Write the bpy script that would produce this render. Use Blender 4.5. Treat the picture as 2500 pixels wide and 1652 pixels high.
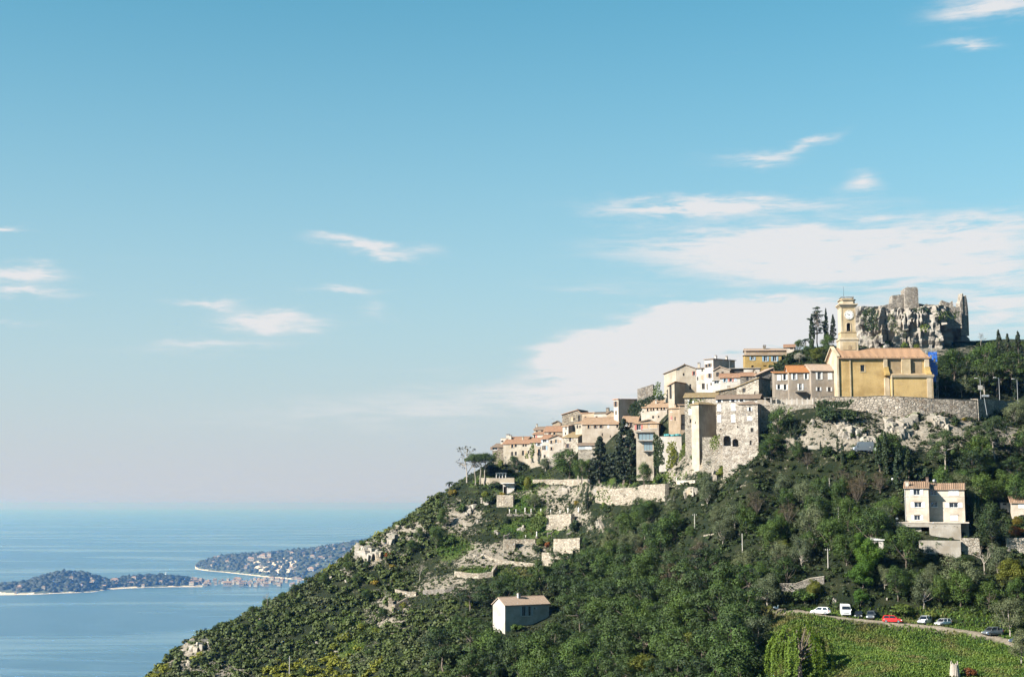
import bpy, bmesh, math, random
import numpy as np
from mathutils import Vector, Matrix, noise as mnoise

for o in list(bpy.data.objects):
    bpy.data.objects.remove(o, do_unlink=True)
scene = bpy.context.scene
COL = scene.collection
rnd = random.Random(7)
nrg = np.random.default_rng(11)

# ------------------------------------------------------------------ camera
CZ = 370.0                       # camera height above the sea (metres)
FPX = 3472.0                     # focal length in pixels of a 2500 wide frame
HORIZON = 1232.0
PITCH = math.atan((HORIZON - 826.0) / FPX)
CP, SP = math.cos(PITCH), math.sin(PITCH)
cam = bpy.data.cameras.new('camera')
camo = bpy.data.objects.new('camera', cam)
COL.objects.link(camo)
camo.location = (0, 0, CZ)
camo.rotation_euler = (math.pi / 2 + PITCH, 0, 0)
cam.sensor_width = 36.0
cam.lens = 36.0 * FPX / 2500.0
cam.clip_start = 1.0
cam.clip_end = 400000.0
scene.camera = camo

# ------------------------------------------------------------------ sun, sky, exposure
SUN = Vector((-0.76, -0.385, 0.53)).normalized()
SUN_EL = math.asin(SUN.z)
SUN_AZ = math.atan2(SUN.x, SUN.y)          # clockwise from +Y
sl = bpy.data.lights.new('sun', 'SUN')
sl.energy = 5.0
sl.angle = math.radians(0.53)
sl.color = (1.0, 0.945, 0.87)
so = bpy.data.objects.new('sun', sl)
COL.objects.link(so)
so.rotation_euler = SUN.to_track_quat('Z', 'Y').to_euler()
so.location = (-200, -100, CZ + 300)

vs = scene.view_settings
vs.view_transform = 'Standard'
vs.look = 'None'
vs.exposure = 2.0
vs.gamma = 1.0
vs.use_curve_mapping = False

class NT:
    def __init__(s, tree):
        s.t = tree
        s.n = tree.nodes
    def node(s, typ, **kw):
        n = s.n.new(typ)
        for k, v in kw.items():
            setattr(n, k, v)
        return n
    def put(s, sock, v):
        if v is None:
            return
        if hasattr(v, 'is_linked'):
            s.t.links.new(v, sock)
        else:
            if isinstance(v, (tuple, list)) and len(v) == 3 and sock.type == 'RGBA':
                v = (*v, 1.0)
            sock.default_value = v
    def m(s, op, a, b=None, c=None, clamp=False):
        n = s.node('ShaderNodeMath', operation=op, use_clamp=clamp)
        s.put(n.inputs[0], a); s.put(n.inputs[1], b); s.put(n.inputs[2], c)
        return n.outputs[0]
    def mix(s, f, a, b, mode='MIX'):
        n = s.node('ShaderNodeMix', data_type='RGBA', blend_type=mode)
        s.put(n.inputs[0], f); s.put(n.inputs[6], a); s.put(n.inputs[7], b)
        return n.outputs[2]
    def noise(s, vec, scale, detail=3, rough=0.55, dist=0.0):
        n = s.node('ShaderNodeTexNoise')
        s.put(n.inputs['Vector'], vec)
        n.inputs['Scale'].default_value = scale
        n.inputs['Detail'].default_value = detail
        n.inputs['Roughness'].default_value = rough
        n.inputs['Distortion'].default_value = dist
        return n.outputs[0]
    def voro(s, vec, scale, feature='F1', out=0):
        n = s.node('ShaderNodeTexVoronoi', feature=feature)
        s.put(n.inputs['Vector'], vec)
        n.inputs['Scale'].default_value = scale
        return n.outputs[out]
    def ramp(s, f, stops):
        n = s.node('ShaderNodeValToRGB')
        s.put(n.inputs[0], f)
        cr = n.color_ramp
        while len(cr.elements) < len(stops):
            cr.elements.new(0.5)
        for e, (p, c) in zip(cr.elements, stops):
            e.position = p
            e.color = (*c, 1.0) if len(c) == 3 else c
        return n.outputs[0]
    def mapr(s, v, a, b, c=0.0, d=1.0, smooth=True):
        n = s.node('ShaderNodeMapRange', interpolation_type='SMOOTHSTEP' if smooth else 'LINEAR')
        s.put(n.inputs[0], v)
        for i, q in enumerate((a, b, c, d)):
            n.inputs[1 + i].default_value = q
        return n.outputs[0]
    def scalevec(s, vec, sc, loc=(0, 0, 0), rot=(0, 0, 0)):
        n = s.node('ShaderNodeMapping')
        s.put(n.inputs[0], vec)
        n.inputs['Location'].default_value = loc
        n.inputs['Rotation'].default_value = rot
        n.inputs['Scale'].default_value = sc
        return n.outputs[0]

def ray(px, py):
    a, b = px - 1250.0, 826.0 - py
    return Vector((a, FPX * CP - b * SP, FPX * SP + b * CP))
def P(px, py, d):
    r = ray(px, py)
    return Vector((0, 0, CZ)) + r * (d / r.y)
def proj(p):
    """world point -> pixel of the 2500 wide frame"""
    x, y, z = p[0], p[1], p[2] - CZ
    f = y * CP + z * SP
    u = z * CP - y * SP
    return 1250 + FPX * x / f, 826 - FPX * u / f
def sea(px, py):
    r = ray(px, py)
    return Vector((0, 0, CZ)) + r * (-CZ / r.z)

# sky: Nishita plus high clouds laid out by compass direction
world = bpy.data.worlds.new('World')
scene.world = world
world.use_nodes = True
wn = NT(world.node_tree)
for n in list(wn.n):
    wn.n.remove(n)
SKY_STRENGTH = 0.05
def az_el(px, py):
    r = ray(px, py).normalized()
    return math.atan2(r.x, r.y), math.asin(r.z)
def build_world():
    tc = wn.node('ShaderNodeTexCoord').outputs['Generated']
    sep = wn.node('ShaderNodeSeparateXYZ')
    wn.put(sep.inputs[0], tc)
    X, Y, Z = sep.outputs
    zc = wn.m('MAXIMUM', Z, 0.004)
    cmb = wn.node('ShaderNodeCombineXYZ')
    wn.put(cmb.inputs[0], X); wn.put(cmb.inputs[1], Y); wn.put(cmb.inputs[2], zc)
    sky = wn.node('ShaderNodeTexSky', sky_type='NISHITA')
    sky.sun_disc = False
    sky.sun_elevation = SUN_EL
    sky.sun_rotation = SUN_AZ
    sky.altitude = 370
    sky.air_density = 1.0
    sky.dust_density = 0.6
    sky.ozone_density = 1.6
    wn.put(sky.inputs[0], cmb.outputs[0])
    az = wn.m('ARCTAN2', X, Y)
    el = wn.m('ARCSINE', Z)
    # direction space stretched sideways, as high cloud seen near the horizon
    v2 = wn.node('ShaderNodeCombineXYZ')
    wn.put(v2.inputs[0], wn.m('MULTIPLY', az, 1.0)); wn.put(v2.inputs[1], wn.m('MULTIPLY', el, 3.2))
    wob = wn.noise(v2.outputs[0], 9.0, 2, 0.6)
    wob2 = wn.noise(wn.scalevec(v2.outputs[0], (1, 1, 1), (7.3, 2.1, 0)), 26.0, 3, 0.62)
    wx = wn.m('ADD', az, wn.m('MULTIPLY', wn.m('SUBTRACT', wob, 0.5), 0.075))
    wy = wn.m('ADD', el, wn.m('MULTIPLY', wn.m('SUBTRACT', wob2, 0.5), 0.022))
    total = None
    blobs = [  # px, py, half width px, half height px, strength, tilt (px down per px right)
        (1800, 505, 330, 26, 0.55, 0.012), (1900, 580, 380, 38, 0.72, -0.01), (2330, 580, 330, 60, 0.55, -0.06), (1980, 640, 400, 42, 0.66, 0.03),
        (2200, 665, 420, 45, 0.5, 0.0), (1640, 510, 170, 26, 0.4, -0.06), (1800, 815, 300, 62, 1.5, -0.08), (1510, 875, 160, 48, 1.3, -0.06),
        (1640, 935, 300, 60, 0.8, 0.0), (1620, 805, 105, 45, 1.5, -0.1), (1710, 775, 120, 34, 1.5, 0.0), (1470, 858, 100, 36, 1.5, -0.1), (1410, 880, 55, 26, 1.3, 0.0), (1900, 785, 160, 42, 1.3, 0.0), (2420, 750, 230, 90, 0.6, 0.0), (910, 600, 130, 20, 0.8, 0.14), (820, 708, 90, 13, 0.42, 0.02),
        (690, 783, 130, 24, 0.75, 0.0), (520, 740, 85, 15, 0.62, 0.0), (930, 760, 60, 22, 0.25, 0.3), (30, 668, 95, 24, 0.8, -0.03), (60, 715, 110, 12, 0.5, 0.0),
        (15, 556, 50, 9, 0.6, 0.0), (50, 792, 80, 10, 0.4, 0), (1840, 392, 120, 22, 0.46, -0.02), (1960, 352, 95, 14, 0.4, -0.28), (2115, 443, 48, 30, 0.5, 0.0),
        (2340, 108, 70, 18, 0.5, 0.05), (2440, 18, 150, 25, 0.6, 0.0), (1450, 700, 160, 18, 0.25, 0.05), (520, 845, 230, 20, 0.35, -0.05),
        (900, 1010, 600, 45, 0.22, -0.03), (1250, 960, 380, 50, 0.26, -0.05)]
    wv = wn.node('ShaderNodeCombineXYZ')
    wn.put(wv.inputs[0], wx); wn.put(wv.inputs[1], wy)
    for (px, py, hw, hh, st, tilt) in blobs:
        a0, e0 = az_el(px, py)
        mp = wn.node('ShaderNodeMapping', vector_type='TEXTURE')
        wn.put(mp.inputs[0], wv.outputs[0])
        mp.inputs['Location'].default_value = (a0, e0, 0)
        mp.inputs['Rotation'].default_value = (0, 0, -tilt)
        mp.inputs['Scale'].default_value = (2.0 * hw / FPX, 2.0 * hh / FPX, 1)
        gr = wn.node('ShaderNodeTexGradient', gradient_type='QUADRATIC_SPHERE')
        wn.put(gr.inputs[0], mp.outputs[0])
        total = wn.m('MULTIPLY_ADD', gr.outputs[1], st * 1.5, total if total is not None else 0.0)
    # thin cirrus everywhere, in view and out of view alike
    fil = wn.noise(wn.scalevec(v2.outputs[0], (1, 3.0, 1), (1.7, 4.1, 0), (0, 0, 0.12)), 7.0, 4, 0.62, 0.6)
    fil2 = wn.noise(wn.scalevec(v2.outputs[0], (1, 2.2, 1), (3.1, 0.4, 0), (0, 0, -0.1)), 24.0, 4, 0.65, 0.4)
    tex = wn.m('ADD', wn.m('MULTIPLY', fil, 0.6), wn.m('MULTIPLY', fil2, 0.75))
    cl = wn.m('MULTIPLY', total, wn.mapr(tex, 0.38, 0.82, 0.08, 1.8))
    veil = wn.m('MULTIPLY', wn.mapr(fil, 0.55, 0.85, 0, 0.22), wn.mapr(el, 0.0, 0.5, 1.0, 0.4))
    cl = wn.m('ADD', cl, veil)
    cl = wn.mapr(cl, 0.0, 1.25, 0.0, 0.92)
    cl = wn.m('MULTIPLY', cl, wn.mapr(el, -0.005, 0.03))
    skyc = wn.mix(1.0, sky.outputs[0], (0.21, 0.84, 0.80), 'MULTIPLY')
    # hazy air low over the sea, the same all round
    low = wn.m('EXPONENT', wn.m('MULTIPLY', wn.m('POWER', wn.m('MAXIMUM', el, 0.0), 1.6), -10.5))
    skyc = wn.mix(low, skyc, (2.98, 3.12, 3.38))
    col = wn.mix(cl, skyc, (4.12, 4.10, 4.16))
    bg = wn.node('ShaderNodeBackground')
    wn.put(bg.inputs[0], col)
    bg.inputs[1].default_value = SKY_STRENGTH
    out = wn.node('ShaderNodeOutputWorld')
    wn.t.links.new(bg.outputs[0], out.inputs[0])
build_world()
world.cycles.sampling_method = 'MANUAL'
world.cycles.sample_map_resolution = 512

cyc = scene.cycles
cyc.use_denoising = True
cyc.max_bounces = 6
cyc.diffuse_bounces = 2
cyc.glossy_bounces = 2
cyc.transmission_bounces = 2
cyc.volume_bounces = 1
cyc.transparent_max_bounces = 6
cyc.use_adaptive_sampling = True
cyc.adaptive_threshold = 0.01
cyc.volume_step_rate = 4.0

# ------------------------------------------------------------------ object helpers
def link(o, parent=None):
    COL.objects.link(o)
    if parent is not None:
        o.parent = parent
    return o
def tag(o, label=None, cat=None, group=None, kind=None):
    if label: o['label'] = label
    if cat: o['category'] = cat
    if group: o['group'] = group
    if kind: o['kind'] = kind
    return o
def empty(name, loc=(0, 0, 0), yaw=0.0, label=None, cat=None, group=None):
    o = bpy.data.objects.new(name, None)
    o.empty_display_size = 0.5
    o.location = loc
    o.rotation_euler = (0, 0, yaw)
    return tag(link(o), label, cat, group)
def mesh_obj(name, verts, faces, mats, parent=None, fmat=None, smooth=False, uv=None, loc=None):
    me = bpy.data.meshes.new(name)
    me.from_pydata([tuple(v) for v in verts], [], faces)
    for m_ in (mats if isinstance(mats, (list, tuple)) else [mats]):
        me.materials.append(m_)
    if fmat is not None:
        me.polygons.foreach_set('material_index', np.asarray(fmat, dtype=np.int32))
    if uv is not None:
        l = me.uv_layers.new(name='UVMap')
        l.data.foreach_set('uv', np.asarray(uv, dtype=np.float32).ravel())
    if smooth:
        me.polygons.foreach_set('use_smooth', np.ones(len(me.polygons), dtype=bool))
    me.update()
    o = bpy.data.objects.new(name, me)
    if loc is not None:
        o.location = loc
    return link(o, parent)
def np_mesh(name, V, Fq, mats, attrs=None, smooth=False, fmat=None):
    """fast mesh from numpy arrays: V (n,3), Fq (m,k)"""
    me = bpy.data.meshes.new(name)
    V = np.asarray(V, dtype=np.float32); Fq = np.asarray(Fq, dtype=np.int32)
    k = Fq.shape[1]
    me.vertices.add(len(V)); me.vertices.foreach_set('co', V.ravel())
    me.loops.add(Fq.size); me.loops.foreach_set('vertex_index', Fq.ravel())
    me.polygons.add(len(Fq))
    me.polygons.foreach_set('loop_start', np.arange(0, Fq.size, k, dtype=np.int32))
    me.polygons.foreach_set('loop_total', np.full(len(Fq), k, dtype=np.int32))
    if smooth:
        me.polygons.foreach_set('use_smooth', np.ones(len(Fq), dtype=bool))
    for m_ in (mats if isinstance(mats, (list, tuple)) else [mats]):
        me.materials.append(m_)
    if fmat is not None:
        me.polygons.foreach_set('material_index', np.asarray(fmat, dtype=np.int32))
    for nm, (dom, arr) in (attrs or {}).items():
        a = me.attributes.new(nm, 'FLOAT', dom)
        a.data.foreach_set('value', np.asarray(arr, dtype=np.float32))
    me.update(calc_edges=True)
    me.validate()
    return me
class MB:
    """collects simple solids into one mesh"""
    def __init__(s):
        s.v, s.f, s.mi, s.uv = [], [], [], []
    def add(s, vs_, fs, mi=0, uvs=None):
        b = len(s.v)
        s.v += [tuple(v) for v in vs_]
        for i, f in enumerate(fs):
            s.f.append([b + j for j in f]); s.mi.append(mi)
            s.uv += (uvs[i] if uvs else [(0, 0)] * len(f))
        return s
    def box(s, x0, y0, z0, x1, y1, z1, mi=0):
        v = [(x0, y0, z0), (x1, y0, z0), (x1, y1, z0), (x0, y1, z0), (x0, y0, z1), (x1, y0, z1), (x1, y1, z1), (x0, y1, z1)]
        return s.add(v, [(0, 3, 2, 1), (4, 5, 6, 7), (0, 1, 5, 4), (1, 2, 6, 5), (2, 3, 7, 6), (3, 0, 4, 7)], mi)
    def tube(s, p0, p1, r0, r1=None, n=6, mi=0, cap=True):
        r1 = r0 if r1 is None else r1
        p0, p1 = Vector(p0), Vector(p1)
        ax = (p1 - p0)
        if ax.length < 1e-6: return s
        ax.normalize()
        a = ax.orthogonal().normalized(); b_ = ax.cross(a)
        v = []
        for p, r in ((p0, r0), (p1, r1)):
            for i in range(n):
                t = 2 * math.pi * i / n
                v.append(p + (a * math.cos(t) + b_ * math.sin(t)) * r)
        f = [(i, (i + 1) % n, n + (i + 1) % n, n + i) for i in range(n)]
        if cap:
            f += [tuple(range(n - 1, -1, -1)), tuple(range(n, 2 * n))]
        return s.add(v, f, mi)
    def lathe(s, prof, n=12, mi=0, c=(0, 0, 0)):
        v = []
        for r, z in prof:
            for i in range(n):
                t = 2 * math.pi * i / n
                v.append((c[0] + r * math.cos(t), c[1] + r * math.sin(t), c[2] + z))
        f = []
        for k in range(len(prof) - 1):
            for i in range(n):
                j = (i + 1) % n
                f.append((k * n + i, k * n + j, (k + 1) * n + j, (k + 1) * n + i))
        f.append(tuple(range(n - 1, -1, -1)))
        f.append(tuple(range((len(prof) - 1) * n, len(prof) * n)))
        return s.add(v, f, mi)
    def prism(s, poly, y0, y1, mi=0):
        """polygon in x,z extruded along y"""
        n = len(poly)
        v = [(x, y0, z) for x, z in poly] + [(x, y1, z) for x, z in poly]
        f = [tuple(range(n)), tuple(range(2 * n - 1, n - 1, -1))] + [(i, n + i, n + (i + 1) % n, (i + 1) % n) for i in range(n)]
        return s.add(v, f, mi)
    def slab(s, quad, th, mi=0, su=1.0, uvd=None):
        """four corners (counter clockwise seen from above) and a thickness downwards; uv in metres"""
        q = [Vector(p) for p in quad]
        lo = [p - Vector((0, 0, th)) for p in q]
        if uvd is None:
            U = (q[1] - q[0]); L = U.length; U = U / max(L, 1e-6)
        else:
            U = Vector(uvd)
        N = (q[1] - q[0]).cross(q[-1] - q[0]).normalized()
        Vv = N.cross(U)
        uvt = [((p - q[0]).dot(U), (p - q[0]).dot(Vv)) for p in q]
        n = len(q)
        fs = [tuple(range(n)), tuple(range(2 * n - 1, n - 1, -1))] + [(i, n + i, n + (i + 1) % n, (i + 1) % n) for i in range(n)]
        fs = [fs[0], fs[1]] + [tuple(reversed(f)) for f in fs[2:]]
        uvs = [uvt, list(reversed(uvt))] + [[(0.1, 0.1)] * 4 for _ in range(n)]
        return s.add(q + lo, [fs[0], fs[1]] + [(i, n + i, n + (i + 1) % n, (i + 1) % n) for i in range(n)], mi, uvs)
    def obj(s, name, mats, parent=None, smooth=False, loc=None):
        return mesh_obj(name, s.v, s.f, mats, parent, s.mi, smooth, s.uv, loc)
def copy_tree(o, parent=None):
    c = o.copy()
    link(c, parent)
    for ch in o.children:
        copy_tree(ch, c)
    return c

# lattice noise for shaping meshes
def _hash(i, j, k, seed):
    h = (i * 374761393 + j * 668265263 + k * 2147483647 + seed * 974711) & 0xffffffff
    h = ((h ^ (h >> 13)) * 1274126177) & 0xffffffff
    return ((h ^ (h >> 16)) & 0xffff) / 65535.0
def vnoise(p, seed=0):
    p = np.asarray(p, dtype=np.float64)
    i = np.floor(p).astype(np.int64)
    f = p - i
    f = f * f * (3 - 2 * f)
    r = 0
    for a in (0, 1):
        for b in (0, 1):
            for c in (0, 1):
                w = (f[:, 0] if a else 1 - f[:, 0]) * (f[:, 1] if b else 1 - f[:, 1]) * (f[:, 2] if c else 1 - f[:, 2])
                r = r + w * _hash(i[:, 0] + a, i[:, 1] + b, i[:, 2] + c, seed)
    return r * 2 - 1
def fbm(p, octv=4, seed=0, gain=0.5, lac=2.03):
    p = np.asarray(p, dtype=np.float64)
    s, a, t = 0, 1.0, 0
    for o in range(octv):
        s = s + a * vnoise(p, seed + o * 17)
        t += a; a *= gain; p = p * lac + 3.17
    return s / t
# ------------------------------------------------------------------ materials
MATS = {}
KA = 0.41
KF = 0.43
KP = 0.60
def new_mat(name):
    m = bpy.data.materials.new(name)
    m.use_nodes = True
    t = NT(m.node_tree)
    b = t.n['Principled BSDF']
    MATS[name] = m
    return m, t, b
def plain(name, col, rough=0.6, metal=0.0, spec=None):
    col = tuple(x * KP for x in col)
    m, t, b = new_mat(name)
    tc = t.node('ShaderNodeTexCoord').outputs['Object']
    n = t.noise(tc, 2.5, 3)
    t.put(b.inputs['Base Color'], t.mix(t.mapr(n, 0.3, 0.7, 0.0, 0.35), col, tuple(c * 0.72 for c in col)))
    b.inputs['Roughness'].default_value = rough
    b.inputs['Metallic'].default_value = metal
    if spec is not None: b.inputs['Specular IOR Level'].default_value = spec
    return m
def sc3(c, k=None):
    return None if c is None else tuple(x * (k or KA) for x in c)
def stucco(name, col, dirt=(0.16, 0.12, 0.085), amount=0.7, patch=None):
    col, dirt, patch = sc3(col), sc3(dirt), sc3(patch)
    m, t, b = new_mat(name)
    tc = t.node('ShaderNodeTexCoord').outputs['Object']
    big = t.noise(tc, 0.28, 4, 0.6)
    mid = t.noise(t.scalevec(tc, (1.3, 1.3, 0.28)), 1.0, 4, 0.65)
    fine = t.noise(tc, 3.2, 5, 0.72)
    c = t.mix(t.mapr(big, 0.35, 0.7), col, tuple(x * f for x, f in zip(col, (0.66, 0.62, 0.56))))
    if patch:
        c = t.mix(t.mapr(t.noise(tc, 0.42, 5, 0.62), 0.52, 0.60), c, patch)
    c = t.mix(t.mapr(mid, 0.52, 0.80, 0.0, amount), c, dirt)
    c = t.mix(t.mapr(fine, 0.38, 0.72, 0.0, 0.48), c, tuple(x * 0.62 for x in col))
    t.put(b.inputs['Base Color'], c)
    b.inputs['Roughness'].default_value = 0.95
    b.inputs['Specular IOR Level'].default_value = 0.15
    bp = t.node('ShaderNodeBump'); bp.inputs['Strength'].default_value = 0.5; bp.inputs['Distance'].default_value = 0.06
    t.put(bp.inputs['Height'], fine); t.put(b.inputs['Normal'], bp.outputs[0])
    return m
def rubble(name, col, scale=2.0, dark=0.35, plaster=None):
    col, plaster = sc3(col), sc3(plaster)
    m, t, b = new_mat(name)
    tc = t.node('ShaderNodeTexCoord').outputs['Object']
    w = t.node('ShaderNodeVectorMath', operation='ADD')
    t.put(w.inputs[0], t.scalevec(tc, (1, 1, 1.5))); 
    nz = t.node('ShaderNodeTexNoise'); t.put(nz.inputs['Vector'], tc); nz.inputs['Scale'].default_value = 2.2
    t.put(w.inputs[1], t.scalevec(nz.outputs[1], (0.35, 0.35, 0.35)))
    cell = t.node('ShaderNodeTexVoronoi'); t.put(cell.inputs['Vector'], w.outputs[0]); cell.inputs['Scale'].default_value = scale
    edge = t.voro(w.outputs[0], scale, 'DISTANCE_TO_EDGE')
    sep = t.node('ShaderNodeSeparateColor'); t.put(sep.inputs[0], cell.outputs[1])
    c = t.mix(sep.outputs[0], tuple(x * 0.72 for x in col), tuple(min(0.85, x * 1.18) for x in col))
    c = t.mix(t.mapr(sep.outputs[1], 0.72, 0.9, 0.0, 0.8), c, (col[0] * 0.55, col[1] * 0.48, col[2] * 0.42))
    big = t.noise(tc, 0.30, 4, 0.62)
    c = t.mix(t.mapr(big, 0.42, 0.68, 0.0, 0.45), c, tuple(x * 0.55 for x in col))
    joint = t.mapr(edge, 0.0, 0.10, 1.0, 0.0)
    c = t.mix(t.m('MULTIPLY', joint, 0.75), c, tuple(x * dark for x in col))
    if plaster:
        pm = t.mapr(t.noise(tc, 0.33, 5, 0.65), 0.50, 0.58)
        c = t.mix(pm, c, plaster)
    t.put(b.inputs['Base Color'], c)
    b.inputs['Roughness'].default_value = 0.95
    b.inputs['Specular IOR Level'].default_value = 0.15
    bp = t.node('ShaderNodeBump'); bp.inputs['Strength'].default_value = 0.9; bp.inputs['Distance'].default_value = 0.12
    t.put(bp.inputs['Height'], t.m('ADD', t.mapr(edge, 0.0, 0.16), t.m('MULTIPLY', t.noise(tc, 6, 3), 0.5)))
    t.put(b.inputs['Normal'], bp.outputs[0])
    return m
def tiles(name, c1, c2, lichen=(0.22, 0.17, 0.10), lich=0.5, pitch=0.26):
    c1, c2, lichen = sc3(c1), sc3(c2), sc3(lichen)
    m, t, b = new_mat(name)
    uv = t.node('ShaderNodeUVMap').outputs[0]
    sep = t.node('ShaderNodeSeparateXYZ'); t.put(sep.inputs[0], uv)
    U, V_ = sep.outputs[0], sep.outputs[1]
    fu = t.m('FLOOR', t.m('DIVIDE', U, pitch)); fv = t.m('FLOOR', t.m('DIVIDE', V_, 0.42))
    cmb = t.node('ShaderNodeCombineXYZ'); t.put(cmb.inputs[0], fu); t.put(cmb.inputs[1], fv)
    wn_ = t.node('ShaderNodeTexWhiteNoise', noise_dimensions='2D'); t.put(wn_.inputs['Vector'], cmb.outputs[0])
    c = t.mix(wn_.outputs[0], c1, c2)
    n = t.noise(uv, 0.55, 5, 0.68)
    c = t.mix(t.mapr(n, 0.45, 0.72, 0.0, lich), c, lichen)
    n2 = t.noise(uv, 3.0, 4, 0.6)
    c = t.mix(t.mapr(n2, 0.5, 0.8, 0.0, 0.4), c, tuple(x * 0.5 for x in c1))
    rib = t.m('ABSOLUTE', t.m('SINE', t.m('MULTIPLY', U, math.pi / pitch)))
    step = t.m('FRACT', t.m('DIVIDE', V_, 0.42))
    c = t.mix(t.mapr(rib, 0.0, 0.45, 0.55, 0.0), c, tuple(x * 0.35 for x in c1))
    t.put(b.inputs['Base Color'], c)
    b.inputs['Roughness'].default_value = 0.9
    b.inputs['Specular IOR Level'].default_value = 0.2
    bp = t.node('ShaderNodeBump'); bp.inputs['Strength'].default_value = 0.8; bp.inputs['Distance'].default_value = 0.09
    t.put(bp.inputs['Height'], t.m('SUBTRACT', rib, t.m('MULTIPLY', step, 0.4)))
    t.put(b.inputs['Normal'], bp.outputs[0])
    return m
def foliage(name, ca, cb, cc=None, trans=0.25, ccw=0.5):
    ca, cb, cc = sc3(ca, KF), sc3(cb, KF), sc3(cc, KF)
    m, t, b = new_mat(name)
    a = t.node('ShaderNodeAttribute', attribute_name='tint').outputs['Fac']
    oi = t.node('ShaderNodeObjectInfo').outputs['Random']
    geo = t.node('ShaderNodeNewGeometry').outputs['Position']
    n = t.noise(geo, 0.55, 3, 0.6)
    f = t.m('ADD', t.m('MULTIPLY', a, 0.75), t.m('MULTIPLY', n, 0.4), None)
    c = t.mix(t.mapr(f, 0.22, 0.88), ca, cb)
    c = t.mix(t.m('MULTIPLY', oi, 0.35), c, tuple(x * 0.6 for x in ca))
    o2 = t.m('FRACT', t.m('MULTIPLY', oi, 7.31))
    c = t.mix(t.mapr(o2, 0.35, 1.0, 0.0, 0.6, False), c, (cb[0] * 1.15, cb[1] * 1.0, cb[2] * 0.8))
    if cc:
        c = t.mix(t.mapr(t.noise(geo, 0.10, 4, 0.6), 0.5, 0.66, 0.0, ccw), c, cc)
    b.inputs['Roughness'].default_value = 0.7
    b.inputs['Specular IOR Level'].default_value = 0.25
    t.put(b.inputs['Base Color'], c)
    tr = t.node('ShaderNodeBsdfTranslucent')
    t.put(tr.inputs[0], t.mix(1.0, c, (1.0, 1.0, 0.5), 'MULTIPLY'))
    mx = t.node('ShaderNodeMixShader'); mx.inputs[0].default_value = trans
    t.t.links.new(b.outputs[0], mx.inputs[1]); t.t.links.new(tr.outputs[0], mx.inputs[2])
    t.t.links.new(mx.outputs[0], t.n['Material Output'].inputs[0])
    return m
def rockmat(name, col=(0.50, 0.46, 0.40), moss=0.35):
    col = sc3(col)
    m, t, b = new_mat(name)
    geo = t.node('ShaderNodeNewGeometry')
    tc = geo.outputs['Position']
    big = t.noise(tc, 0.16, 5, 0.65)
    str_ = t.noise(t.scalevec(tc, (0.35, 0.35, 1.6)), 1.0, 5, 0.68, 0.8)
    fine = t.noise(tc, 2.4, 5, 0.7)
    c = t.mix(t.mapr(big, 0.35, 0.65), col, (col[0] * 0.78, col[1] * 0.74, col[2] * 0.70))
    c = t.mix(t.mapr(str_, 0.55, 0.80, 0, 0.65), c, (col[0] * 0.42, col[1] * 0.40, col[2] * 0.38))
    c = t.mix(t.mapr(t.noise(t.scalevec(tc, (1, 1, 0.5), (9, 3, 0)), 0.35, 4, 0.6), 0.56, 0.75, 0, 0.5), c, (0.34, 0.24, 0.13))
    c = t.mix(t.mapr(fine, 0.4, 0.75, 0, 0.5), c, tuple(x * 0.5 for x in col))
    sep = t.node('ShaderNodeSeparateXYZ'); t.put(sep.inputs[0], geo.outputs['Normal'])
    mo = t.m('MULTIPLY', t.mapr(sep.outputs[2], 0.45, 0.9), t.mapr(t.noise(tc, 0.8, 4, 0.6), 0.42, 0.6))
    c = t.mix(t.m('MULTIPLY', mo, moss * 2), c, (0.06, 0.075, 0.025))
    t.put(b.inputs['Base Color'], c)
    b.inputs['Roughness'].default_value = 0.95
    b.inputs['Specular IOR Level'].default_value = 0.15
    bp = t.node('ShaderNodeBump'); bp.inputs['Strength'].default_value = 1.0; bp.inputs['Distance'].default_value = 0.35
    t.put(bp.inputs['Height'], t.m('ADD', t.m('MULTIPLY', str_, 0.8), t.m('MULTIPLY', fine, 0.5)))
    t.put(b.inputs['Normal'], bp.outputs[0])
    return m

M = {}
M['cream'] = stucco('stucco_cream', (0.66, 0.58, 0.47))
M['pale'] = stucco('stucco_pale', (0.76, 0.68, 0.59), amount=0.35)
M['white'] = stucco('stucco_white', (0.80, 0.75, 0.69), amount=0.25)
M['pink'] = stucco('stucco_pink', (0.64, 0.55, 0.45), amount=0.45)
M['grey'] = stucco('stucco_grey', (0.46, 0.39, 0.32), amount=0.6, patch=(0.33, 0.28, 0.23))
M['tan'] = stucco('stucco_tan', (0.55, 0.43, 0.31), amount=0.5)
M['ochre'] = stucco('stucco_ochre', (0.74, 0.52, 0.23), (0.46, 0.30, 0.13), amount=0.42)
M['ochre_old'] = stucco('stucco_ochre_old', (0.60, 0.42, 0.16), (0.30, 0.20, 0.08), amount=0.5)
M['church_trim'] = stucco('stucco_trim', (0.74, 0.58, 0.36), (0.48, 0.36, 0.2), amount=0.35)
M['church_cream'] = stucco('stucco_church_cream', (0.80, 0.66, 0.47), (0.55, 0.42, 0.26), amount=0.15)
M['church_panel'] = stucco('stucco_church_panel', (0.56, 0.42, 0.26), (0.36, 0.26, 0.15), amount=0.35)
M['concrete'] = stucco('concrete', (0.52, 0.48, 0.42), (0.30, 0.26, 0.20), amount=0.5)
M['stone'] = rubble('rubble_stone', (0.47, 0.40, 0.31))
M['stone_grey'] = rubble('rubble_grey', (0.42, 0.38, 0.33), 2.4)
M['stone_pale'] = rubble('rubble_pale', (0.62, 0.55, 0.45), 1.7, 0.45, plaster=(0.66, 0.58, 0.48))
M['stone_mansion'] = rubble('rubble_mansion', (0.64, 0.56, 0.47), 1.9, 0.6, plaster=(0.76, 0.68, 0.58))
M['stone_rampart'] = rubble('rubble_rampart', (0.58, 0.50, 0.41), 1.05, 0.25)
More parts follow.
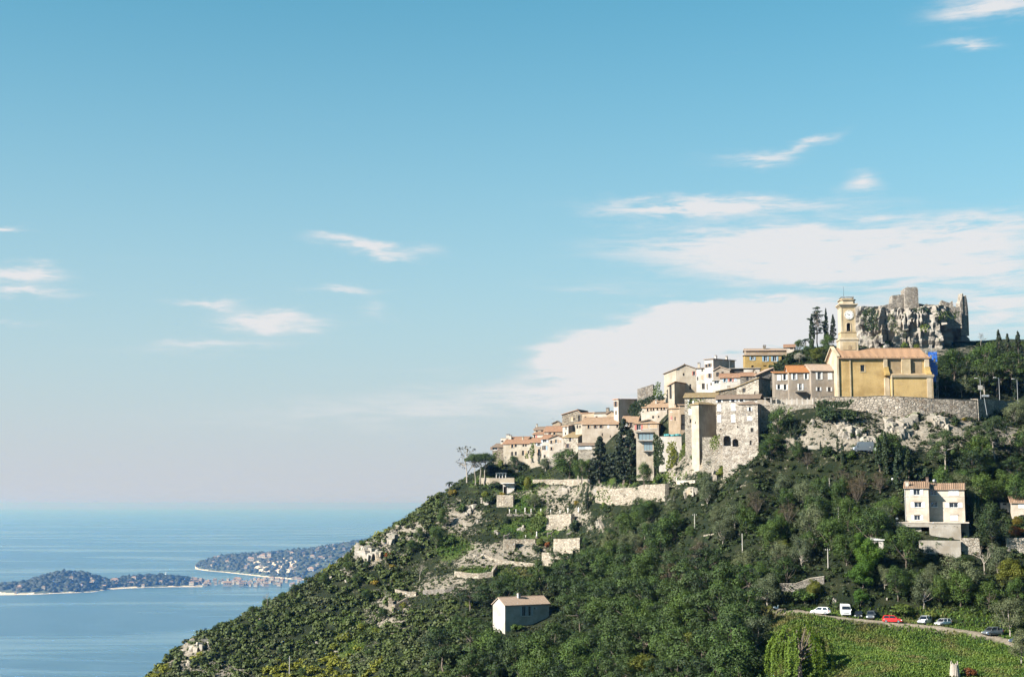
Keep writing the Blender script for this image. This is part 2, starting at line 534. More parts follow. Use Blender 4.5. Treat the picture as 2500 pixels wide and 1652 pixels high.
M['stone_garden'] = rubble('rubble_garden', (0.62, 0.54, 0.43), 1.5, 0.32)
M['ruin'] = rubble('rubble_ruin', (0.52, 0.46, 0.39), 1.5, 0.4)
M['tile'] = tiles('tile_tan', (0.46, 0.29, 0.18), (0.58, 0.40, 0.26))
M['tile_red'] = tiles('tile_red', (0.42, 0.22, 0.13), (0.54, 0.32, 0.20), lich=0.45)
M['tile_orange'] = tiles('tile_orange', (0.55, 0.22, 0.07), (0.60, 0.27, 0.10), lich=0.12)
M['tile_pale'] = tiles('tile_pale', (0.58, 0.42, 0.31), (0.66, 0.50, 0.38), lich=0.25)
M['tile_church'] = tiles('tile_church', (0.55, 0.31, 0.17), (0.66, 0.42, 0.26), (0.45, 0.30, 0.16), 0.35, pitch=0.34)
M['tile_moss'] = tiles('tile_moss', (0.36, 0.25, 0.13), (0.46, 0.34, 0.18), (0.24, 0.21, 0.07), 0.8)
M['tile_brown'] = tiles('tile_brown', (0.30, 0.21, 0.15), (0.40, 0.29, 0.21), (0.17, 0.14, 0.10), 0.6)
M['tile_house'] = tiles('tile_house', (0.52, 0.31, 0.19), (0.66, 0.46, 0.32), (0.30, 0.20, 0.12), 0.4, pitch=0.5)
M['shutter_white'] = plain('shutter_white', (0.72, 0.72, 0.71), 0.6)
M['shutter_grey'] = plain('shutter_grey', (0.40, 0.44, 0.48), 0.6)
M['shutter_blue'] = plain('shutter_blue', (0.24, 0.36, 0.46), 0.6)
M['shutter_tan'] = plain('shutter_tan', (0.46, 0.32, 0.20), 0.7)
M['shutter_red'] = plain('shutter_red', (0.42, 0.13, 0.10), 0.7)
M['shutter_brown'] = plain('shutter_brown', (0.20, 0.13, 0.09), 0.7)
M['frame_white'] = plain('frame_white', (0.70, 0.69, 0.66), 0.5)
M['frame_dark'] = plain('frame_dark', (0.10, 0.08, 0.07), 0.6)
M['glass'] = plain('window_glass', (0.018, 0.021, 0.026), 0.12, spec=0.6)
M['glass_sky'] = plain('glazing_pale', (0.20, 0.27, 0.30), 0.06, spec=0.9)
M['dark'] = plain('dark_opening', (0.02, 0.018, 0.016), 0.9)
M['iron'] = plain('iron_dark', (0.03, 0.03, 0.032), 0.55, 0.6)
M['metal_grey'] = plain('metal_grey', (0.42, 0.43, 0.44), 0.45, 0.5)
M['pole'] = plain('pole_wood_grey', (0.42, 0.39, 0.35), 0.85)
M['clock_face'] = plain('clock_face_white', (0.74, 0.72, 0.66), 0.5)
M['clock_ink'] = plain('clock_ink', (0.03, 0.03, 0.035), 0.5)
M['scaffold_blue'] = plain('scaffold_net_blue', (0.02, 0.13, 0.52), 0.6)
M['marble'] = plain('statue_white', (0.74, 0.72, 0.68), 0.6)
M['canvas'] = plain('canvas_white', (0.75, 0.74, 0.71), 0.8)
M['tarp'] = plain('tarp_teal', (0.02, 0.22, 0.24), 0.5)
M['bark'] = plain('bark', (0.13, 0.10, 0.075), 0.95)
M['bark_brown'] = plain('bark_brown', (0.12, 0.095, 0.07), 0.95)
M['bark_pale'] = plain('bark_pale', (0.36, 0.31, 0.26), 0.95)
M['rock'] = rockmat('limestone', (0.56, 0.51, 0.44))
M['rock_grey'] = rockmat('limestone_grey', (0.52, 0.48, 0.43), 0.4)
# foliage
M['f_cypress'] = foliage('leaf_cypress', (0.012, 0.030, 0.010), (0.042, 0.075, 0.024), trans=0.1)
M['f_conifer'] = foliage('leaf_conifer', (0.010, 0.022, 0.008), (0.030, 0.050, 0.018), trans=0.1)
M['f_cedar'] = foliage('leaf_cedar', (0.016, 0.034, 0.020), (0.045, 0.075, 0.040), trans=0.1)
M['f_pine'] = foliage('leaf_pine', (0.030, 0.058, 0.016), (0.080, 0.125, 0.030), trans=0.2)
M['f_pine_dark'] = foliage('leaf_pine_dark', (0.004, 0.016, 0.003), (0.054, 0.104, 0.013), trans=0.08)
M['f_olive'] = foliage('leaf_olive', (0.060, 0.085, 0.036), (0.175, 0.215, 0.105), trans=0.2)
M['f_oak'] = foliage('leaf_oak', (0.005, 0.020, 0.003), (0.080, 0.150, 0.016), trans=0.1)
M['f_brown'] = foliage('leaf_brown', (0.070, 0.060, 0.034), (0.135, 0.110, 0.062), trans=0.2)
M['f_bright'] = foliage('leaf_bright', (0.036, 0.110, 0.010), (0.120, 0.250, 0.025), trans=0.35)
M['f_yellow'] = foliage('leaf_yellow_green', (0.085, 0.115, 0.012), (0.200, 0.220, 0.025), trans=0.35)
M['f_gold'] = foliage('leaf_gold', (0.26, 0.20, 0.02), (0.42, 0.32, 0.04), trans=0.35)
M['f_willow'] = foliage('leaf_willow', (0.070, 0.140, 0.012), (0.200, 0.320, 0.030), trans=0.4)
M['f_orange'] = foliage('leaf_orange', (0.20, 0.060, 0.012), (0.34, 0.12, 0.03), trans=0.3)
M['f_ivy'] = foliage('leaf_ivy', (0.018, 0.042, 0.012), (0.050, 0.090, 0.022), trans=0.2)
M['f_ivy_light'] = foliage('leaf_ivy_light', (0.080, 0.140, 0.020), (0.190, 0.250, 0.045), trans=0.25)
M['f_scrub'] = foliage('leaf_scrub', (0.009, 0.025, 0.005), (0.084, 0.128, 0.020), (0.115, 0.115, 0.060), trans=0.1, ccw=0.6)
M['f_scrub_yellow'] = foliage('leaf_scrub_yellow', (0.12, 0.17, 0.014), (0.27, 0.30, 0.03), trans=0.3)
M['f_wood'] = foliage('leaf_wood', (0.007, 0.022, 0.004), (0.064, 0.104, 0.016), (0.085, 0.085, 0.038), trans=0.2, ccw=0.5)
M['f_blossom'] = foliage('blossom_white', (0.40, 0.38, 0.33), (0.62, 0.60, 0.54), trans=0.3)
M['f_grey'] = foliage('leaf_grey_airy', (0.11, 0.115, 0.085), (0.20, 0.20, 0.15), trans=0.3)
M['f_grass'] = foliage('grass_blade', (0.070, 0.155, 0.018), (0.210, 0.310, 0.045), (0.26, 0.21, 0.08), trans=0.3, ccw=0.8)
M['f_agave'] = foliage('leaf_agave', (0.12, 0.15, 0.10), (0.24, 0.26, 0.17), trans=0.1)
M['f_reed'] = foliage('reed_straw', (0.34, 0.28, 0.12), (0.50, 0.42, 0.20), trans=0.2)
M['f_cape'] = foliage('leaf_cape', (0.012, 0.022, 0.010), (0.042, 0.056, 0.024), trans=0.1)
# ------------------------------------------------------------------ house builder
CROP = {0: (0, 0, 1.0), 1: (1180, 940, 5.9325), 2: (1480, 880, 5.9325), 3: (1780, 820, 5.9325), 4: (1940, 680, 4.944), 5: (2150, 940, 6.031),
        'A': (1050, 1060, 5.227), 'B': (1450, 1060, 5.227), 'C': (1850, 1060, 5.227), 'D': (2050, 1100, 5.227), 'E': (1800, 1352, 3.39), 'F': (1050, 1352, 3.39), 'G': (330, 1252, 3.296), 'H': (0, 1200, 2.637)}
def cx(c, x, y):
    ox, oy, s = CROP[c]
    return ox + x / s, oy + y / s
class Face:
    """a wall plane standing at pixel (x0, ybase), seen at distance d, turned by yaw degrees"""
    def __init__(s, c, x0, ybase, d, yaw):
        s.c = c; s.d = d
        s.A = P(*cx(c, x0, ybase), d)
        s.yaw = math.radians(yaw)
        s.e = Vector((math.cos(s.yaw), math.sin(s.yaw), 0)); s.n = Vector((-math.sin(s.yaw), math.cos(s.yaw), 0))
    def uv(s, x, y):
        r = ray(*cx(s.c, x, y)); C0 = Vector((0, 0, CZ))
        p = C0 + r * ((s.A - C0).dot(s.n) / r.dot(s.n))
        return (p - s.A).dot(s.e), p.z - s.A.z
    def px_m(s):
        return s.d / FPX / CROP[s.c][2]
def wall_holes(mb, W, z0, z1, holes, y=0.0, depth=0.28, mi=0, x0=0.0):
    """upright rectangle x0..W, z0..z1 at y with rectangular openings and their reveals"""
    hs = []
    for (a, b, c, d) in holes:
        a, c = max(a, x0 + 0.05), min(c, W - 0.05); b, d = max(b, z0 + 0.05), min(d, z1 - 0.05)
        if c - a > 0.1 and d - b > 0.1: hs.append((a, b, c, d))
    xs = sorted({x0, W, *[h[0] for h in hs], *[h[2] for h in hs]}); zs = sorted({z0, z1, *[h[1] for h in hs], *[h[3] for h in hs]})
    for i in range(len(xs) - 1):
        for j in range(len(zs) - 1):
            mx_, mz = (xs[i] + xs[i + 1]) / 2, (zs[j] + zs[j + 1]) / 2
            if any(h[0] < mx_ < h[2] and h[1] < mz < h[3] for h in hs): continue
            mb.add([(xs[i], y, zs[j]), (xs[i + 1], y, zs[j]), (xs[i + 1], y, zs[j + 1]), (xs[i], y, zs[j + 1])], [(0, 1, 2, 3)], mi)
    for (a, b, c, d) in hs:
        q = [(a, y, b), (c, y, b), (c, y, d), (a, y, d), (a, y + depth, b), (c, y + depth, b), (c, y + depth, d), (a, y + depth, d)]
        mb.add(q, [(0, 4, 5, 1), (1, 5, 6, 2), (2, 6, 7, 3), (3, 7, 4, 0)], mi)
    return hs
def make_window(root, h, style='o', shut='shutter_white', y=0.0, arch=False):
    a, b, c, d = h
    w, hh = c - a, d - b
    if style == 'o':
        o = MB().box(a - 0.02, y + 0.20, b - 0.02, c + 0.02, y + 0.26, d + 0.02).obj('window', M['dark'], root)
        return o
    fr = MB(); tk = min(0.07, w * 0.12); yy = y + 0.13
    fr.box(a - 0.01, yy, b, a + tk, yy + 0.06, d).box(c - tk, yy, b, c + 0.01, yy + 0.06, d).box(a + tk, yy, b, c - tk, yy + 0.06, b + tk).box(a + tk, yy, d - tk, c - tk, yy + 0.06, d)
    if w > 0.75: fr.box((a + c) / 2 - tk * 0.5, yy, b + tk, (a + c) / 2 + tk * 0.5, yy + 0.06, d - tk)
    fr.box(a - 0.10, y - 0.10, b - 0.09, c + 0.10, y + 0.10, b - 0.005)
    o = fr.obj('window', M['frame_white'] if style in 'sce' else M['frame_dark'], root)
    MB().box(a, yy + 0.075, b, c, yy + 0.10, d).obj('pane', M['glass'], o)
    if style in 'swc':
        sm = M[shut]
        sw_ = w * 0.5
        if style == 'c':
            for (p, q) in ((a - 0.03, (a + c) / 2 - 0.012), ((a + c) / 2 + 0.012, c + 0.03)):
                shutter(o, p, q, b, d, y - 0.045, sm)
        else:
            shutter(o, a - sw_ - 0.03, a - 0.03, b, d, y - 0.07, sm); shutter(o, c + 0.03, c + sw_ + 0.03, b, d, y - 0.07, sm)
    return o
def shutter(par, p, q, b, d, y, sm):
    mb = MB().box(p, y, b, q, y + 0.035, d)
    n = max(2, int((d - b) / 0.22))
    for k in range(n):
        z = b + (k + 0.5) * (d - b) / n
        mb.box(p + 0.05, y - 0.018, z - 0.05, q - 0.05, y - 0.002, z + 0.03)
    mb.obj('shutter', sm, par)
def chimney(par, x, y, z0, z1, w=0.55, m_='cream', cap='tile'):
    mb = MB().box(x - w / 2, y - w / 2, z0, x + w / 2, y + w / 2, z1)
    mb.box(x - w / 2 - 0.08, y - w / 2 - 0.08, z1 + 0.002, x + w / 2 + 0.08, y + w / 2 + 0.08, z1 + 0.10)
    for sx in (-1, 1):
        mb.box(x + sx * w * 0.32 - 0.07, y - w * 0.4, z1 + 0.102, x + sx * w * 0.32 + 0.07, y + w * 0.4, z1 + 0.34)
    mb.box(x - w / 2 - 0.06, y - w / 2 - 0.06, z1 + 0.342, x + w / 2 + 0.06, y + w / 2 + 0.06, z1 + 0.42, 1)
    mb.obj('chimney', [M[m_], M['tile_brown']], par)
def house(name, label, c, x0, x1, ytop, ybase, d, yaw, dep, roof=('gu', 1.5), wall='cream', rm='tile', win=(), chim=(), found=5.0, shut='shutter_white', oh=0.35, cat='house', rwin=(), group=None, side_mat=None, ribs=False):
    F = Face(c, x0, ybase, d, yaw)
    W = F.uv(x1, ybase)[0]
    H = F.uv(x0, ytop)[1]
    root = empty(name, F.A, F.yaw, label, cat, group)
    mb = MB()
    holes = []
    for wd in win:
        u, v = F.uv(wd[0], wd[1]); k = F.px_m()
        ww, hh = 1.14 * wd[2] * k / max(0.5, math.cos(F.yaw)), 1.1 * wd[3] * k
        holes.append((u - ww / 2, v - hh / 2, u + ww / 2, v + hh / 2))
    kind, rise = roof[0], roof[1]
    zmin = H + min(0, rise) if kind == 'side' else H
    ok = wall_holes(mb, W, -found, zmin, holes)
    D = dep
    # side and back walls, gables
    if kind == 'gu':
        for x in (0, W):
            mb.add([(x, 0, -found), (x, D, -found), (x, D, H), (x, D / 2, H + rise), (x, 0, H)], [(0, 1, 2, 3, 4)])
        mb.add([(0, D, -found), (W, D, -found), (W, D, H), (0, D, H)], [(0, 1, 2, 3)])
        rf = MB()
        s = oh * rise / (D / 2)
        t1, t2 = H + 0.03, H + rise + 0.03
        rf.slab([(-oh, -oh, t1 - s), (W + oh, -oh, t1 - s), (W + oh, D / 2, t2), (-oh, D / 2, t2)], 0.16)
        rf.slab([(W + oh, D + oh, t1 - s), (-oh, D + oh, t1 - s), (-oh, D / 2 + 0.001, t2), (W + oh, D / 2 + 0.001, t2)], 0.16)
        rf.tube((-oh, D / 2, t2 + 0.02), (W + oh, D / 2, t2 + 0.02), 0.13, n=6)
        rz = lambda x, y: H + rise * (1 - abs(y - D / 2) / (D / 2))
    elif kind == 'gw':
        ap = W * (roof[2] if len(roof) > 2 else 0.5)
        for y in (0, D):
            mb.add([(0, y, H), (W, y, H), (ap, y, H + rise)], [(0, 1, 2)])
        mb.add([(0, D, -found), (W, D, -found), (W, D, H), (0, D, H)], [(0, 1, 2, 3)])
        for x in (0, W): mb.add([(x, 0, -found), (x, D, -found), (x, D, H), (x, 0, H)], [(0, 1, 2, 3)])
        rf = MB(); t1, t2 = H + 0.03, H + rise + 0.03
        sl_, sr = oh * rise / ap, oh * rise / (W - ap)
        rf.slab([(-oh, D + oh, t1 - sl_), (-oh, -oh, t1 - sl_), (ap, -oh, t2), (ap, D + oh, t2)], 0.16)
        rf.slab([(W + oh, -oh, t1 - sr), (W + oh, D + oh, t1 - sr), (ap + 0.001, D + oh, t2), (ap + 0.001, -oh, t2)], 0.16)
        rf.tube((ap, -oh, t2 + 0.02), (ap, D + oh, t2 + 0.02), 0.13, n=6)
        rz = lambda x, y: H + rise * (x / ap if x < ap else (W - x) / (W - ap))
    elif kind == 'mono':
        for x in (0, W): mb.add([(x, 0, -found), (x, D, -found), (x, D, H + rise), (x, 0, H)], [(0, 1, 2, 3)])
        mb.add([(0, D, -found), (W, D, -found), (W, D, H + rise), (0, D, H + rise)], [(0, 1, 2, 3)])
        rf = MB(); s = oh * rise / D
        rf.slab([(-oh, -oh, H + 0.03 - s), (W + oh, -oh, H + 0.03 - s), (W + oh, D + oh, H + rise + 0.03 + s), (-oh, D + oh, H + rise + 0.03 + s)], 0.16)
        rz = lambda x, y: H + rise * y / D
    elif kind == 'side':
        HL, HR = H, H + rise
        for y in (0, D): mb.add([(0, y, zmin), (W, y, zmin), (W, y, HR), (0, y, HL)], [(0, 1, 2, 3)])
        mb.add([(0, D, -found), (W, D, -found), (W, D, zmin), (0, D, zmin)], [(0, 1, 2, 3)])
        mb.add([(0, 0, -found), (0, D, -found), (0, D, HL), (0, 0, HL)], [(0, 1, 2, 3)]); mb.add([(W, 0, -found), (W, D, -found), (W, D, HR), (W, 0, HR)], [(0, 1, 2, 3)])
        rf = MB(); s = oh * rise / W
        rf.slab([(-oh, D + oh, HL + 0.03 - s), (-oh, -oh, HL + 0.03 - s), (W + oh, -oh, HR + 0.03 + s), (W + oh, D + oh, HR + 0.03 + s)], 0.16)
        rz = lambda x, y: HL + rise * x / W
    elif kind == 'hip':
        for x in (0, W): mb.add([(x, 0, -found), (x, D, -found), (x, D, H), (x, 0, H)], [(0, 1, 2, 3)])
        mb.add([(0, D, -found), (W, D, -found), (W, D, H), (0, D, H)], [(0, 1, 2, 3)])
        rf = MB(); t1, t2 = H + 0.03, H + rise + 0.03
        if W >= D: r0, r1 = (min(D / 2, W * 0.4), D / 2), (W - min(D / 2, W * 0.4), D / 2)
        else: r0, r1 = (W / 2, W / 2), (W / 2, D - W / 2)
        a_, b_, c_, d_ = (-oh, -oh, t1), (W + oh, -oh, t1), (W + oh, D + oh, t1), (-oh, D + oh, t1)
        p_, q_ = (*r0, t2), (*r1, t2)
        if W >= D:
            rf.slab([a_, b_, q_, p_], 0.15); rf.slab([b_, c_, q_], 0.15); rf.slab([c_, d_, p_, q_], 0.15); rf.slab([d_, a_, p_], 0.15)
        else:
            rf.slab([a_, b_, p_], 0.15); rf.slab([b_, c_, q_, p_], 0.15); rf.slab([c_, d_, q_], 0.15); rf.slab([d_, a_, p_, q_], 0.15)
        rz = lambda x, y: H + rise * 0.7
    else:  # flat with parapet
        for x in (0, W): mb.add([(x, 0, -found), (x, D, -found), (x, D, H), (x, 0, H)], [(0, 1, 2, 3)])
        mb.add([(0, D, -found), (W, D, -found), (W, D, H), (0, D, H)], [(0, 1, 2, 3)])
        rf = MB().box(0.25, 0.25, H - 0.9, W - 0.25, D - 0.25, H - 0.5)
        for (xa, ya, xb, yb) in ((-0.06, -0.06, W + 0.06, 0.25), (-0.06, D - 0.25, W + 0.06, D + 0.06), (-0.06, 0.252, 0.25, D - 0.252), (W - 0.25, 0.252, W + 0.06, D - 0.252)):
            rf.box(xa, ya, H + 0.002, xb, yb, H + 0.14)
        rz = lambda x, y: H - 0.5
    wl = mb.obj('wall', M[wall], root)
    ro = rf.obj('roof', M[rm], root)
    if ribs and kind == 'gu':
        rb = MB(); n = int((W + 2 * oh) / 0.36); s = oh * rise / (D / 2)
        for i in range(n):
            x = -oh + (i + 0.5) * (W + 2 * oh) / n
            rb.tube((x, -oh - 0.03, H + 0.05 - s), (x, D / 2, H + rise + 0.05), 0.10, 0.10, 5)
        rb.obj('tile_rows', M[rm], ro)
    for wd, h in zip(win, holes):
        h = (max(h[0], 0.05), max(h[1], -found + 0.05), min(h[2], W - 0.05), min(h[3], zmin - 0.05))
        if h[2] - h[0] > 0.1 and h[3] - h[1] > 0.1:
            make_window(root, h, wd[4] if len(wd) > 4 else 'o', wd[5] if len(wd) > 5 else shut)
    for ch in chim:
        x, y = W * ch[0], D * ch[1]
        z = rz(x, y)
        chimney(ro, x, y, z - 0.5, z + ch[2], ch[3] if len(ch) > 3 else 0.6, ch[4] if len(ch) > 4 else wall)
    HOUSES.append((name, label, F.A + F.e * (W / 2) - F.n * 0.5 - Vector((0, 0, found * 0.42 if found > 5.5 else 0)), W, H, D))
    return root, F, W, H
HOUSES = []
# ------------------------------------------------------------------ the village, from its left tip to the church
S_, C_ = 's', 'c'
# left tip
house('corner_house', 'narrow stone house with dark glazed loggia at the far left tip of the village', 1, 132, 290, 890, 1110, 476, -14, 6, ('mono', 1.3), 'stone', 'tile_brown',
      [(165, 910, 60, 50, 's', 'shutter_brown')], found=9)
house('row_house', 'long pale stone house with red tiles next to the loggia house', 1, 290, 672, 842, 1085, 474, -18, 7, ('gu', 1.3), 'cream', 'tile_red',
      [(420, 880, 26, 42, 'w', 'shutter_tan'), (470, 872, 24, 40), (418, 990, 26, 50), (470, 988, 26, 50), (580, 864, 22, 46), (616, 862, 20, 44), (575, 980, 26, 62), (608, 980, 20, 60, 'c', 'shutter_tan'), (655, 968, 18, 40)],
      [(0.12, 0.6, 1.5, 0.8, 'pale'), (0.62, 0.5, 0.7, 0.45)], found=9)
house('terrace_house', 'small pale roof terrace house rising behind the long red roofed house', 1, 250, 400, 770, 840, 480, -18, 4, ('flat', 0), 'pale', 'concrete', [(345, 800, 26, 40), (275, 812, 30, 22)], [(0.55, 0.5, 1.6, 1.0, 'pale')])
house('low_roof_house', 'low house with thin tiled roof line behind the red roofs at the left tip', 1, 400, 640, 775, 850, 481, -18, 5, ('gu', 0.7), 'pink', 'tile_red')
house('row_house', 'narrow pale house with an ivy column and red tiles in the left row', 1, 672, 846, 822, 1075, 470, -18, 7, ('gu', 1.4), 'cream', 'tile_red',
      [(765, 840, 18, 38), (806, 856, 36, 40, 's', 'shutter_grey'), (724, 980, 22, 74), (805, 968, 24, 76, 'w', 'shutter_tan')], found=9)
house('row_house', 'pale house with wide shuttered window under a red roof in the left row', 1, 846, 952, 772, 1078, 468, -18, 7, ('gu', 1.3), 'pale', 'tile_red',
      [(890, 802, 44, 46, 's', 'shutter_grey'), (864, 905, 18, 56), (892, 905, 20, 56), (918, 905, 16, 54, 'c', 'shutter_blue'), (888, 1030, 26, 40)], [(0.3, 0.6, 0.8)], found=9)
house('gable_house', 'pale house with plain gable end facing the valley in the left row', 1, 952, 1162, 762, 1080, 466, -12, 9, ('gw', 0.95, 0.55), 'pale', 'tile_red',
      [(985, 820, 22, 38, 'w', 'shutter_tan'), (1055, 812, 30, 46, 's', 'shutter_tan'), (1115, 815, 18, 36, 'c', 'shutter_tan'), (988, 916, 22, 38, 'w', 'shutter_tan')], found=9)
house('end_house', 'stone house with olive tan roof and shaded gable beside the big oak', 1, 1164, 1372, 748, 1000, 462, -36, 11, ('gu', 1.7), 'stone_pale', 'tile_moss',
      [(1258, 785, 26, 54), (1185, 845, 14, 22), (1222, 876, 30, 50, 'w', 'shutter_brown')], found=9)
house('glazed_annex', 'low annex with a strip of white glazing under a grey roof', 1, 1375, 1650, 868, 1010, 440, -8, 5, ('mono', 0.9), 'stone_pale', 'tile_brown',
      [(1424, 895, 84, 50, 'c', 'shutter_grey'), (1520, 895, 84, 50, 'c', 'shutter_white')], found=5)
# second row
house('stepped_house', 'small stepped house with paired windows left of the red hipped roof', 1, 716, 882, 704, 790, 478, -20, 5, ('mono', 0.9), 'pale', 'tile_red', [(740, 745, 18, 40), (766, 745, 16, 40, 'c', 'shutter_red')])
house('stepped_house', 'small upper house with green terrace plants on the left skyline', 1, 735, 890, 640, 720, 484, -20, 5, ('gu', 0.9), 'cream', 'tile_brown', [(775, 668, 18, 24), (850, 650, 26, 36)], [(0.05, 0.5, 0.7, 0.4)])
house('red_roof_house', 'house with broad bright red tiled roof in the left half of the village', 1, 884, 1184, 665, 760, 474, -14, 8, ('gu', 1.75), 'cream', 'tile_red', [(930, 692, 24, 40, 'w', 'shutter_brown'), (965, 692, 22, 40), (1030, 690, 26, 40, 'w', 'shutter_tan')])
house('link_house', 'narrow bright house in front of a shaded court beside the red roof', 1, 1150, 1232, 590, 760, 470, -38, 6, ('mono', 1.0), 'pale', 'tile', [(1198, 622, 14, 38), (1190, 700, 14, 30)], found=7)
house('court_house', 'pale house with a small window left of the long seven window house', 1, 1335, 1436, 545, 720, 462, -30, 5, ('mono', 0.9), 'cream', 'tile', [(1362, 600, 20, 46), (1400, 600, 18, 34)], found=7)
house('attic_house', 'little attic with tiled cap peeping over the red roof', 1, 1000, 1130, 545, 600, 486, -14, 4, ('gw', 0.6), 'tan', 'tile_brown', [(1065, 530, 40, 16)])
house('crest_house', 'large stone house with low red roof and balcony on the left skyline', 1, 1142, 1430, 420, 575, 472, -24, 9, ('gw', 1.4, 0.78), 'stone', 'tile_red',
      [(1285, 490, 26, 50, 'c', 'shutter_tan'), (1390, 478, 28, 80), (1315, 490, 16, 34)], found=8)
house('shaded_house', 'tan house with deep shaded side under the low red roof', 1, 1432, 1610, 400, 560, 466, -40, 6, ('mono', 0.4), 'tan', 'tile_red', [(1480, 480, 20, 50)], found=8)
house('terrace_block', 'small pale block with square chimney beside the crest house', 1, 1605, 1790, 400, 500, 458, -22, 6, ('mono', 0.5), 'pale', 'tile_brown', [(1640, 460, 24, 20)], [(0.85, 0.5, 1.1, 0.9, 'stone')])
house('dome_roof_house', 'low house with dark rounded roof behind the long house', 1, 1790, 1905, 410, 500, 456, -30, 7, ('gw', 0.7), 'tan', 'tile_brown')
house('long_house', 'long house with a row of seven windows under a tan tiled roof', 1, 1432, 2010, 560, 830, 446, -12, 10, ('gu', 2.2), 'pink', 'tile',
      [(1525, 590, 24, 58, 'w', 'shutter_tan'), (1622, 590, 22, 52, 'w', 'shutter_brown'), (1705, 586, 24, 52, 'w', 'shutter_brown'), (1812, 580, 20, 66, 'c'), (1940, 580, 24, 62), (1722, 714, 14, 40), (1840, 740, 12, 30)], found=9)
house('long_house', 'house continuing the long tan roof behind the tall cypress', 1, 2012, 2230, 528, 800, 434, -12, 9, ('gu', 1.9), 'pink', 'tile', [(2070, 576, 22, 70, 'c'), (2140, 570, 22, 62, 'w', 'shutter_brown')], found=9)
# tall dark sided house on the skyline
house('shaded_tower_house', 'narrow tall house with one bright face and a large black shaded side', 1, 1892, 1958, 205, 490, 447, -58, 9.5, ('mono', 0.3), 'pale', 'tile_orange', [(1918, 270, 22, 70, 'w', 'shutter_brown'), (1922, 400, 16, 50)], found=8)
# middle group
house('ruined_house', 'roofless stone house with ivy on the skyline', 2, 452, 680, 415, 560, 442, -10, 6, ('side', 1.5), 'ruin', 'ruin', found=6, oh=0.02)
house('six_window_house', 'pale house with six upper windows under a broad tan roof', 2, 508, 884, 672, 860, 429, -20, 10, ('gu', 2.3), 'pale', 'tile',
      [(600, 706, 18, 44, 'w', 'shutter_tan'), (650, 701, 16, 42, 'w', 'shutter_tan'), (686, 697, 16, 44, 'w', 'shutter_tan'), (742, 692, 18, 44, 'w', 'shutter_tan'), (800, 690, 20, 44, 'w', 'shutter_tan'), (842, 686, 20, 44, 'w', 'shutter_tan'), (680, 818, 24, 34), (760, 812, 18, 26)], [(0.5, 0.25, 0.7, 0.5, 'pale')], found=7)
house('narrow_house', 'narrow tan house with roof terrace and shaded arch beside the mansion', 2, 906, 1068, 690, 1010, 414, -28, 6, ('mono', 0.7), 'tan', 'tile',
      [(946, 722, 18, 40, 'c', 'shutter_tan'), (945, 832, 18, 50, 'c', 'shutter_red'), (998, 840, 14, 50)], [(0.35, 0.4, 0.6, 0.5)], found=7)
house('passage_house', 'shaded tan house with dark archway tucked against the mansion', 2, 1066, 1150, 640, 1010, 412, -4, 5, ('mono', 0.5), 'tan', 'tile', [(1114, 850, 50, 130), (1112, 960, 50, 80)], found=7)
house('villa', 'house with pale garage shutters and low hipped tan roof above the glass bays', 2, 402, 762, 910, 1080, 420, -14, 8, ('hip', 1.5), 'pink', 'tile',
      [(472, 966, 50, 66, 's', 'shutter_red'), (562, 950, 64, 70, 'c', 'shutter_tan'), (686, 942, 90, 74, 'c', 'shutter_tan')], found=7)
# upper middle
house('big_gable_house', 'large tan house with plain gable on the skyline', 2, 1022, 1306, 112, 470, 428, -6, 12, ('gw', 1.25, 0.42), 'cream', 'tile_brown',
      [(1122, 200, 20, 36), (1275, 184, 26, 56, 's', 'shutter_red'), (1218, 378, 22, 70)], found=6)
house('side_house', 'bright lower wing left of the large skyline gable', 2, 842, 1022, 185, 560, 430, -30, 9, ('side', 1.3), 'cream', 'tile_brown', found=6)
house('lean_to_house', 'small house with tall dark opening and sloping roof before the skyline gable', 2, 900, 990, 360, 565, 423, -34, 7, ('side', 0.95), 'cream', 'tile_red', [(932, 455, 26, 180)], found=6)
house('tall_house', 'tall pale house with mixed tan shutters on the upper skyline', 2, 1310, 1432, 106, 440, 420, -18, 6, ('mono', 0.3), 'white', 'tile_brown',
      [(1325, 150, 14, 36, 'c'), (1390, 136, 16, 38), (1388, 246, 22, 56, 'c', 'shutter_tan'), (1325, 260, 14, 46), (1410, 372, 40, 76), (1340, 372, 20, 40, 'c')], [(0.1, 0.5, 1.3, 0.7, 'cream')], found=6)
house('tall_house', 'tallest pale house with a big shaded side wall on the upper skyline', 2, 1432, 1556, -20, 440, 416, -42, 11.5, ('mono', 0.35), 'white', 'tile_brown',
      [(1453, 76, 18, 40, 'w', 'shutter_brown'), (1498, 66, 24, 42, 'w', 'shutter_brown'), (1453, 222, 16, 54, 'c', 'shutter_tan'), (1500, 216, 22, 56, 'w', 'shutter_brown'), (1520, 340, 16, 34), (1462, 380, 12, 80)], [(0.3, 0.4, 0.9, 0.5), (0.8, 0.7, 0.7, 0.5)], found=6)
house('round_gable_house', 'grey stucco house with low gable and two windows in the upper village', 2, 1560, 1792, 135, 300, 411, -20, 7, ('gw', 1.0, 0.4), 'grey', 'tile_pale', [(1614, 200, 34, 54), (1686, 186, 28, 44)], found=6)
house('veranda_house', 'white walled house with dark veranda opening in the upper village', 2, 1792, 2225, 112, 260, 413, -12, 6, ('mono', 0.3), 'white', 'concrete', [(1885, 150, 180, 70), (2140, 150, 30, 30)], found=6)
house('bay_house', 'tiny white house with a square bay window', 2, 1545, 1648, 285, 420, 408, -20, 4, ('mono', 0.5), 'white', 'concrete', [(1600, 305, 56, 52, 's', 'shutter_white')], found=6)
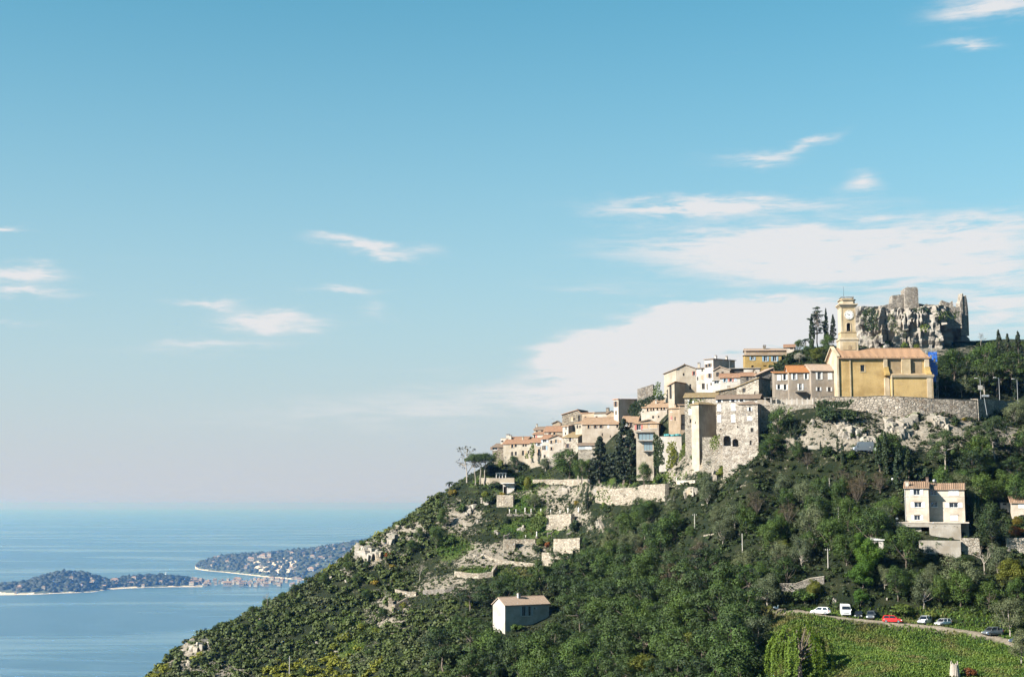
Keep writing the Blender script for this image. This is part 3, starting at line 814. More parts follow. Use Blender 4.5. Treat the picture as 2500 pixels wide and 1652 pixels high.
house('red_tile_house', 'low white house with red tiles and blue shuttered window', 2, 1648, 1945, 240, 420, 406, -12, 6, ('gu', 1.2), 'white', 'tile_red',
      [(1720, 282, 22, 52, 's', 'shutter_blue'), (1805, 282, 30, 42, 's', 'shutter_red'), (1874, 276, 30, 40, 'c', 'shutter_grey')], found=6)
house('stone_cottage', 'grey stone house with small window and pale red tiles in the upper village', 2, 1947, 2160, 215, 400, 404, -12, 6, ('gu', 1.0), 'stone_grey', 'tile_red', [(2046, 265, 28, 44)], [(0.95, 0.4, 0.6, 0.45, 'cream')], found=6)
house('stone_gable_house', 'grey stone house with tan gabled roof below the yellow house', 3, 400, 665, 560, 700, 402, 10, 7, ('gw', 2.1, 0.92), 'stone_grey', 'tile_pale', [(597, 615, 22, 36)], found=6)
house('black_gable_house', 'stone house whose right gable end is black with shade', 3, 110, 432, 735, 860, 396, -34, 8, ('side', 2.2), 'stone_pale', 'tile_moss', [(215, 785, 36, 54), (372, 825, 14, 36)], found=6)
house('chimney_house', 'low house with dark mossy roof and arched chimney behind the mansion', 2, 1600, 2060, 440, 520, 399, -10, 6, ('side', 1.6), 'stone', 'tile_moss', [(1998, 430, 32, 46)], [(0.38, 0.2, 0.5, 0.8, 'pink')], found=6)
# yellow house
house('yellow_house', 'ochre house with blue shutters under double tiled roofs', 3, 232, 762, 272, 470, 422, -4, 6, ('mono', 0.35), 'ochre_old', 'tile_pale',
      [(340, 326, 36, 46, 's', 'shutter_blue'), (527, 332, 40, 64, 's', 'shutter_blue'), (660, 332, 44, 64, 's', 'shutter_blue'), (340, 440, 30, 26), (520, 432, 40, 14)], found=6)
house('roof_storey', 'long low top floor with dark veranda under a pink tiled roof', 3, 240, 835, 205, 300, 428, -4, 5, ('gu', 0.6), 'tan', 'tile_pale', [(390, 218, 240, 22), (610, 216, 130, 22), (760, 216, 120, 22)], [(0.48, 0.4, 0.8, 0.8, 'stone')], found=5)
house('hilltop_house', 'small house with pink red roof at the edge of the hilltop trees', 3, 800, 945, 155, 215, 436, -12, 7, ('gu', 0.95), 'pale', 'tile_red', [(905, 180, 40, 20)], found=6)
# the houses next to the church
house('shuttered_house', 'low grey house with white shutters and small orange roof', 3, 662, 872, 528, 890, 382, -6, 8, ('mono', 1.0), 'grey', 'tile_orange',
      [(722, 602, 44, 72, 'c'), (806, 596, 34, 74, 's'), (722, 738, 34, 64, 's'), (812, 740, 34, 72, 's')], found=7)
house('balcony_house', 'grey stucco house with balcony and bright orange tiled roof', 3, 872, 1195, 516, 905, 379, -4, 9, ('gu', 2.0), 'grey', 'tile_orange',
      [(945, 590, 36, 74, 's'), (1116, 584, 30, 76, 's'), (1034, 738, 36, 84, 's')], found=7)
house('weathered_house', 'stained grey house with pale tiled roof against the church', 3, 1196, 1592, 492, 945, 377, 4, 9, ('gu', 1.9), 'grey', 'tile_pale',
      [(1306, 576, 42, 96, 's'), (1462, 580, 56, 90, 'c'), (1297, 766, 34, 48, 'w'), (1452, 770, 36, 52, 'w'), (1394, 900, 44, 50)], found=7)
# balcony of the orange roofed house
Fb = Face(3, 960, 808, 377.5, -4)
u1 = Fb.uv(1130, 808)[0]
bal = empty('balcony', Fb.A, Fb.yaw, 'iron balcony with railing on the orange roofed house', 'balcony')
MB().box(0, -0.4, 0, u1, 1.3, 0.14).obj('slab', M['concrete'], bal)
rl = MB().box(0, -0.4, 0.95, u1, -0.35, 1.0)
for k in range(15): rl.box(u1 * k / 14 - 0.015, -0.39, 0.141, u1 * k / 14 + 0.015, -0.36, 0.95)
rl.obj('railing', M['iron'], bal)

# ------------------------------------------------------------------ mansion
F = Face(2, 1150, 1010, 374, -16)
MZ = F.A.z
house('mansion', 'great stone mansion with white shutters above the arched terrace', 2, 1605, 2215, 548, 1075, 379, -16, 9, ('gu', 1.15), 'stone_mansion', 'tile_brown',
      [(1640, 582, 40, 36, 'w'), (1835, 576, 40, 36, 'w'), (1960, 570, 40, 34, 'w'), (1638, 680, 44, 86, 'c'), (1840, 672, 50, 92, 'c'), (1638, 838, 42, 92, 'c'), (1840, 834, 50, 98, 'c'), (1905, 960, 18, 26), (1658, 990, 16, 20)], found=9, oh=0.5)
house('mansion_wing', 'left wing of the mansion under a mossy roof', 2, 1142, 1604, 525, 1020, 391, -14, 8, ('gu', 1.25), 'stone_pale', 'tile_moss',
      [(1226, 598, 36, 56, 'w', 'shutter_white'), (1215, 740, 34, 80, 'c'), (1220, 872, 22, 44)], found=9, oh=0.4)
house('mansion_tower', 'projecting tower of the mansion with a bright edge and black shaded flank', 2, 1240, 1348, 636, 1260, 383, -52, 6.6, ('hip', 0.75), 'cream', 'tile_moss', [(1290, 900, 10, 30)], found=7, oh=0.35)
house('mansion_tower', 'right tower of the mansion with small windows and ruined stone base', 2, 1928, 2208, 628, 1420, 369, -20, 7.5, ('hip', 0.9), 'stone_mansion', 'tile_brown',
      [(2080, 700, 26, 48, 'w'), (2076, 836, 44, 52, 'c'), (2112, 1004, 36, 54), (2092, 1190, 24, 60)], found=9, oh=0.3)
# arcade wall under the mansion
def arch_wall(name, label, c, x0, x1, ytop, ybase, d, yaw, th, mat_, arches, found=4, cat='wall', open_=True):
    F = Face(c, x0, ybase, d, yaw); W = F.uv(x1, ybase)[0]; H = F.uv(x0, ytop)[1]
    root = tag(empty(name, F.A, F.yaw, label, cat), kind='thing')
    mb = MB(); hs = []
    for (ax, at, ab, aw) in arches:
        u, vt = F.uv(ax, at); vb = F.uv(ax, ab)[1]; w = aw * F.px_m()
        hs.append((u - w / 2, vb, u + w / 2, vt))
    wall_holes(mb, W, -found, H, hs, 0, th - 0.1)
    for (a, b, c2, d2) in hs:
        r = (c2 - a) / 2; n = 8
        for sgn, x_e in ((1, a), (-1, c2)):
            pts = [(x_e, d2)] + [((a + c2) / 2 - sgn * r * math.cos(math.pi / 2 * i / n), d2 - r + r * math.sin(math.pi / 2 * i / n)) for i in range(n + 1)]
            mb.add([(x, 0.001, z) for x, z in pts], [tuple(range(len(pts)))])
    mb.add([(0, 0, H), (W, 0, H), (W, th, H), (0, th, H)], [(0, 1, 2, 3)])
    mb.add([(0, 0, -found), (0, th, -found), (0, th, H), (0, 0, H)], [(0, 1, 2, 3)]); mb.add([(W, 0, -found), (W, th, -found), (W, th, H), (W, 0, H)], [(0, 1, 2, 3)])
    mb.obj('wall', M[mat_], root)
    for h in hs:
        MB().box(h[0] - 0.05, th - 0.12, h[1] - 0.05, h[2] + 0.05, th - 0.04, h[3] + 0.05).obj('recess', M['stone_grey'], root)
    return root
arch_wall('arcade_wall', 'pale terrace wall with two arched niches under the mansion', 2, 1690, 1935, 1070, 1440, 372, -18, 2.0, 'stone_mansion', [(1750, 1085, 1235, 110), (1870, 1130, 1245, 86)], found=6)
arch_wall('rampart', 'ruined pale stone rampart with ivy below the shaded tower', 2, 1395, 1690, 1110, 1440, 377, -10, 1.5, 'stone_pale', [], found=6)
# terrace with glass railing and teal awning beside the mansion
arch_wall('terrace_wall', 'white parapet wall of the ivy terrace left of the mansion', 2, 760, 1090, 1098, 1145, 402, -10, 3.0, 'white', [], found=9)
Ft = Face(2, 840, 1098, 402, -10)
tp = empty('pool_cover', Ft.A + Ft.n * 1.2 + Vector((0, 0, 0.0)), Ft.yaw, 'teal folded cover lying on the ivy terrace', 'cover')
mb = MB(); L = Ft.uv(1080, 1098)[0]
for k in range(10):
    mb.tube((L * k / 10, 0.4 * math.sin(k * 2.2), 0.35 + 0.1 * math.sin(k)), (L * (k + 1) / 10, 0.4 * math.sin(k * 2.2 + 2), 0.35 + 0.1 * math.sin(k + 1)), 0.34, 0.36, 7)
mb.obj('folds', M['tarp'], tp, smooth=True)

# glass bay house
def bay_house():
    F = Face(2, 438, 1480, 408, -8)
    W = F.uv(690, 1480)[0]; top = F.uv(438, 1040)[1]; g = F.uv
    root = empty('glass_bay_house', F.A, F.yaw, 'white house with two storeys of glazed bays beside the ivy wall', 'house')
    u0, v1 = g(470, 1050); u1, v0 = g(682, 1150)
    b0, w1 = g(545, 1180); b1, w0 = g(672, 1300)
    mb = MB()
    wall_holes(mb, W, -5, top, [(u0, v0, min(u1, W - .1), v1), (b0, w0, min(b1, W - .1), w1), (g(440, 0)[0] + 0.1, g(0, 1130)[1], g(466, 0)[0], g(0, 1070)[1]), (g(590, 0)[0], g(0, 1385)[1], g(640, 0)[0], g(0, 1340)[1])], 0, 0.5)
    mb.box(0, 0.6, -5, W, 6, top - 0.01)
    mb.add([(0, 0, -5), (0, 0.6, -5), (0, 0.6, top), (0, 0, top)], [(0, 1, 2, 3)]); mb.add([(W, 0, -5), (W, 0.6, -5), (W, 0.6, top), (W, 0, top)], [(0, 1, 2, 3)])
    mb.obj('wall', M['cream'], root)
    MB().box(-0.2, -0.5, top, W + 0.2, 6.2, top + 0.2).obj('roof', M['concrete'], root)
    for (a, z0, b_, z1, n) in ((u0, v0, min(u1, W - .1), v1, 4), (b0, w0, min(b1, W - .1), w1, 3)):
        fr = MB()
        for k in range(n + 1):
            x = a + (b_ - a) * k / n
            fr.box(x - 0.04, 0.02, z0, x + 0.04, 0.10, z1)
        fr.box(a, 0.02, z0, b_, 0.1, z0 + 0.07).box(a, 0.02, z1 - 0.07, b_, 0.1, z1)
        o = fr.obj('window', M['frame_dark'], root)
        for k in range(n):
            MB().box(a + (b_ - a) * k / n + 0.045, 0.05, z0 + 0.075, a + (b_ - a) * (k + 1) / n - 0.045, 0.07, z1 - 0.075).obj('pane', M['glass_sky'], o)
        MB().box(a - 0.3, -1.0, z0 - 0.22, b_ + 0.2, 0.0, z0 - 0.02).obj('balcony_slab', M['white'], root)
    return root
bay_house()

# garden colonnade in front of the shuttered houses
F = Face(3, 430, 1000, 371, -4)
Wc = F.uv(1225, 1000)[0]; Hc = F.uv(430, 905)[1]
col_ = empty('garden_terrace', F.A, F.yaw, 'terrace wall with white posts in front of the grey shuttered houses', 'terrace')
MB().box(0, 0.6, -7, Wc, 3.5, 0.0).obj('wall', M['stone_pale'], col_)
MB().box(-0.05, 0.5, 0.002, Wc + 0.05, 3.55, 0.14).obj('coping', M['pale'], col_)
MB().box(0, 3.0, 0.142, Wc, 3.3, Hc * 0.95).obj('back_wall', M['pale'], col_)
for k in range(9):
    x = Wc * (0.24 + 0.76 * k / 8) - 0.1
    MB().box(x - 0.14, 0.75, 0.142, x + 0.14, 1.03, Hc * 1.05).obj('post', M['white'], col_)
cp_ = empty('canopy', F.A + F.e * (F.uv(520, 1000)[0]) + F.n * 1.2 + Vector((0, 0, 0.15)), F.yaw, 'dark open shelter beside the black gable', 'shelter')
MB().box(0, 0, Hc * 1.06, 3.4, 1.6, Hc * 1.06 + 0.12).obj('roof', M['concrete'], cp_)
for x in (0.1, 1.6, 3.2): MB().box(x, 0.02, 0, x + 0.14, 0.16, Hc * 1.06 - 0.002).obj('post', M['white'], cp_)
# white garden table cloth / sign on the terrace and hedge are added with the plants
# ------------------------------------------------------------------ church
def church():
    F = Face(4, 540, 1442, 372, 0)
    g = F.uv
    W = g(1604, 1442)[0]; H = g(540, 945)[1]; D = 13.0
    root = empty('church', F.A, F.yaw, 'ochre baroque church with square clock tower and tiled roof', 'church')
    found = 5.0
    rise = g(540, 842)[1] - H + 0.55
    wb = MB()
    wx0, wz0 = g(796, 1118); wx1, wz1 = g(845, 1040)
    wall_holes(wb, W, -found, H, [(wx0, wz0, wx1, wz1)], 0, 0.5)
    wb.add([(W, 0, -found), (W, D, -found), (W, D, H), (W, D / 2, H + rise), (W, 0, H)], [(0, 1, 2, 3, 4)])
    wb.add([(0, D, -found), (W, D, -found), (W, D, H), (0, D, H)], [(0, 1, 2, 3)])
    wb.obj('wall', M['ochre'], root)
    # left gable front, cream
    gb = MB().add([(-0.02, 0, -found), (-0.02, D, -found), (-0.02, D, H + 0.1), (-0.02, D / 2, H + rise + 0.5), (-0.02, -0.25, H + 0.1), (-0.02, -0.25, -found)], [(0, 1, 2, 3, 4, 5)])
    gb.box(-0.5, -0.35, -found, 0.0, 0.3, H + 0.35)
    gb.obj('facade', M['church_cream'], root)
    # raking cornice of the gable
    gc = MB()
    gc.slab([(-0.6, D / 2, H + rise + 0.75), (-0.6, -0.6, H + 0.35), (0.3, -0.6, H + 0.35), (0.3, D / 2, H + rise + 0.75)], 0.35)
    gc.slab([(-0.6, D + 0.5, H + 0.35), (-0.6, D / 2 + 0.01, H + rise + 0.75), (0.3, D / 2 + 0.01, H + rise + 0.75), (0.3, D + 0.5, H + 0.35)], 0.35)
    gc.obj('gable_cornice', M['church_cream'], root)
    # roof
    rf = MB(); oh = 0.65; s = oh * rise / (D / 2)
    t1, t2 = H + 0.05, H + rise + 0.05
    rf.slab([(-0.15, -oh, t1 - s), (W + 0.9, -oh, t1 - s), (W + 0.3, D / 2, t2), (-0.15, D / 2, t2)], 0.22)
    rf.slab([(W + 0.9, D + oh, t1 - s), (-0.15, D + oh, t1 - s), (-0.15, D / 2 + 0.001, t2), (W + 0.3, D / 2 + 0.001, t2)], 0.22)
    ro = rf.obj('roof', M['tile_church'], root)
    rb = MB(); n = 58
    for i in range(n):
        x = 0.05 + (i + 0.5) * (W + 0.5) / n
        j = 0.03 * math.sin(i * 2.3)
        rb.tube((x, -oh - 0.04, t1 - s + 0.02), (x - 0.4 * i / n, D / 2, t2 + 0.03), 0.12 + j, 0.12, 5)
    rb.tube((-0.2, D / 2, t2 + 0.05), (W + 0.35, D / 2, t2 + 0.05), 0.18, n=7)
    rb.obj('tile_rows', M['tile_church'], ro)
    ev = MB().box(0.0, -0.45, H - 0.42, W + 0.3, -0.001, H - 0.20).box(0.0, -0.25, H - 0.62, W + 0.2, -0.001, H - 0.422)
    ev.obj('eaves_cornice', M['church_trim'], root)
    hx, hz = g(1158, 885)
    MB().slab([(hx - 0.5, 3.2, H + 1.15), (hx + 0.5, 3.2, H + 1.15), (hx + 0.5, 4.4, H + 1.62), (hx - 0.5, 4.4, H + 1.62)], 0.5).obj('roof_hatch', M['tile_brown'], ro)
    # window
    w = MB().box(wx0 - 0.22, -0.10, wz0 - 0.25, wx1 + 0.22, -0.001, wz0 - 0.02).obj('window', M['church_trim'], root)
    MB().box(wx0 + 0.02, 0.35, wz0, wx1 - 0.02, 0.42, wz1).obj('pane', M['glass'], w)
    MB().box(wx1 + 0.01, -0.05, wz0, wx1 + 0.2, -0.001, wz1 + 0.1).obj('surround', M['church_trim'], w)
    # pilasters and the downpipe strip
    for xa, xb, pr in ((546, 632, 0.10), (632, 646, 0.28)):
        a, b_ = g(xa, 0)[0], g(xb, 0)[0]
        MB().box(max(a, 0.02), -pr, -found, b_, -0.001, H - 0.63).obj('pilaster', M['church_trim'] if pr > 0.2 else M['ochre'], root)
    # side chapel: deep projecting lower block between two scrolled buttresses
    x0, x1 = g(1105, 0)[0], g(1602, 0)[0]
    zc = g(1200, 1165)[1]
    PR = 1.9
    cb = MB().box(x0, -PR, -found, x1 - 0.1, -0.001, zc - 0.75)
    cb.obj('side_chapel', M['ochre'], root)
    # thin pilasters on the chapel front
    for xa, xb in ((1105, 1118), (1566, 1600)):
        MB().box(g(xa, 0)[0], -PR - 0.16, -found, g(xb, 0)[0], -PR - 0.001, zc - 0.75).obj('pilaster', M['church_trim'], root)
    MB().box(x0 - 0.05, -PR - 0.35, zc - 0.75, x1 + 0.15, -0.001, zc - 0.45).box(x0 - 0.05, -PR - 0.5, zc - 0.448, x1 + 0.25, -0.001, zc - 0.2).obj('chapel_cornice', M['church_cream'], root)
    MB().slab([(x0 - 0.05, -PR - 0.55, zc - 0.15), (x1 + 0.25, -PR - 0.55, zc - 0.15), (x1 + 0.25, -0.002, zc + 0.55), (x0 - 0.05, -0.002, zc + 0.55)], 0.06).obj('chapel_roof', M['church_panel'], root)
    # recessed upper panels read as a paler field with a raised middle block
    pa, pz0 = g(1098, 1140); pb, pz1 = g(1530, 955)
    MB().box(pa, -0.05, zc + 0.56, pb, -0.001, H - 0.63).obj('upper_panel', M['church_panel'], root)
    ma, mb2 = g(1250, 0)[0], g(1356, 0)[0]
    MB().box(ma, -0.75, zc + 0.35, mb2, -0.051, H - 0.63).obj('raised_panel', M['church_trim'], root)
    sm0, sz0 = g(1364, 1036); sm1, sz1 = g(1382, 1012)
    MB().box(sm0, -0.12, sz0, sm1, -0.051, sz1).obj('vent', M['dark'], root)
    for xa, xb in ((1040, 1096), (1528, 1594)):
        a, b_ = g(xa, 0)[0], g(xb, 0)[0]
        bt = MB().box(a, -0.55, zc + 1.9, b_ - 0.3, -0.052, H - 0.63)
        bt.box(a, -PR - 0.22 if xa > 1200 else -0.9, -found, b_ if xa < 1200 else b_ - 0.25, -0.053, zc - 0.76)
        bt.obj('buttress', M['church_cream'], root)
        pr_ = [(-0.55, zc + 2.2), (-0.62, zc + 1.7), (-0.85, zc + 1.1), (-1.3, zc + 0.7), (-1.75, zc + 0.42), (-1.9, zc + 0.15), (-1.9, zc - 0.19), (-0.054, zc - 0.19), (-0.054, zc + 2.2)]
        n_ = len(pr_)
        v = [(a + 0.02, y, z) for y, z in pr_] + [(b_ - 0.05, y, z) for y, z in pr_]
        MB().add(v, [tuple(range(n_)), tuple(range(2 * n_ - 1, n_ - 1, -1))] + [(i, n_ + i, n_ + (i + 1) % n_, (i + 1) % n_) for i in range(n_)]).obj('scroll', M['ochre_old'], root)
    # ------------------------------------------------ tower, standing behind the nave roof
    T = Face(4, 570, 842, 377.5, -3)
    tg = lambda x, y: (T.uv(x, y)[0], T.uv(x, y)[1])
    TW = T.uv(745, 842)[0] ; TD = 4.2
    base = F.A; off = T.A - F.A
    def tb(name, mat_, boxes, parent=root, smooth=False):
        mb = MB()
        for bx_ in boxes: mb.box(*bx_)
        o = mb.obj(name, mat_, parent)
        o.location = off; o.rotation_euler = (0, 0, T.yaw - F.yaw)
        return o
    z = lambda y: T.uv(650, y)[1]
    X0, X1 = 0.0, TW
    q = 0.42
    tb('tower_base', M['church_cream'], [(X0 - q - 0.1, -q - 0.1, z(1000), X1 + q, TD + q, z(742))])
    tb('tower_base_panel', M['church_trim'], [(X0 + 0.25, -q - 0.2, z(860), X1 - 0.25, -q - 0.101, z(768))])
    nb = MB()
    cxn, czn = T.uv(660, 822); rn = 0.42
    pts = [(cxn - rn, z(850)), (cxn + rn, z(850))] + [(cxn + rn * math.cos(a), czn + rn * math.sin(a)) for a in [math.pi * k / 10 for k in range(11)]]
    nb.prism(pts, -q - 0.26, -q - 0.201)
    o = nb.obj('niche', M['church_panel'], root); o.location = off; o.rotation_euler = (0, 0, T.yaw)
    tb('tower_cornice', M['church_cream'], [(X0 - q - 0.3, -q - 0.3, z(742) + 0.002, X1 + q + 0.2, TD + q + 0.2, z(728)), (X0 - q - 0.12, -q - 0.12, z(728) + 0.002, X1 + q + 0.05, TD + q, z(712))])
    tb('tower_plinth', M['church_trim'], [(X0 - 0.12, -0.12, z(712) + 0.002, X1 + 0.12, TD + 0.12, z(655))])
    tb('tower_sill', M['church_panel'], [(X0 - 0.2, -0.2, z(655) + 0.002, X1 + 0.2, TD + 0.2, z(642))])
    # shaft with arched belfry opening
    mb = MB()
    zb, zt = z(642) + 0.002, z(345)
    ax, az_ = T.uv(650, 535); ahw = (T.uv(672, 535)[0] - T.uv(626, 535)[0]) / 2
    ab = T.uv(650, 634)[1]
    wall_holes(mb, X1, zb, zt, [(ax - ahw, ab, ax + ahw, az_)], 0, 0.8)
    for sgn, x_e in ((1, ax - ahw), (-1, ax + ahw)):
        n_ = 8
        ps = [(x_e, az_)] + [(ax - sgn * ahw * math.cos(math.pi / 2 * i / n_), az_ - ahw + ahw * math.sin(math.pi / 2 * i / n_)) for i in range(n_ + 1)]
        mb.add([(x, 0.001, zz) for x, zz in ps], [tuple(range(len(ps)))])
    mb.add([(X1, 0, zb), (X1, TD, zb), (X1, TD, zt), (X1, 0, zt)], [(0, 1, 2, 3)]); mb.add([(0, TD, zb), (X1, TD, zb), (X1, TD, zt), (0, TD, zt)], [(0, 1, 2, 3)])
    mb.add([(0, 0, zb), (0, TD, zb), (0, TD, zt), (0, 0, zt)], [(0, 1, 2, 3)])
    o = mb.obj('tower_shaft', M['church_trim'], root); o.location = off; o.rotation_euler = (0, 0, T.yaw)
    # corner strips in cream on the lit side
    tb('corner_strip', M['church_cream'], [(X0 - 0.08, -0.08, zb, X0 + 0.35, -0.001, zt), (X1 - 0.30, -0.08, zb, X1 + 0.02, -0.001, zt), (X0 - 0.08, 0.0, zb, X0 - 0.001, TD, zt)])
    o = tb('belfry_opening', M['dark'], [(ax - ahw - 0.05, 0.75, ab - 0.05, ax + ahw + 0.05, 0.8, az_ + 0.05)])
    bl = MB().lathe([(0.05, 0.75), (0.18, 0.72), (0.22, 0.4), (0.32, 0.1), (0.40, 0.0)], 12, 0, (ax, 0.45, ab + 0.35)).obj('bell', M['iron'], root); bl.location = off; bl.rotation_euler = (0, 0, T.yaw)
    # archivolt round the opening
    av = MB()
    for i in range(10):
        a0, a1 = math.pi * i / 10, math.pi * (i + 1) / 10
        r0, r1 = ahw + 0.02, ahw + 0.24
        cz_ = az_ - ahw
        av.prism([(ax + r0 * math.cos(a0), cz_ + r0 * math.sin(a0)), (ax + r1 * math.cos(a0), cz_ + r1 * math.sin(a0)), (ax + r1 * math.cos(a1), cz_ + r1 * math.sin(a1)), (ax + r0 * math.cos(a1), cz_ + r0 * math.sin(a1))], -0.10, -0.002)
    for sgn in (-1, 1):
        av.box(min(ax + sgn * (ahw + 0.02), ax + sgn * (ahw + 0.24)), -0.10, ab, max(ax + sgn * (ahw + 0.02), ax + sgn * (ahw + 0.24)), -0.002, az_ - ahw - 0.001)
    o = av.obj('archivolt', M['church_cream'], root); o.location = off; o.rotation_euler = (0, 0, T.yaw)
    # clock
    ccx, ccz = T.uv(655, 437); R = T.uv(717, 437)[0] - ccx
    ck = empty('clock', (0, 0, 0)); ck.parent = root; ck.location = off; ck.rotation_euler = (0, 0, T.yaw)
    def disc(name, r, y0, y1, mat_, n=40):
        pts = [(ccx + r * math.cos(2 * math.pi * k / n), ccz + r * math.sin(2 * math.pi * k / n)) for k in range(n)]
        return MB().prism(pts, y0, y1).obj(name, mat_, ck)
    disc('clock_rim', R, -0.14, -0.002, M['church_cream']); disc('clock_face', R * 0.88, -0.17, -0.141, M['clock_face'])
    nm = MB()
    for k in range(12):
        a = 2 * math.pi * k / 12; r0, r1 = R * 0.60, R * 0.82; hw = 0.07 if k % 3 else 0.10
        dx, dz = math.sin(a), math.cos(a)
        for off2 in ((-0.09, 0.09) if k % 3 == 0 else (0.0,)):
            px_, pz_ = dz * off2, -dx * off2
            nm.prism([(ccx + dx * r0 + px_ - dz * 0.055, ccz + dz * r0 + pz_ + dx * 0.055), (ccx + dx * r0 + px_ + dz * 0.055, ccz + dz * r0 + pz_ - dx * 0.055), (ccx + dx * r1 + px_ + dz * 0.055, ccz + dz * r1 + pz_ - dx * 0.055), (ccx + dx * r1 + px_ - dz * 0.055, ccz + dz * r1 + pz_ + dx * 0.055)], -0.185, -0.171)
    nm.obj('numerals', M['clock_ink'], ck)
    for nm_, ang, ln, hw in (('hour_hand', -68, 0.48, 0.07), ('minute_hand', -58, 0.78, 0.05)):
        a = math.radians(ang); dx, dz = math.sin(a), math.cos(a); L = R * ln
        yy = -0.20 if nm_ == 'hour_hand' else -0.22
        MB().prism([(ccx - dx * 0.2 - dz * hw, ccz - dz * 0.2 + dx * hw), (ccx - dx * 0.2 + dz * hw, ccz - dz * 0.2 - dx * hw), (ccx + dx * L + dz * 0.02, ccz + dz * L - dx * 0.02), (ccx + dx * L - dz * 0.02, ccz + dz * L + dx * 0.02)], yy, yy + 0.014).obj(nm_, M['clock_ink'], ck)
    disc('clock_boss', R * 0.12, -0.24, -0.221, M['clock_ink'], 12)
    # belt cornices, attic with chamfered corners, parapet, mast
    zc1 = z(345) + 0.002
    tb('belt_cornice', M['church_cream'], [(X0 - 0.2, -0.2, zc1, X1 + 0.2, TD + 0.2, z(330)), (X0 - 0.42, -0.42, z(330) + 0.002, X1 + 0.42, TD + 0.42, z(318)), (X0 - 0.62, -0.62, z(318) + 0.002, X1 + 0.62, TD + 0.62, z(305))])
    def octo(name, inset, ch, z0, z1, mat_, z1in=0.0):
        a0, b0, a1, b1 = X0 + inset, inset, X1 - inset, TD - inset
        ring = lambda k: [(a0 + ch, b0 + k), (a1 - ch, b0 + k), (a1 - k, b0 + ch), (a1 - k, b1 - ch), (a1 - ch, b1 - k), (a0 + ch, b1 - k), (a0 + k, b1 - ch), (a0 + k, b0 + ch)]
        v = [(x, y, z0) for x, y in ring(0)] + [(x, y, z1) for x, y in ring(z1in)]
        f = [tuple(range(7, -1, -1)), tuple(range(8, 16))] + [(i, (i + 1) % 8, 8 + (i + 1) % 8, 8 + i) for i in range(8)]
        o = MB().add(v, f).obj(name, mat_, root); o.location = off; o.rotation_euler = (0, 0, T.yaw)
    octo('attic', -0.05, 0.55, z(305) + 0.002, z(258), M['church_cream'], 0.08)
    octo('attic_cornice', -0.30, 0.65, z(258) + 0.002, z(250), M['church_cream'])
    octo('parapet', 0.22, 0.6, z(250) + 0.002, z(236), M['church_panel'])
    pr_ = MB(); k = 0.34
    zz0, zz1 = z(236) + 0.002, z(224)
    for i in range(9):
        x = X0 + k + (X1 - 2 * k) * i / 8
        for y in (k, TD - k): pr_.box(x - 0.05, y - 0.05, zz0, x + 0.05, y + 0.05, zz1)
        y = k + (TD - 2 * k) * i / 8
        if 0 < i < 8:
            for x2 in (X0 + k, X1 - k): pr_.box(x2 - 0.05, y - 0.05, zz0, x2 + 0.05, y + 0.05, zz1)
    pr_.box(X0 + k - 0.1, k - 0.1, zz1 + 0.002, X1 - k + 0.1, k + 0.1, zz1 + 0.14).box(X0 + k - 0.1, TD - k - 0.1, zz1 + 0.002, X1 - k + 0.1, TD - k + 0.1, zz1 + 0.14)
    pr_.box(X0 + k - 0.1, k + 0.102, zz1 + 0.002, X0 + k + 0.1, TD - k - 0.102, zz1 + 0.14).box(X1 - k - 0.1, k + 0.102, zz1 + 0.002, X1 - k + 0.1, TD - k - 0.102, zz1 + 0.14)
    o = pr_.obj('balustrade', M['stone_grey'], root); o.location = off; o.rotation_euler = (0, 0, T.yaw)
    mz = z(82)
    o = MB().tube((ax - 0.7, TD / 2, zz0), (ax - 0.7, TD / 2, mz), 0.05, 0.025, 5).obj('mast', M['iron'], root); o.location = off; o.rotation_euler = (0, 0, T.yaw)
    HOUSES.append(('church', 'church', F.A + F.e * W * 0.2 - F.n * 0.8, W, H, D)); HOUSES.append(('church', 'church', F.A + F.e * W * 0.8 - F.n * 2.5, W, H, D))
    return F, W, H, D
CHF, CHW, CHH, CHD = church()

# blue netted scaffold at the right end of the church
F = Face(4, 1612, 1420, 374, 0)
sw_ = F.uv(1735, 1420)[0]; sh_ = F.uv(1612, 872)[1]
sc = empty('scaffold', F.A, 0, 'steel scaffold with blue netting at the right end of the church', 'scaffold')
pm = MB()
for x in (0.1, sw_ * 0.5, sw_):
    for y in (0, 1.3): pm.tube((x, y, -2), (x, y, sh_ + (1.6 if x == sw_ * 0.5 else 0.3)), 0.045, n=5)
for k in range(7):
    z_ = sh_ * k / 6
    for y in (0, 1.3): pm.tube((0.1, y, z_), (sw_, y, z_), 0.035, n=5)
    for x in (0.1, sw_): pm.tube((x, 0, z_), (x, 1.3, z_), 0.035, n=5)
for k in range(4): pm.tube((sw_ * 0.5, -0.03, sh_ * k / 4), (sw_, -0.03, sh_ * (k + 1) / 4), 0.03, n=4)
pm.obj('tube_frame', M['metal_grey'], sc)
dk = MB()
for k in range(1, 6): dk.box(0.12, 0.05, sh_ * k / 6 - 0.05, sw_, 1.25, sh_ * k / 6)
dk.obj('decks', M['pole'], sc)
nt = MB(); rr = random.Random(3)
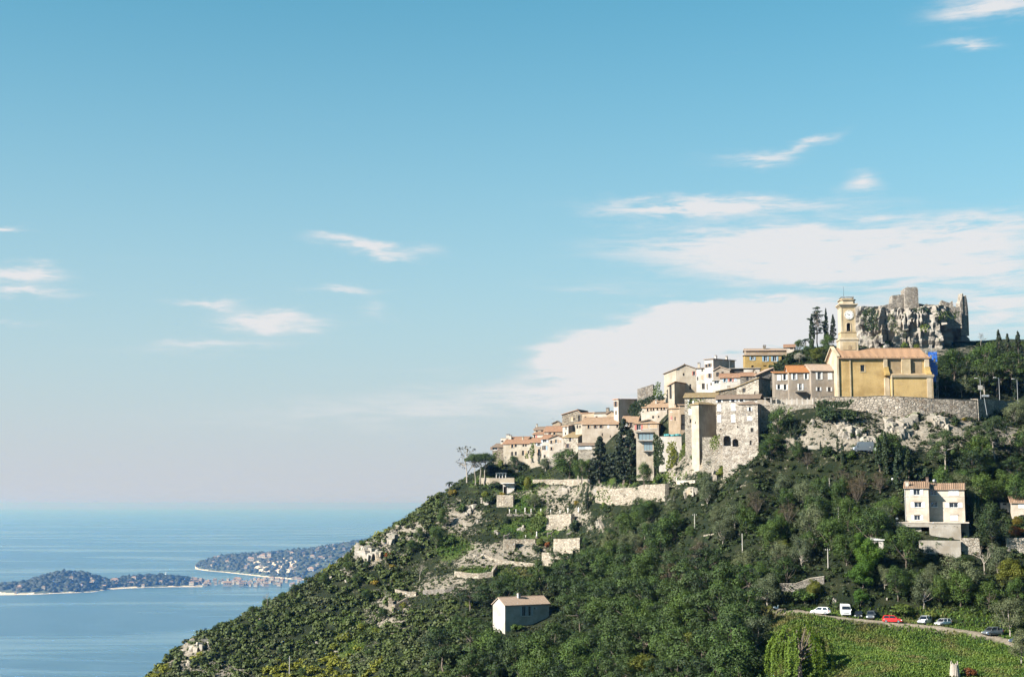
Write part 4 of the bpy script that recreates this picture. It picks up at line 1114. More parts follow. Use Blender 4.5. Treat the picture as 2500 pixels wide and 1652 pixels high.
for k in range(9):
    for j in range(5):
        z0_ = sh_ * (0.32 + 0.66 * k / 9); z1_ = sh_ * (0.32 + 0.66 * (k + 1) / 9)
        if rr.random() < 0.12: continue
        x0_, x1_ = sw_ * (0.12 + 0.88 * j / 5), sw_ * (0.12 + 0.88 * (j + 1) / 5)
        if k < 2 and j in (0, 4): continue
        b0, b1 = rr.uniform(0.08, 0.25), rr.uniform(0.08, 0.25)
        nt.add([(x0_, -b0, z0_), (x1_, -b1, z0_), (x1_, -b0, z1_ - 0.06), (x0_, -b1, z1_ - 0.06), (x0_, -b0 + .02, z0_), (x1_, -b1 + .02, z0_), (x1_, -b0 + .02, z1_ - 0.06), (x0_, -b1 + .02, z1_ - 0.06)], [(0, 1, 2, 3), (7, 6, 5, 4), (0, 4, 5, 1), (2, 6, 7, 3)])
nt.obj('netting', M['scaffold_blue'], sc)

# ------------------------------------------------------------------ three storey house on the right and its terraces
def right_house():
    F = Face('D', 840, 902, 328, -18)
    g = F.uv
    WL = g(1145, 902)[0]; HL = g(840, 466)[1]
    root = empty('villa_house', F.A, F.yaw, 'tall pale three storey house with white shutters and two tiled roofs', 'house')
    def winh(x, y, w, h):
        u, v = g(x, y); k = F.px_m()
        return (u - w * k / 2 / 0.93, v - h * k / 2, u + w * k / 2 / 0.93, v + h * k / 2)
    D = 9.0; rec = 3.0
    def u_at(x, y, w):  # local coordinates on a plane set back by w
        r = ray(*cx('D', x, y)); C0 = Vector((0, 0, CZ)); A2 = F.A + F.n * w
        p = C0 + r * ((A2 - C0).dot(F.n) / r.dot(F.n))
        return (p - F.A).dot(F.e), p.z - F.A.z
    holesL = [winh(983, 526, 72, 72), winh(1000, 688, 80, 64), winh(990, 852, 66, 60)]
    mb = MB()
    wall_holes(mb, WL, -2, HL, holesL)
    risL = 1.35
    for x in (0, WL): mb.add([(x, 0, -2), (x, D, -2), (x, D, HL), (x, D / 2, HL + risL), (x, 0, HL)], [(0, 1, 2, 3, 4)])
    mb.add([(0, D, -2), (WL, D, -2), (WL, D, HL), (0, D, HL)], [(0, 1, 2, 3)])
    mb.box(-0.03, -0.06, g(900, 586)[1], WL + 0.03, -0.001, g(900, 578)[1])
    mb.obj('wall', M['pink_pale'], root)
    xr = u_at(1604, 900, rec)[0]; HR = u_at(1300, 482, rec)[1]
    holesR = []
    for (x, y, w, h, st) in ((1197, 530, 80, 70, 'e'), (1203, 682, 80, 64, 'e'), (1455, 530, 110, 66, 'c'), (1455, 692, 96, 62, 's'), (1462, 852, 80, 66, 'c')):
        u, v = u_at(x, y, rec); k = F.px_m() * 1.01
        holesR.append(((u - w * k / 2 / 0.93, v - h * k / 2, u + w * k / 2 / 0.93, v + h * k / 2), st))
    m2 = MB()
    wall_holes(m2, xr, -2, HR, [h for h, _ in holesR], rec, x0=WL + 0.02)
    risR = 1.25; D2 = 7.5
    m2.add([(xr, rec, -2), (xr, rec + D2, -2), (xr, rec + D2, HR), (xr, rec + D2 / 2, HR + risR), (xr, rec, HR)], [(0, 1, 2, 3, 4)])
    m2.box(WL + 0.03, rec - 0.06, u_at(1300, 586, rec)[1], xr + 0.03, rec - 0.001, u_at(1300, 578, rec)[1])
    m2.obj('wing_wall', M['pink_pale'], root)
    def tiled(a, b_, y0, Dd, H_, ri, nm):
        rf = MB(); oh = 0.45; s = oh * ri / (Dd / 2)
        rf.slab([(a - 0.25, y0 - oh, H_ + 0.04 - s), (b_ + 0.25, y0 - oh, H_ + 0.04 - s), (b_ + 0.25, y0 + Dd / 2, H_ + ri + 0.04), (a - 0.25, y0 + Dd / 2, H_ + ri + 0.04)], 0.14)
        rf.slab([(b_ + 0.25, y0 + Dd + oh, H_ + 0.04 - s), (a - 0.25, y0 + Dd + oh, H_ + 0.04 - s), (a - 0.25, y0 + Dd / 2 + .001, H_ + ri + 0.04), (b_ + 0.25, y0 + Dd / 2 + .001, H_ + ri + 0.04)], 0.14)
        ro = rf.obj('roof', M['tile_house'], root)
        n = int((b_ - a + 0.5) / 0.40)
        for i in range(n):
            x = a - 0.25 + (i + 0.5) * (b_ - a + 0.5) / n
            MB().tube((x, y0 - oh - 0.04, H_ + 0.07 - s), (x, y0 + Dd / 2, H_ + ri + 0.07), 0.11, 0.11, 5).obj('tile_row', M['tile_house'], ro)
        return ro
    r1 = tiled(0, WL, 0, D, HL, risL, 'l'); r2 = tiled(WL + 0.3, xr, rec, D2, HR, risR, 'r')
    for h in holesL: 
        o = make_window(root, h, 's', 'shutter_white')
        MB().box(h[0] - 0.15, -0.14, h[3] + 0.02, h[2] + 0.15, -0.002, h[3] + 0.10).obj('lintel', M['shutter_brown'], o)
    for h, st in holesR:
        o = make_window(root, h, st, 'shutter_white', rec)
        MB().box(h[0] - 0.15, rec - 0.14, h[3] + 0.02, h[2] + 0.15, rec - 0.002, h[3] + 0.10).obj('lintel', M['shutter_brown'], o)
    chimney(r1, 0.55, 0.9, HL - 0.2, HL + 1.15, 0.75, 'pink_pale')
    chimney(r1, WL - 0.3, D * 0.42, HL + 0.6, HL + risL + 0.6, 0.55, 'shutter_brown')
    dm = MB().lathe([(0.02, 0.0), (0.30, 0.06), (0.45, 0.16)], 14, 0)
    dish = dm.obj('satellite_dish', M['metal_grey'], r2, smooth=True); dish.location = (WL + 1.2, rec + D2 / 2 - 0.4, HR + risR + 0.55); dish.rotation_euler = (math.radians(75), 0, 0.3)
    MB().tube((WL + 1.2, rec + D2 / 2 - 0.3, HR + risR - 0.3), (WL + 1.2, rec + D2 / 2 - 0.3, HR + risR + 0.6), 0.03, n=5).obj('dish_mast', M['metal_grey'], r2)
    MB().tube((0.06, -0.08, -1), (0.06, -0.08, HL - 0.1), 0.05, n=6).obj('downpipe', M['frame_white'], root)
    HOUSES.append(('villa', 'villa', F.A - F.n * 2.5 + F.e * 3, WL, HL, D)); HOUSES.append(('villa', 'villa', F.A - F.n * 1.5 + F.e * 12, WL, HL, D))
    # terrace block in concrete
    G = Face('D', 1148, 1138, 323.5, -18)
    w2 = G.uv(1552, 1138)[0]; h2 = G.uv(1148, 908)[1]
    ter = empty('house_terrace', G.A, G.yaw, 'concrete terrace block with dark garage opening under the tall pale house', 'terrace')
    mb = MB(); xl = G.uv(720, 1000)[0]
    mb.box(0, 0, -3, w2, 7.0, h2 - 0.25)
    mb.obj('block', M['concrete'], ter)
    MB().box(xl, 0.1, h2 - 1.1, -0.002, 6.5, h2 - 0.252).box(xl, 0.9, -3, -1.75, 6.5, h2 - 1.102).obj('left_slab', M['concrete'], ter)
    MB().box(-0.2, -0.2, h2 - 0.248, w2 + 1.8, 7.2, h2).box(xl - 0.1, 0.0, h2 - 0.248, -0.202, 7.2, h2 - 0.01).obj('coping', M['pale'], ter)
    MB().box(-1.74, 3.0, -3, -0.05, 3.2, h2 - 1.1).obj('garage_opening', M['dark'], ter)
    MB().box(w2 + 0.002, 1.8, -3, w2 + 1.7, 7.0, h2 - 0.25).obj('side_wall', M['concrete'], ter)
    pr = MB()
    for (x, y) in ((1225, 952), (1340, 955), (1465, 960), (1195, 975), (1500, 972)):
        u, v = G.uv(x, y); pr.tube((u, -0.12, v), (u, 0.05, v), 0.07, n=6)
    pr.obj('drain', M['iron'], ter)
    HOUSES.append(('terrace', 't', G.A + G.e * w2 / 2 - G.n * 1.0, w2, h2, 7))
    def rwall(name, label, c, x0, x1, yt, yb, d, yaw, th, mat_, found=2.5):
        Q = Face(c, x0, yb, d, yaw); w = Q.uv(x1, yb)[0]; h = Q.uv(x0, yt)[1]
        o = MB().box(0, 0, -found, w, th, h).obj(name, M[mat_])
        o.location = Q.A; o.rotation_euler = (0, 0, Q.yaw)
        tag(o, label, 'wall', kind='thing'); return o
    rwall('retaining_wall', 'smooth concrete wall below the terrace of the tall pale house', 'D', 1015, 1548, 1142, 1300, 319.5, -18, 1.0, 'concrete')
    rwall('retaining_wall', 'rough stone wall right of the terrace of the tall pale house', 'D', 1552, 1790, 1112, 1290, 318, -10, 1.2, 'stone_pale')
    rwall('garden_wall', 'low pale stone wall under the orange bush at the right edge', 'D', 2130, 2480, 1110, 1180, 318, -6, 0.8, 'stone_pale')
M['pink_pale'] = stucco('stucco_pink_pale', (0.80, 0.70, 0.59), (0.55, 0.45, 0.34), amount=0.3)
right_house()
house('edge_house', 'pale house with tan tiles cut off by the right edge', 'D', 2200, 2480, 652, 860, 333, -14, 7, ('gu', 1.3), 'pink_pale', 'tile_house', [(2320, 690, 60, 66, 'c'), (2345, 850, 60, 60)], ribs=True, oh=0.4)
house('edge_annex', 'low white annex joined to the house at the right edge', 'D', 2060, 2200, 665, 840, 337, -14, 5, ('flat', 0), 'white', 'concrete', [(2105, 675, 40, 30)], oh=0.2)
house('garden_shed', 'small white flat roofed shed among the trees left of the tall house', 'D', 405, 560, 1130, 1225, 318, -12, 3, ('mono', 0.25), 'white', 'canvas', [(475, 1190, 40, 50)], oh=0.3, cat='shed')

# ------------------------------------------------------------------ cottage in the wood at the bottom
house('cottage', 'white cottage with pale tiled roof and paired dark windows deep in the wood', 'F', 620, 985, 420, 548, 372, 31, 6.2, ('gu', 1.75), 'white', 'tile_pale', [(779, 470, 28, 74, 's', 'shutter_grey'), (820, 470, 28, 72, 's', 'shutter_grey'), (868, 448, 10, 12)], [(0.42, 0.40, 1.0, 0.7, 'white')], found=7, ribs=True)
# ------------------------------------------------------------------ terrain
CTRL = [
 # ridge running down to the left
 (350,1668,415),(430,1592,425),(510,1552,432),(640,1492,440),(720,1448,445),(800,1402,450),(870,1352,455),(930,1312,460),(1000,1270,465),
 (1060,1228,468),(1110,1190,470),(1180,1150,472),(1230,1132,472),
 (600,1620,412),(760,1540,424),(900,1460,432),(1000,1395,440),(1100,1310,448),(1150,1240,457),
 (500,1690,396),(700,1690,388),(900,1690,376),(1100,1690,358),(1300,1690,340),(1500,1690,320),(1700,1690,296),(1900,1690,268),(2100,1690,254),(2300,1690,252),(2500,1690,252),
 (900,1575,405),(1100,1550,388),(1270,1525,374),(1500,1550,350),(1700,1545,322),
 (1100,1430,422),(1250,1430,412),(1400,1430,394),(1550,1430,366),(1700,1430,339),(1850,1430,318),
 (1200,1335,438),(1350,1335,430),(1480,1310,413),(1250,1245,450),(1400,1245,440),(1450,1178,434),(1480,1102,438),(1540,1118,426),(1600,1122,415),(1660,1105,402),(1500,1140,430),(1580,1150,414),(1550,1250,405),(1300,1185,457),(1600,1180,403),(1680,1190,382),
 (1700,1310,357),(1850,1310,341),(2000,1310,329),(1750,1210,368),(1900,1210,354),(2050,1210,344),
 (1830,1132,356),(1900,1122,357),(2000,1108,354),(2110,1101,352),(2250,1112,350),(2400,1114,352),(2500,1110,354),
 (2210,1287,328),(2350,1287,328),(2470,1275,330),(2250,1352,319),(2400,1365,316),
 (1950,1484,304),(2100,1507,301),(2250,1517,299),(2400,1537,293),(2480,1562,287),(2100,1440,308),(2300,1450,308),(2450,1460,305),
 (2000,1570,286),(2200,1585,281),(2400,1605,275),(1850,1570,290),
 (2050,984,372),(2260,984,372),(1920,988,372),(2150,1016,364),(2300,1018,364),(2480,1022,380),(2150,1062,357),(2350,1062,357),
 (1850,900,412),(1930,875,420),(1990,856,428),(2120,858,425),(2300,862,425),
 (2300,966,380),(2400,970,380),(2500,970,382),(2400,905,398),(2500,890,408),
]
def cpts():
    pts = []
    for (a, b, d) in CTRL:
        p = P(a, b, d); pts.append((p.x, p.y, p.z - CZ))
    for (a, b, d) in CTRL[:13]:                       # far side of the ridge
        p = P(a, b, d)
        pts.append((p.x - 8, p.y + 30, p.z - CZ - 16)); pts.append((p.x - 20, p.y + 95, p.z - CZ - 85))
    pts += [(-130,430,-95),(-175,400,-150),(-150,330,-120),(-250,430,-290),(-250,300,-280),(-320,350,-365),(-320,480,-365),(-120,250,-110),(-200,560,-260),(-100,620,-210),
            (40,470,14),(75,475,26),(55,440,30),(110,475,52),(150,470,52),(60,520,8),(120,530,20),(20,560,-60),(120,600,-40),(190,450,55),(230,520,40),(230,380,42),(180,350,18),(190,310,-8),(200,270,-25),(230,300,5),
            (-20,500,-10),(-40,300,-75),(30,250,-58),(90,215,-50),(150,215,-45),(0,200,-80),(-100,200,-120),(200,200,-45),(230,230,-30)]
    pts += [(h[2].x, h[2].y, h[2].z - CZ - 0.4) for h in HOUSES]
    return np.array(pts)
_C = cpts()
def _tps(r2):
    return 0.5 * r2 * np.log(np.maximum(r2, 1e-9))
def _fit():
    n = len(_C)
    s = 100.0
    X = _C[:, :2] / s
    r2 = ((X[:, None, :] - X[None]) ** 2).sum(-1)
    lam = np.full(n, 0.002); lam[n - len(HOUSES):] = 0.006
    K = _tps(r2) + np.diag(lam)
    Pm = np.c_[np.ones(n), X]
    A = np.block([[K, Pm], [Pm.T, np.zeros((3, 3))]])
    w = np.linalg.solve(A, np.r_[_C[:, 2], np.zeros(3)])
    return X, w, s
_X, _w, _s = _fit()
def base_h(x, y):
    q = np.stack([np.ravel(x), np.ravel(y)], -1) / _s
    out = np.empty(len(q))
    for i in range(0, len(q), 20000):
        c = q[i:i + 20000]
        r2 = ((c[:, None, :] - _X[None]) ** 2).sum(-1)
        out[i:i + 20000] = _tps(r2) @ _w[:-3] + _w[-3] + c @ _w[-2:]
    return np.maximum(out + CZ, -4.0)
GX0, GX1, GY0, GY1, GS = -340.0, 235.0, 195.0, 640.0, 1.25
_nx, _ny = int((GX1 - GX0) / GS) + 1, int((GY1 - GY0) / GS) + 1
_gx = GX0 + GS * np.arange(_nx); _gy = GY0 + GS * np.arange(_ny)
_mx, _my = np.meshgrid(_gx, _gy)
HZ = base_h(_mx, _my)
_pp = np.stack([_mx.ravel(), _my.ravel(), np.zeros(_mx.size)], -1)
# pixel each ground point projects to: used only to say which part of the hillside it is
_f = _my.ravel() * CP + (HZ - CZ) * SP
GPX = 1250 + FPX * _mx.ravel() / _f
GPY = 826 - FPX * ((HZ - CZ) * CP - _my.ravel() * SP) / _f
def zone(px, py, rx, ry):
    return np.exp(-(((GPX - px) / rx) ** 2 + ((GPY - py) / ry) ** 2))
Z_rock = np.zeros(_mx.size); Z_grass = np.zeros(_mx.size); Z_path = np.zeros(_mx.size)
for z in [(2170,1082,110,26),(2230,1048,300,46),(2050,1070,200,36),(2450,1080,90,40),(1700,1135,95,45),(1640,1160,70,30),(1330,1215,110,35),(1120,1265,70,40),(1480,1190,150,14),(1000,1300,70,35),
          (920,1345,60,40),(470,1590,60,50),(560,1660,60,40),(850,1590,50,30),(960,1500,60,60),(1180,1360,110,45),(1090,1430,80,30),(1290,1335,60,30),(2210,855,170,30),(1950,1075,80,20),(1400,1270,70,30)]:
    Z_rock = np.maximum(Z_rock, zone(*z))
for z in [(2200,1600,420,75),(1290,1290,100,25),(1100,1340,45,30),(1190,1400,80,16),(1290,1410,60,30),(1280,1230,60,25),(2250,1490,160,12),(850,1560,40,60),(1250,1180,100,20),(1560,1172,120,14)]:
    Z_grass = np.maximum(Z_grass, zone(*z))
_nz = fbm(_pp / 14.0, 5, 3)
_nr = fbm(_pp * 0.33, 4, 9, 0.6)
HZ = HZ + (_nz * 1.1 + np.abs(_nr) * 1.0 * Z_rock + _nr * 0.25) * np.clip((HZ + 4) / 40, 0, 1)
HG = HZ.reshape(_ny, _nx)
def ground(x, y):
    fx = min(max((x - GX0) / GS, 0), _nx - 1.001); fy = min(max((y - GY0) / GS, 0), _ny - 1.001)
    i, j = int(fx), int(fy); a, b = fx - i, fy - j
    return float((HG[j, i] * (1 - a) + HG[j, i + 1] * a) * (1 - b) + (HG[j + 1, i] * (1 - a) + HG[j + 1, i + 1] * a) * b)
def hit(px, py, y0=225.0, y1=640.0):
    """first ground point met along the line of sight through a pixel"""
    r = ray(px, py); r = r / r.y
    y = y0
    while y < y1:
        z = CZ + r.z * y
        x = r.x * y
        if GX0 < x < GX1 and z <= ground(x, y):
            lo, hi = y - 1.5, y
            for _ in range(8):
                mid = (lo + hi) / 2
                if CZ + r.z * mid <= ground(r.x * mid, mid): hi = mid
                else: lo = mid
            return Vector((r.x * hi, hi, ground(r.x * hi, hi)))
        y += 1.5
    return None
# the lane with the parked cars, levelled into the slope
LANE = [(1915,1484),(1960,1497),(2040,1509),(2130,1516),(2220,1521),(2300,1527),(2370,1537),(2430,1553),(2480,1572),(2540,1592)]
LANE3 = []
for a, b in LANE:
    h = hit(a, b)
    LANE3.append(h if h else P(a, b, 290))
for k in range(3):
    LANE3 = [LANE3[0]] + [(LANE3[i - 1] + LANE3[i] * 2 + LANE3[i + 1]) / 4 for i in range(1, len(LANE3) - 1)] + [LANE3[-1]]
def lane_dist(x, y):
    best = np.full(np.shape(x), 1e9); zz = np.zeros(np.shape(x))
    for a, b in zip(LANE3[:-1], LANE3[1:]):
        dx, dy = b.x - a.x, b.y - a.y
        t = np.clip(((x - a.x) * dx + (y - a.y) * dy) / (dx * dx + dy * dy), 0, 1)
        d = np.hypot(x - a.x - t * dx, y - a.y - t * dy)
        zz = np.where(d < best, a.z + t * (b.z - a.z), zz)
        best = np.minimum(best, d)
    return best, zz
_ld, _lz = lane_dist(_mx, _my)
_k = np.clip((9.0 - _ld) / 4.0, 0, 1)
_above = _my > np.interp(_mx, [p.x for p in LANE3], [p.y for p in LANE3])
_k = np.where(_above, _k, np.clip((3.6 - _ld) / 2.0, 0, 1))
_k = _k * _k * (3 - 2 * _k)
HG = HG * (1 - _k) + (_lz + 0.02 * nrg.standard_normal(_lz.shape)) * _k
Z_path = np.clip((2.6 + fbm(_pp / 3.0, 3, 21) * 1.3 - _ld.ravel()) / 0.8, 0, 1)

m, t, b = new_mat('hillside_ground')
geo = t.node('ShaderNodeNewGeometry'); pos = geo.outputs['Position']
ar = t.node('ShaderNodeAttribute', attribute_name='rock').outputs['Fac']
ag = t.node('ShaderNodeAttribute', attribute_name='grass').outputs['Fac']
ap = t.node('ShaderNodeAttribute', attribute_name='path').outputs['Fac']
n1 = t.noise(pos, 0.22, 5, 0.62); n2 = t.noise(pos, 1.3, 5, 0.65); n3 = t.noise(pos, 5.0, 3, 0.6)
soil = t.mix(t.mapr(n1, 0.4, 0.62), (0.012, 0.022, 0.006), (0.032, 0.038, 0.014))
soil = t.mix(t.mapr(n2, 0.52, 0.72, 0, 0.8), soil, (0.018, 0.032, 0.008))
stone = t.mix(t.mapr(n2, 0.35, 0.68), (0.50, 0.44, 0.36), (0.26, 0.22, 0.17))
stone = t.mix(t.mapr(n3, 0.5, 0.75, 0, 0.6), stone, (0.22, 0.19, 0.15))
grs = t.mix(t.mapr(n1, 0.35, 0.65), (0.035, 0.085, 0.012), (0.085, 0.115, 0.025))
grs = t.mix(t.mapr(n2, 0.45, 0.7, 0, 0.7), grs, (0.035, 0.075, 0.010))
rk = t.mapr(t.m('ADD', t.m('MULTIPLY', ar, 0.78), t.m('MULTIPLY', t.m('SUBTRACT', t.m('ADD', n2, t.m('MULTIPLY', n1, 0.7)), 0.85), 2.6)), 0.42, 0.62)
rk0 = t.mapr(t.noise(pos, 0.09, 5, 0.7), 0.63, 0.68, 0.0, 0.7)
c = t.mix(t.m('MAXIMUM', rk, rk0), soil, stone)
gk = t.mapr(t.m('ADD', ag, t.m('MULTIPLY', t.m('SUBTRACT', t.m('ADD', n1, t.m('MULTIPLY', n2, 0.7)), 0.85), 2.4)), 0.42, 0.62)
c = t.mix(gk, c, grs)
sand = t.mix(t.mapr(n2, 0.35, 0.7), (0.50, 0.42, 0.32), (0.38, 0.31, 0.22))
c = t.mix(ap, c, sand)
t.put(b.inputs['Base Color'], t.mix(1.0, c, (0.40, 0.40, 0.40), 'MULTIPLY'))
b.inputs['Roughness'].default_value = 0.95; b.inputs['Specular IOR Level'].default_value = 0.15
bp = t.node('ShaderNodeBump'); bp.inputs['Strength'].default_value = 1.0; bp.inputs['Distance'].default_value = 0.4
t.put(bp.inputs['Height'], t.m('ADD', n2, t.m('MULTIPLY', n3, 0.35))); t.put(b.inputs['Normal'], bp.outputs[0])
M['ground'] = m
_idx = np.arange(_nx * _ny).reshape(_ny, _nx)
_F = np.stack([_idx[:-1, :-1], _idx[:-1, 1:], _idx[1:, 1:], _idx[1:, :-1]], -1).reshape(-1, 4)
me = np_mesh('hillside', np.stack([_mx.ravel(), _my.ravel(), HG.ravel()], -1), _F, M['ground'],
             {'rock': ('POINT', Z_rock), 'grass': ('POINT', Z_grass), 'path': ('POINT', Z_path)}, smooth=True)
hill = link(bpy.data.objects.new('hillside', me)); tag(hill, kind='structure')

# ------------------------------------------------------------------ sea
m, t, b = new_mat('sea_water')
pos = t.node('ShaderNodeNewGeometry').outputs['Position']
sw = t.noise(t.scalevec(pos, (1 / 2600, 1 / 700, 1), (0.3, 1.7, 0)), 1.0, 5, 0.62, 0.5)
slick_glare = t.mapr(sw, 0.50, 0.62)
wav = t.noise(t.scalevec(pos, (1 / 26, 1 / 14, 1), (0, 0, 0), (0, 0, 0.5)), 1.0, 5, 0.65)
rip = t.noise(t.scalevec(pos, (1 / 140, 1 / 60, 1), (0, 0, 0), (0, 0, 0.35)), 1.0, 4, 0.6)
t.put(b.inputs['Base Color'], t.mix(slick_glare, t.mix(t.mapr(rip, 0.35, 0.65), (0.026, 0.062, 0.095), (0.036, 0.078, 0.115)), (0.045, 0.10, 0.14)))  # slick streaks get a paler base colour, silvery glare painted into the water
t.put(b.inputs['Roughness'], t.m('MULTIPLY_ADD', slick_glare, -0.10, 0.30))
b.inputs['IOR'].default_value = 1.33
bp = t.node('ShaderNodeBump'); t.put(bp.inputs['Strength'], t.m('MULTIPLY_ADD', slick_glare, -0.35, 0.55)); bp.inputs['Distance'].default_value = 1.3
t.put(bp.inputs['Height'], t.m('ADD', wav, t.m('MULTIPLY', rip, 1.2))); t.put(b.inputs['Normal'], bp.outputs[0])
SR = 150000.0
vs_ = [(0, 8000, 0)]; fs_ = []
for i in range(64):
    a = 2 * math.pi * i / 64
    vs_.append((SR * math.sin(a), 8000 + SR * math.cos(a), 0))
fs_ = [(0, 1 + (i + 1) % 64, 1 + i) for i in range(64)]
tag(mesh_obj('sea', vs_, fs_, m), kind='structure')

# ------------------------------------------------------------------ the far capes
m, t, b = new_mat('cape_woodland')
pos = t.node('ShaderNodeNewGeometry').outputs['Position']
n1 = t.noise(pos, 0.010, 5, 0.65); n2 = t.noise(pos, 0.035, 4, 0.6)
c = t.mix(t.mapr(n1, 0.4, 0.65), (0.012, 0.022, 0.010), (0.030, 0.042, 0.018))
ac = t.node('ShaderNodeAttribute', attribute_name='cliff').outputs['Fac']
c = t.mix(t.mapr(t.m('ADD', ac, t.m('MULTIPLY', t.m('SUBTRACT', n2, 0.5), 1.2)), 0.42, 0.62), c, (0.34, 0.29, 0.23))
t.put(b.inputs['Base Color'], c); b.inputs['Roughness'].default_value = 0.95
M['cape'] = m
def cape(name, cols, n=220, mrow=26, hump=0.55, seed=0, cliffs=()):
    """cols: px, front waterline py, ridge py, ridge distance, back distance"""
    cols = np.array(cols, dtype=float)
    u = np.linspace(cols[0, 0], cols[-1, 0], n)
    fw, rp, rd, bd = (np.interp(u, cols[:, 0], cols[:, k]) for k in (1, 2, 3, 4))
    V = np.zeros((n, mrow, 3)); cl = np.zeros((n, mrow))
    for i in range(n):
        f = sea(u[i], fw[i]); r = P(u[i], rp[i], rd[i]); tx = f.x / f.y
        for k in range(mrow):
            s = k / (mrow - 1)
            if s < hump:
                q = s / hump; y = f.y + (r.y - f.y) * q; z = r.z * (1 - (1 - q) ** 1.7)
            else:
                q = (s - hump) / (1 - hump); y = r.y + (bd[i] - r.y) * q; z = r.z * (1 - q ** 1.5)
            V[i, k] = (tx * y, y, z)
            for (c0, c1, z0, z1) in cliffs:
                if c0 < u[i] < c1 and z0 < z < z1 and s < hump: cl[i, k] = 1
            if z < 3.5 and s < hump: cl[i, k] = 0.9
    F_ = V.reshape(-1, 3)
    nn = fbm(np.c_[F_[:, :2] / 170.0, np.zeros(len(F_))], 5, seed)
    F_[:, 2] = np.where(F_[:, 2] > 6, F_[:, 2] + nn * 0.11 * np.minimum(F_[:, 2], 110), F_[:, 2])
    F_[:, 2] = np.maximum(F_[:, 2], -1.0)
    idx = np.arange(n * mrow).reshape(n, mrow)
    Fq = np.stack([idx[:-1, :-1], idx[1:, :-1], idx[1:, 1:], idx[:-1, 1:]], -1).reshape(-1, 4)
    me = np_mesh(name, F_, Fq, M['cape'], {'cliff': ('POINT', cl.ravel())}, smooth=True)
    o = link(bpy.data.objects.new(name, me)); tag(o, kind='structure')
    return V
CAPE1 = cape('wooded_headland', [(-260,1452,1445,6500,7000),(-60,1453,1440,6500,7000),(0,1452,1430,6500,7000),(70,1451,1420,6550,7000),(115,1449,1405,6600,7050),(155,1447,1398,6620,7050),(195,1446,1400,6650,7050),
   (230,1444,1409,6700,7000),(265,1438,1417,6700,6950),(320,1435,1409,6850,7150),(372,1433,1405,6900,7200),(430,1432,1408,6900,7200),(474,1432,1414,6900,7250),(500,1432,1424,6900,7400),(560,1432,1420,7100,7600),(640,1433,1418,7200,7700),(720,1434,1414,7300,7800),(840,1436,1408,7400,8000)], seed=4)
CAPE2 = cape('long_cape', [(470,1387,1384,8800,8900),(480,1389,1378,8850,9100),(500,1392,1369,8700,9300),(546,1396,1358,8600,9400),(600,1402,1354,8500,9500),(663,1409,1350,8400,9500),(720,1414,1344,8350,9500),(800,1418,1333,8300,9500),(876,1422,1322,8300,9500),(980,1428,1312,8300,9600)],
   mrow=34, seed=8, cliffs=((618, 722, 22, 78),))
# tree cover of the capes: one mass of crowns
def cover(name, V, count, seed, zmin=6, lab=None, r0=7, r1=17):
    g = np.random.default_rng(seed)
    n, mr, _ = V.shape
    ico = bmesh.new(); bmesh.ops.create_icosphere(ico, subdivisions=1, radius=1.0)
    iv = np.array([v.co[:] for v in ico.verts]); it = np.array([[v.index for v in f.verts] for f in ico.faces]); ico.free()
    vv, ff, tt = [], [], []
    k = 0
    while k < count:
        i, j = g.integers(0, n), g.integers(0, int(mr * 0.62))
        p = V[i, j] + np.array([g.normal() * 6, g.normal() * 14, 0])
        if V[i, j][2] < zmin: 
            count -= 0.2; continue
        r = g.uniform(r0, r1)
        vv.append(iv * np.array([r, r, r * 0.75]) * (1 + 0.25 * g.standard_normal((len(iv), 1))) + p + np.array([0, 0, r * 0.15])); ff.append(it + k * len(iv)); tt.append(np.full(len(it), g.random())); k += 1
    me = np_mesh(name, np.concatenate(vv), np.concatenate(ff), M['f_cape'], {'tint': ('FACE', np.concatenate(tt))})
    tag(link(bpy.data.objects.new(name, me)), lab, 'trees', kind='stuff')
cover('headland_woods', CAPE1, 1300, 5, 6, 'dense dark woods covering the low wooded headland in the bay')
cover('cape_woods', CAPE2, 1500, 6, 8, 'dense woods covering the long cape behind the bay')

# ------------------------------------------------------------------ haze
HD = 0.000078
m = bpy.data.materials.new('sea_haze'); m.use_nodes = True
t = NT(m.node_tree)
for n in list(t.n): t.n.remove(n)
pv = t.node('ShaderNodeVolumePrincipled')
pv.inputs['Color'].default_value = (0.20, 0.45, 1.0, 1.0)
pv.inputs['Density'].default_value = HD
pv.inputs['Absorption Color'].default_value = (1.0, 1.0, 1.0, 1.0)
pv.inputs['Anisotropy'].default_value = 0.81
ot = t.node('ShaderNodeOutputMaterial'); t.t.links.new(pv.outputs[0], ot.inputs['Volume'])
B = SR + 400.0
hz = MB().box(-B, 8000 - B, -1.5, B, 8000 + B, CZ + 86.0).obj('haze', m)
tag(hz, 'pale sea haze lying over the whole bay', 'haze', kind='stuff')
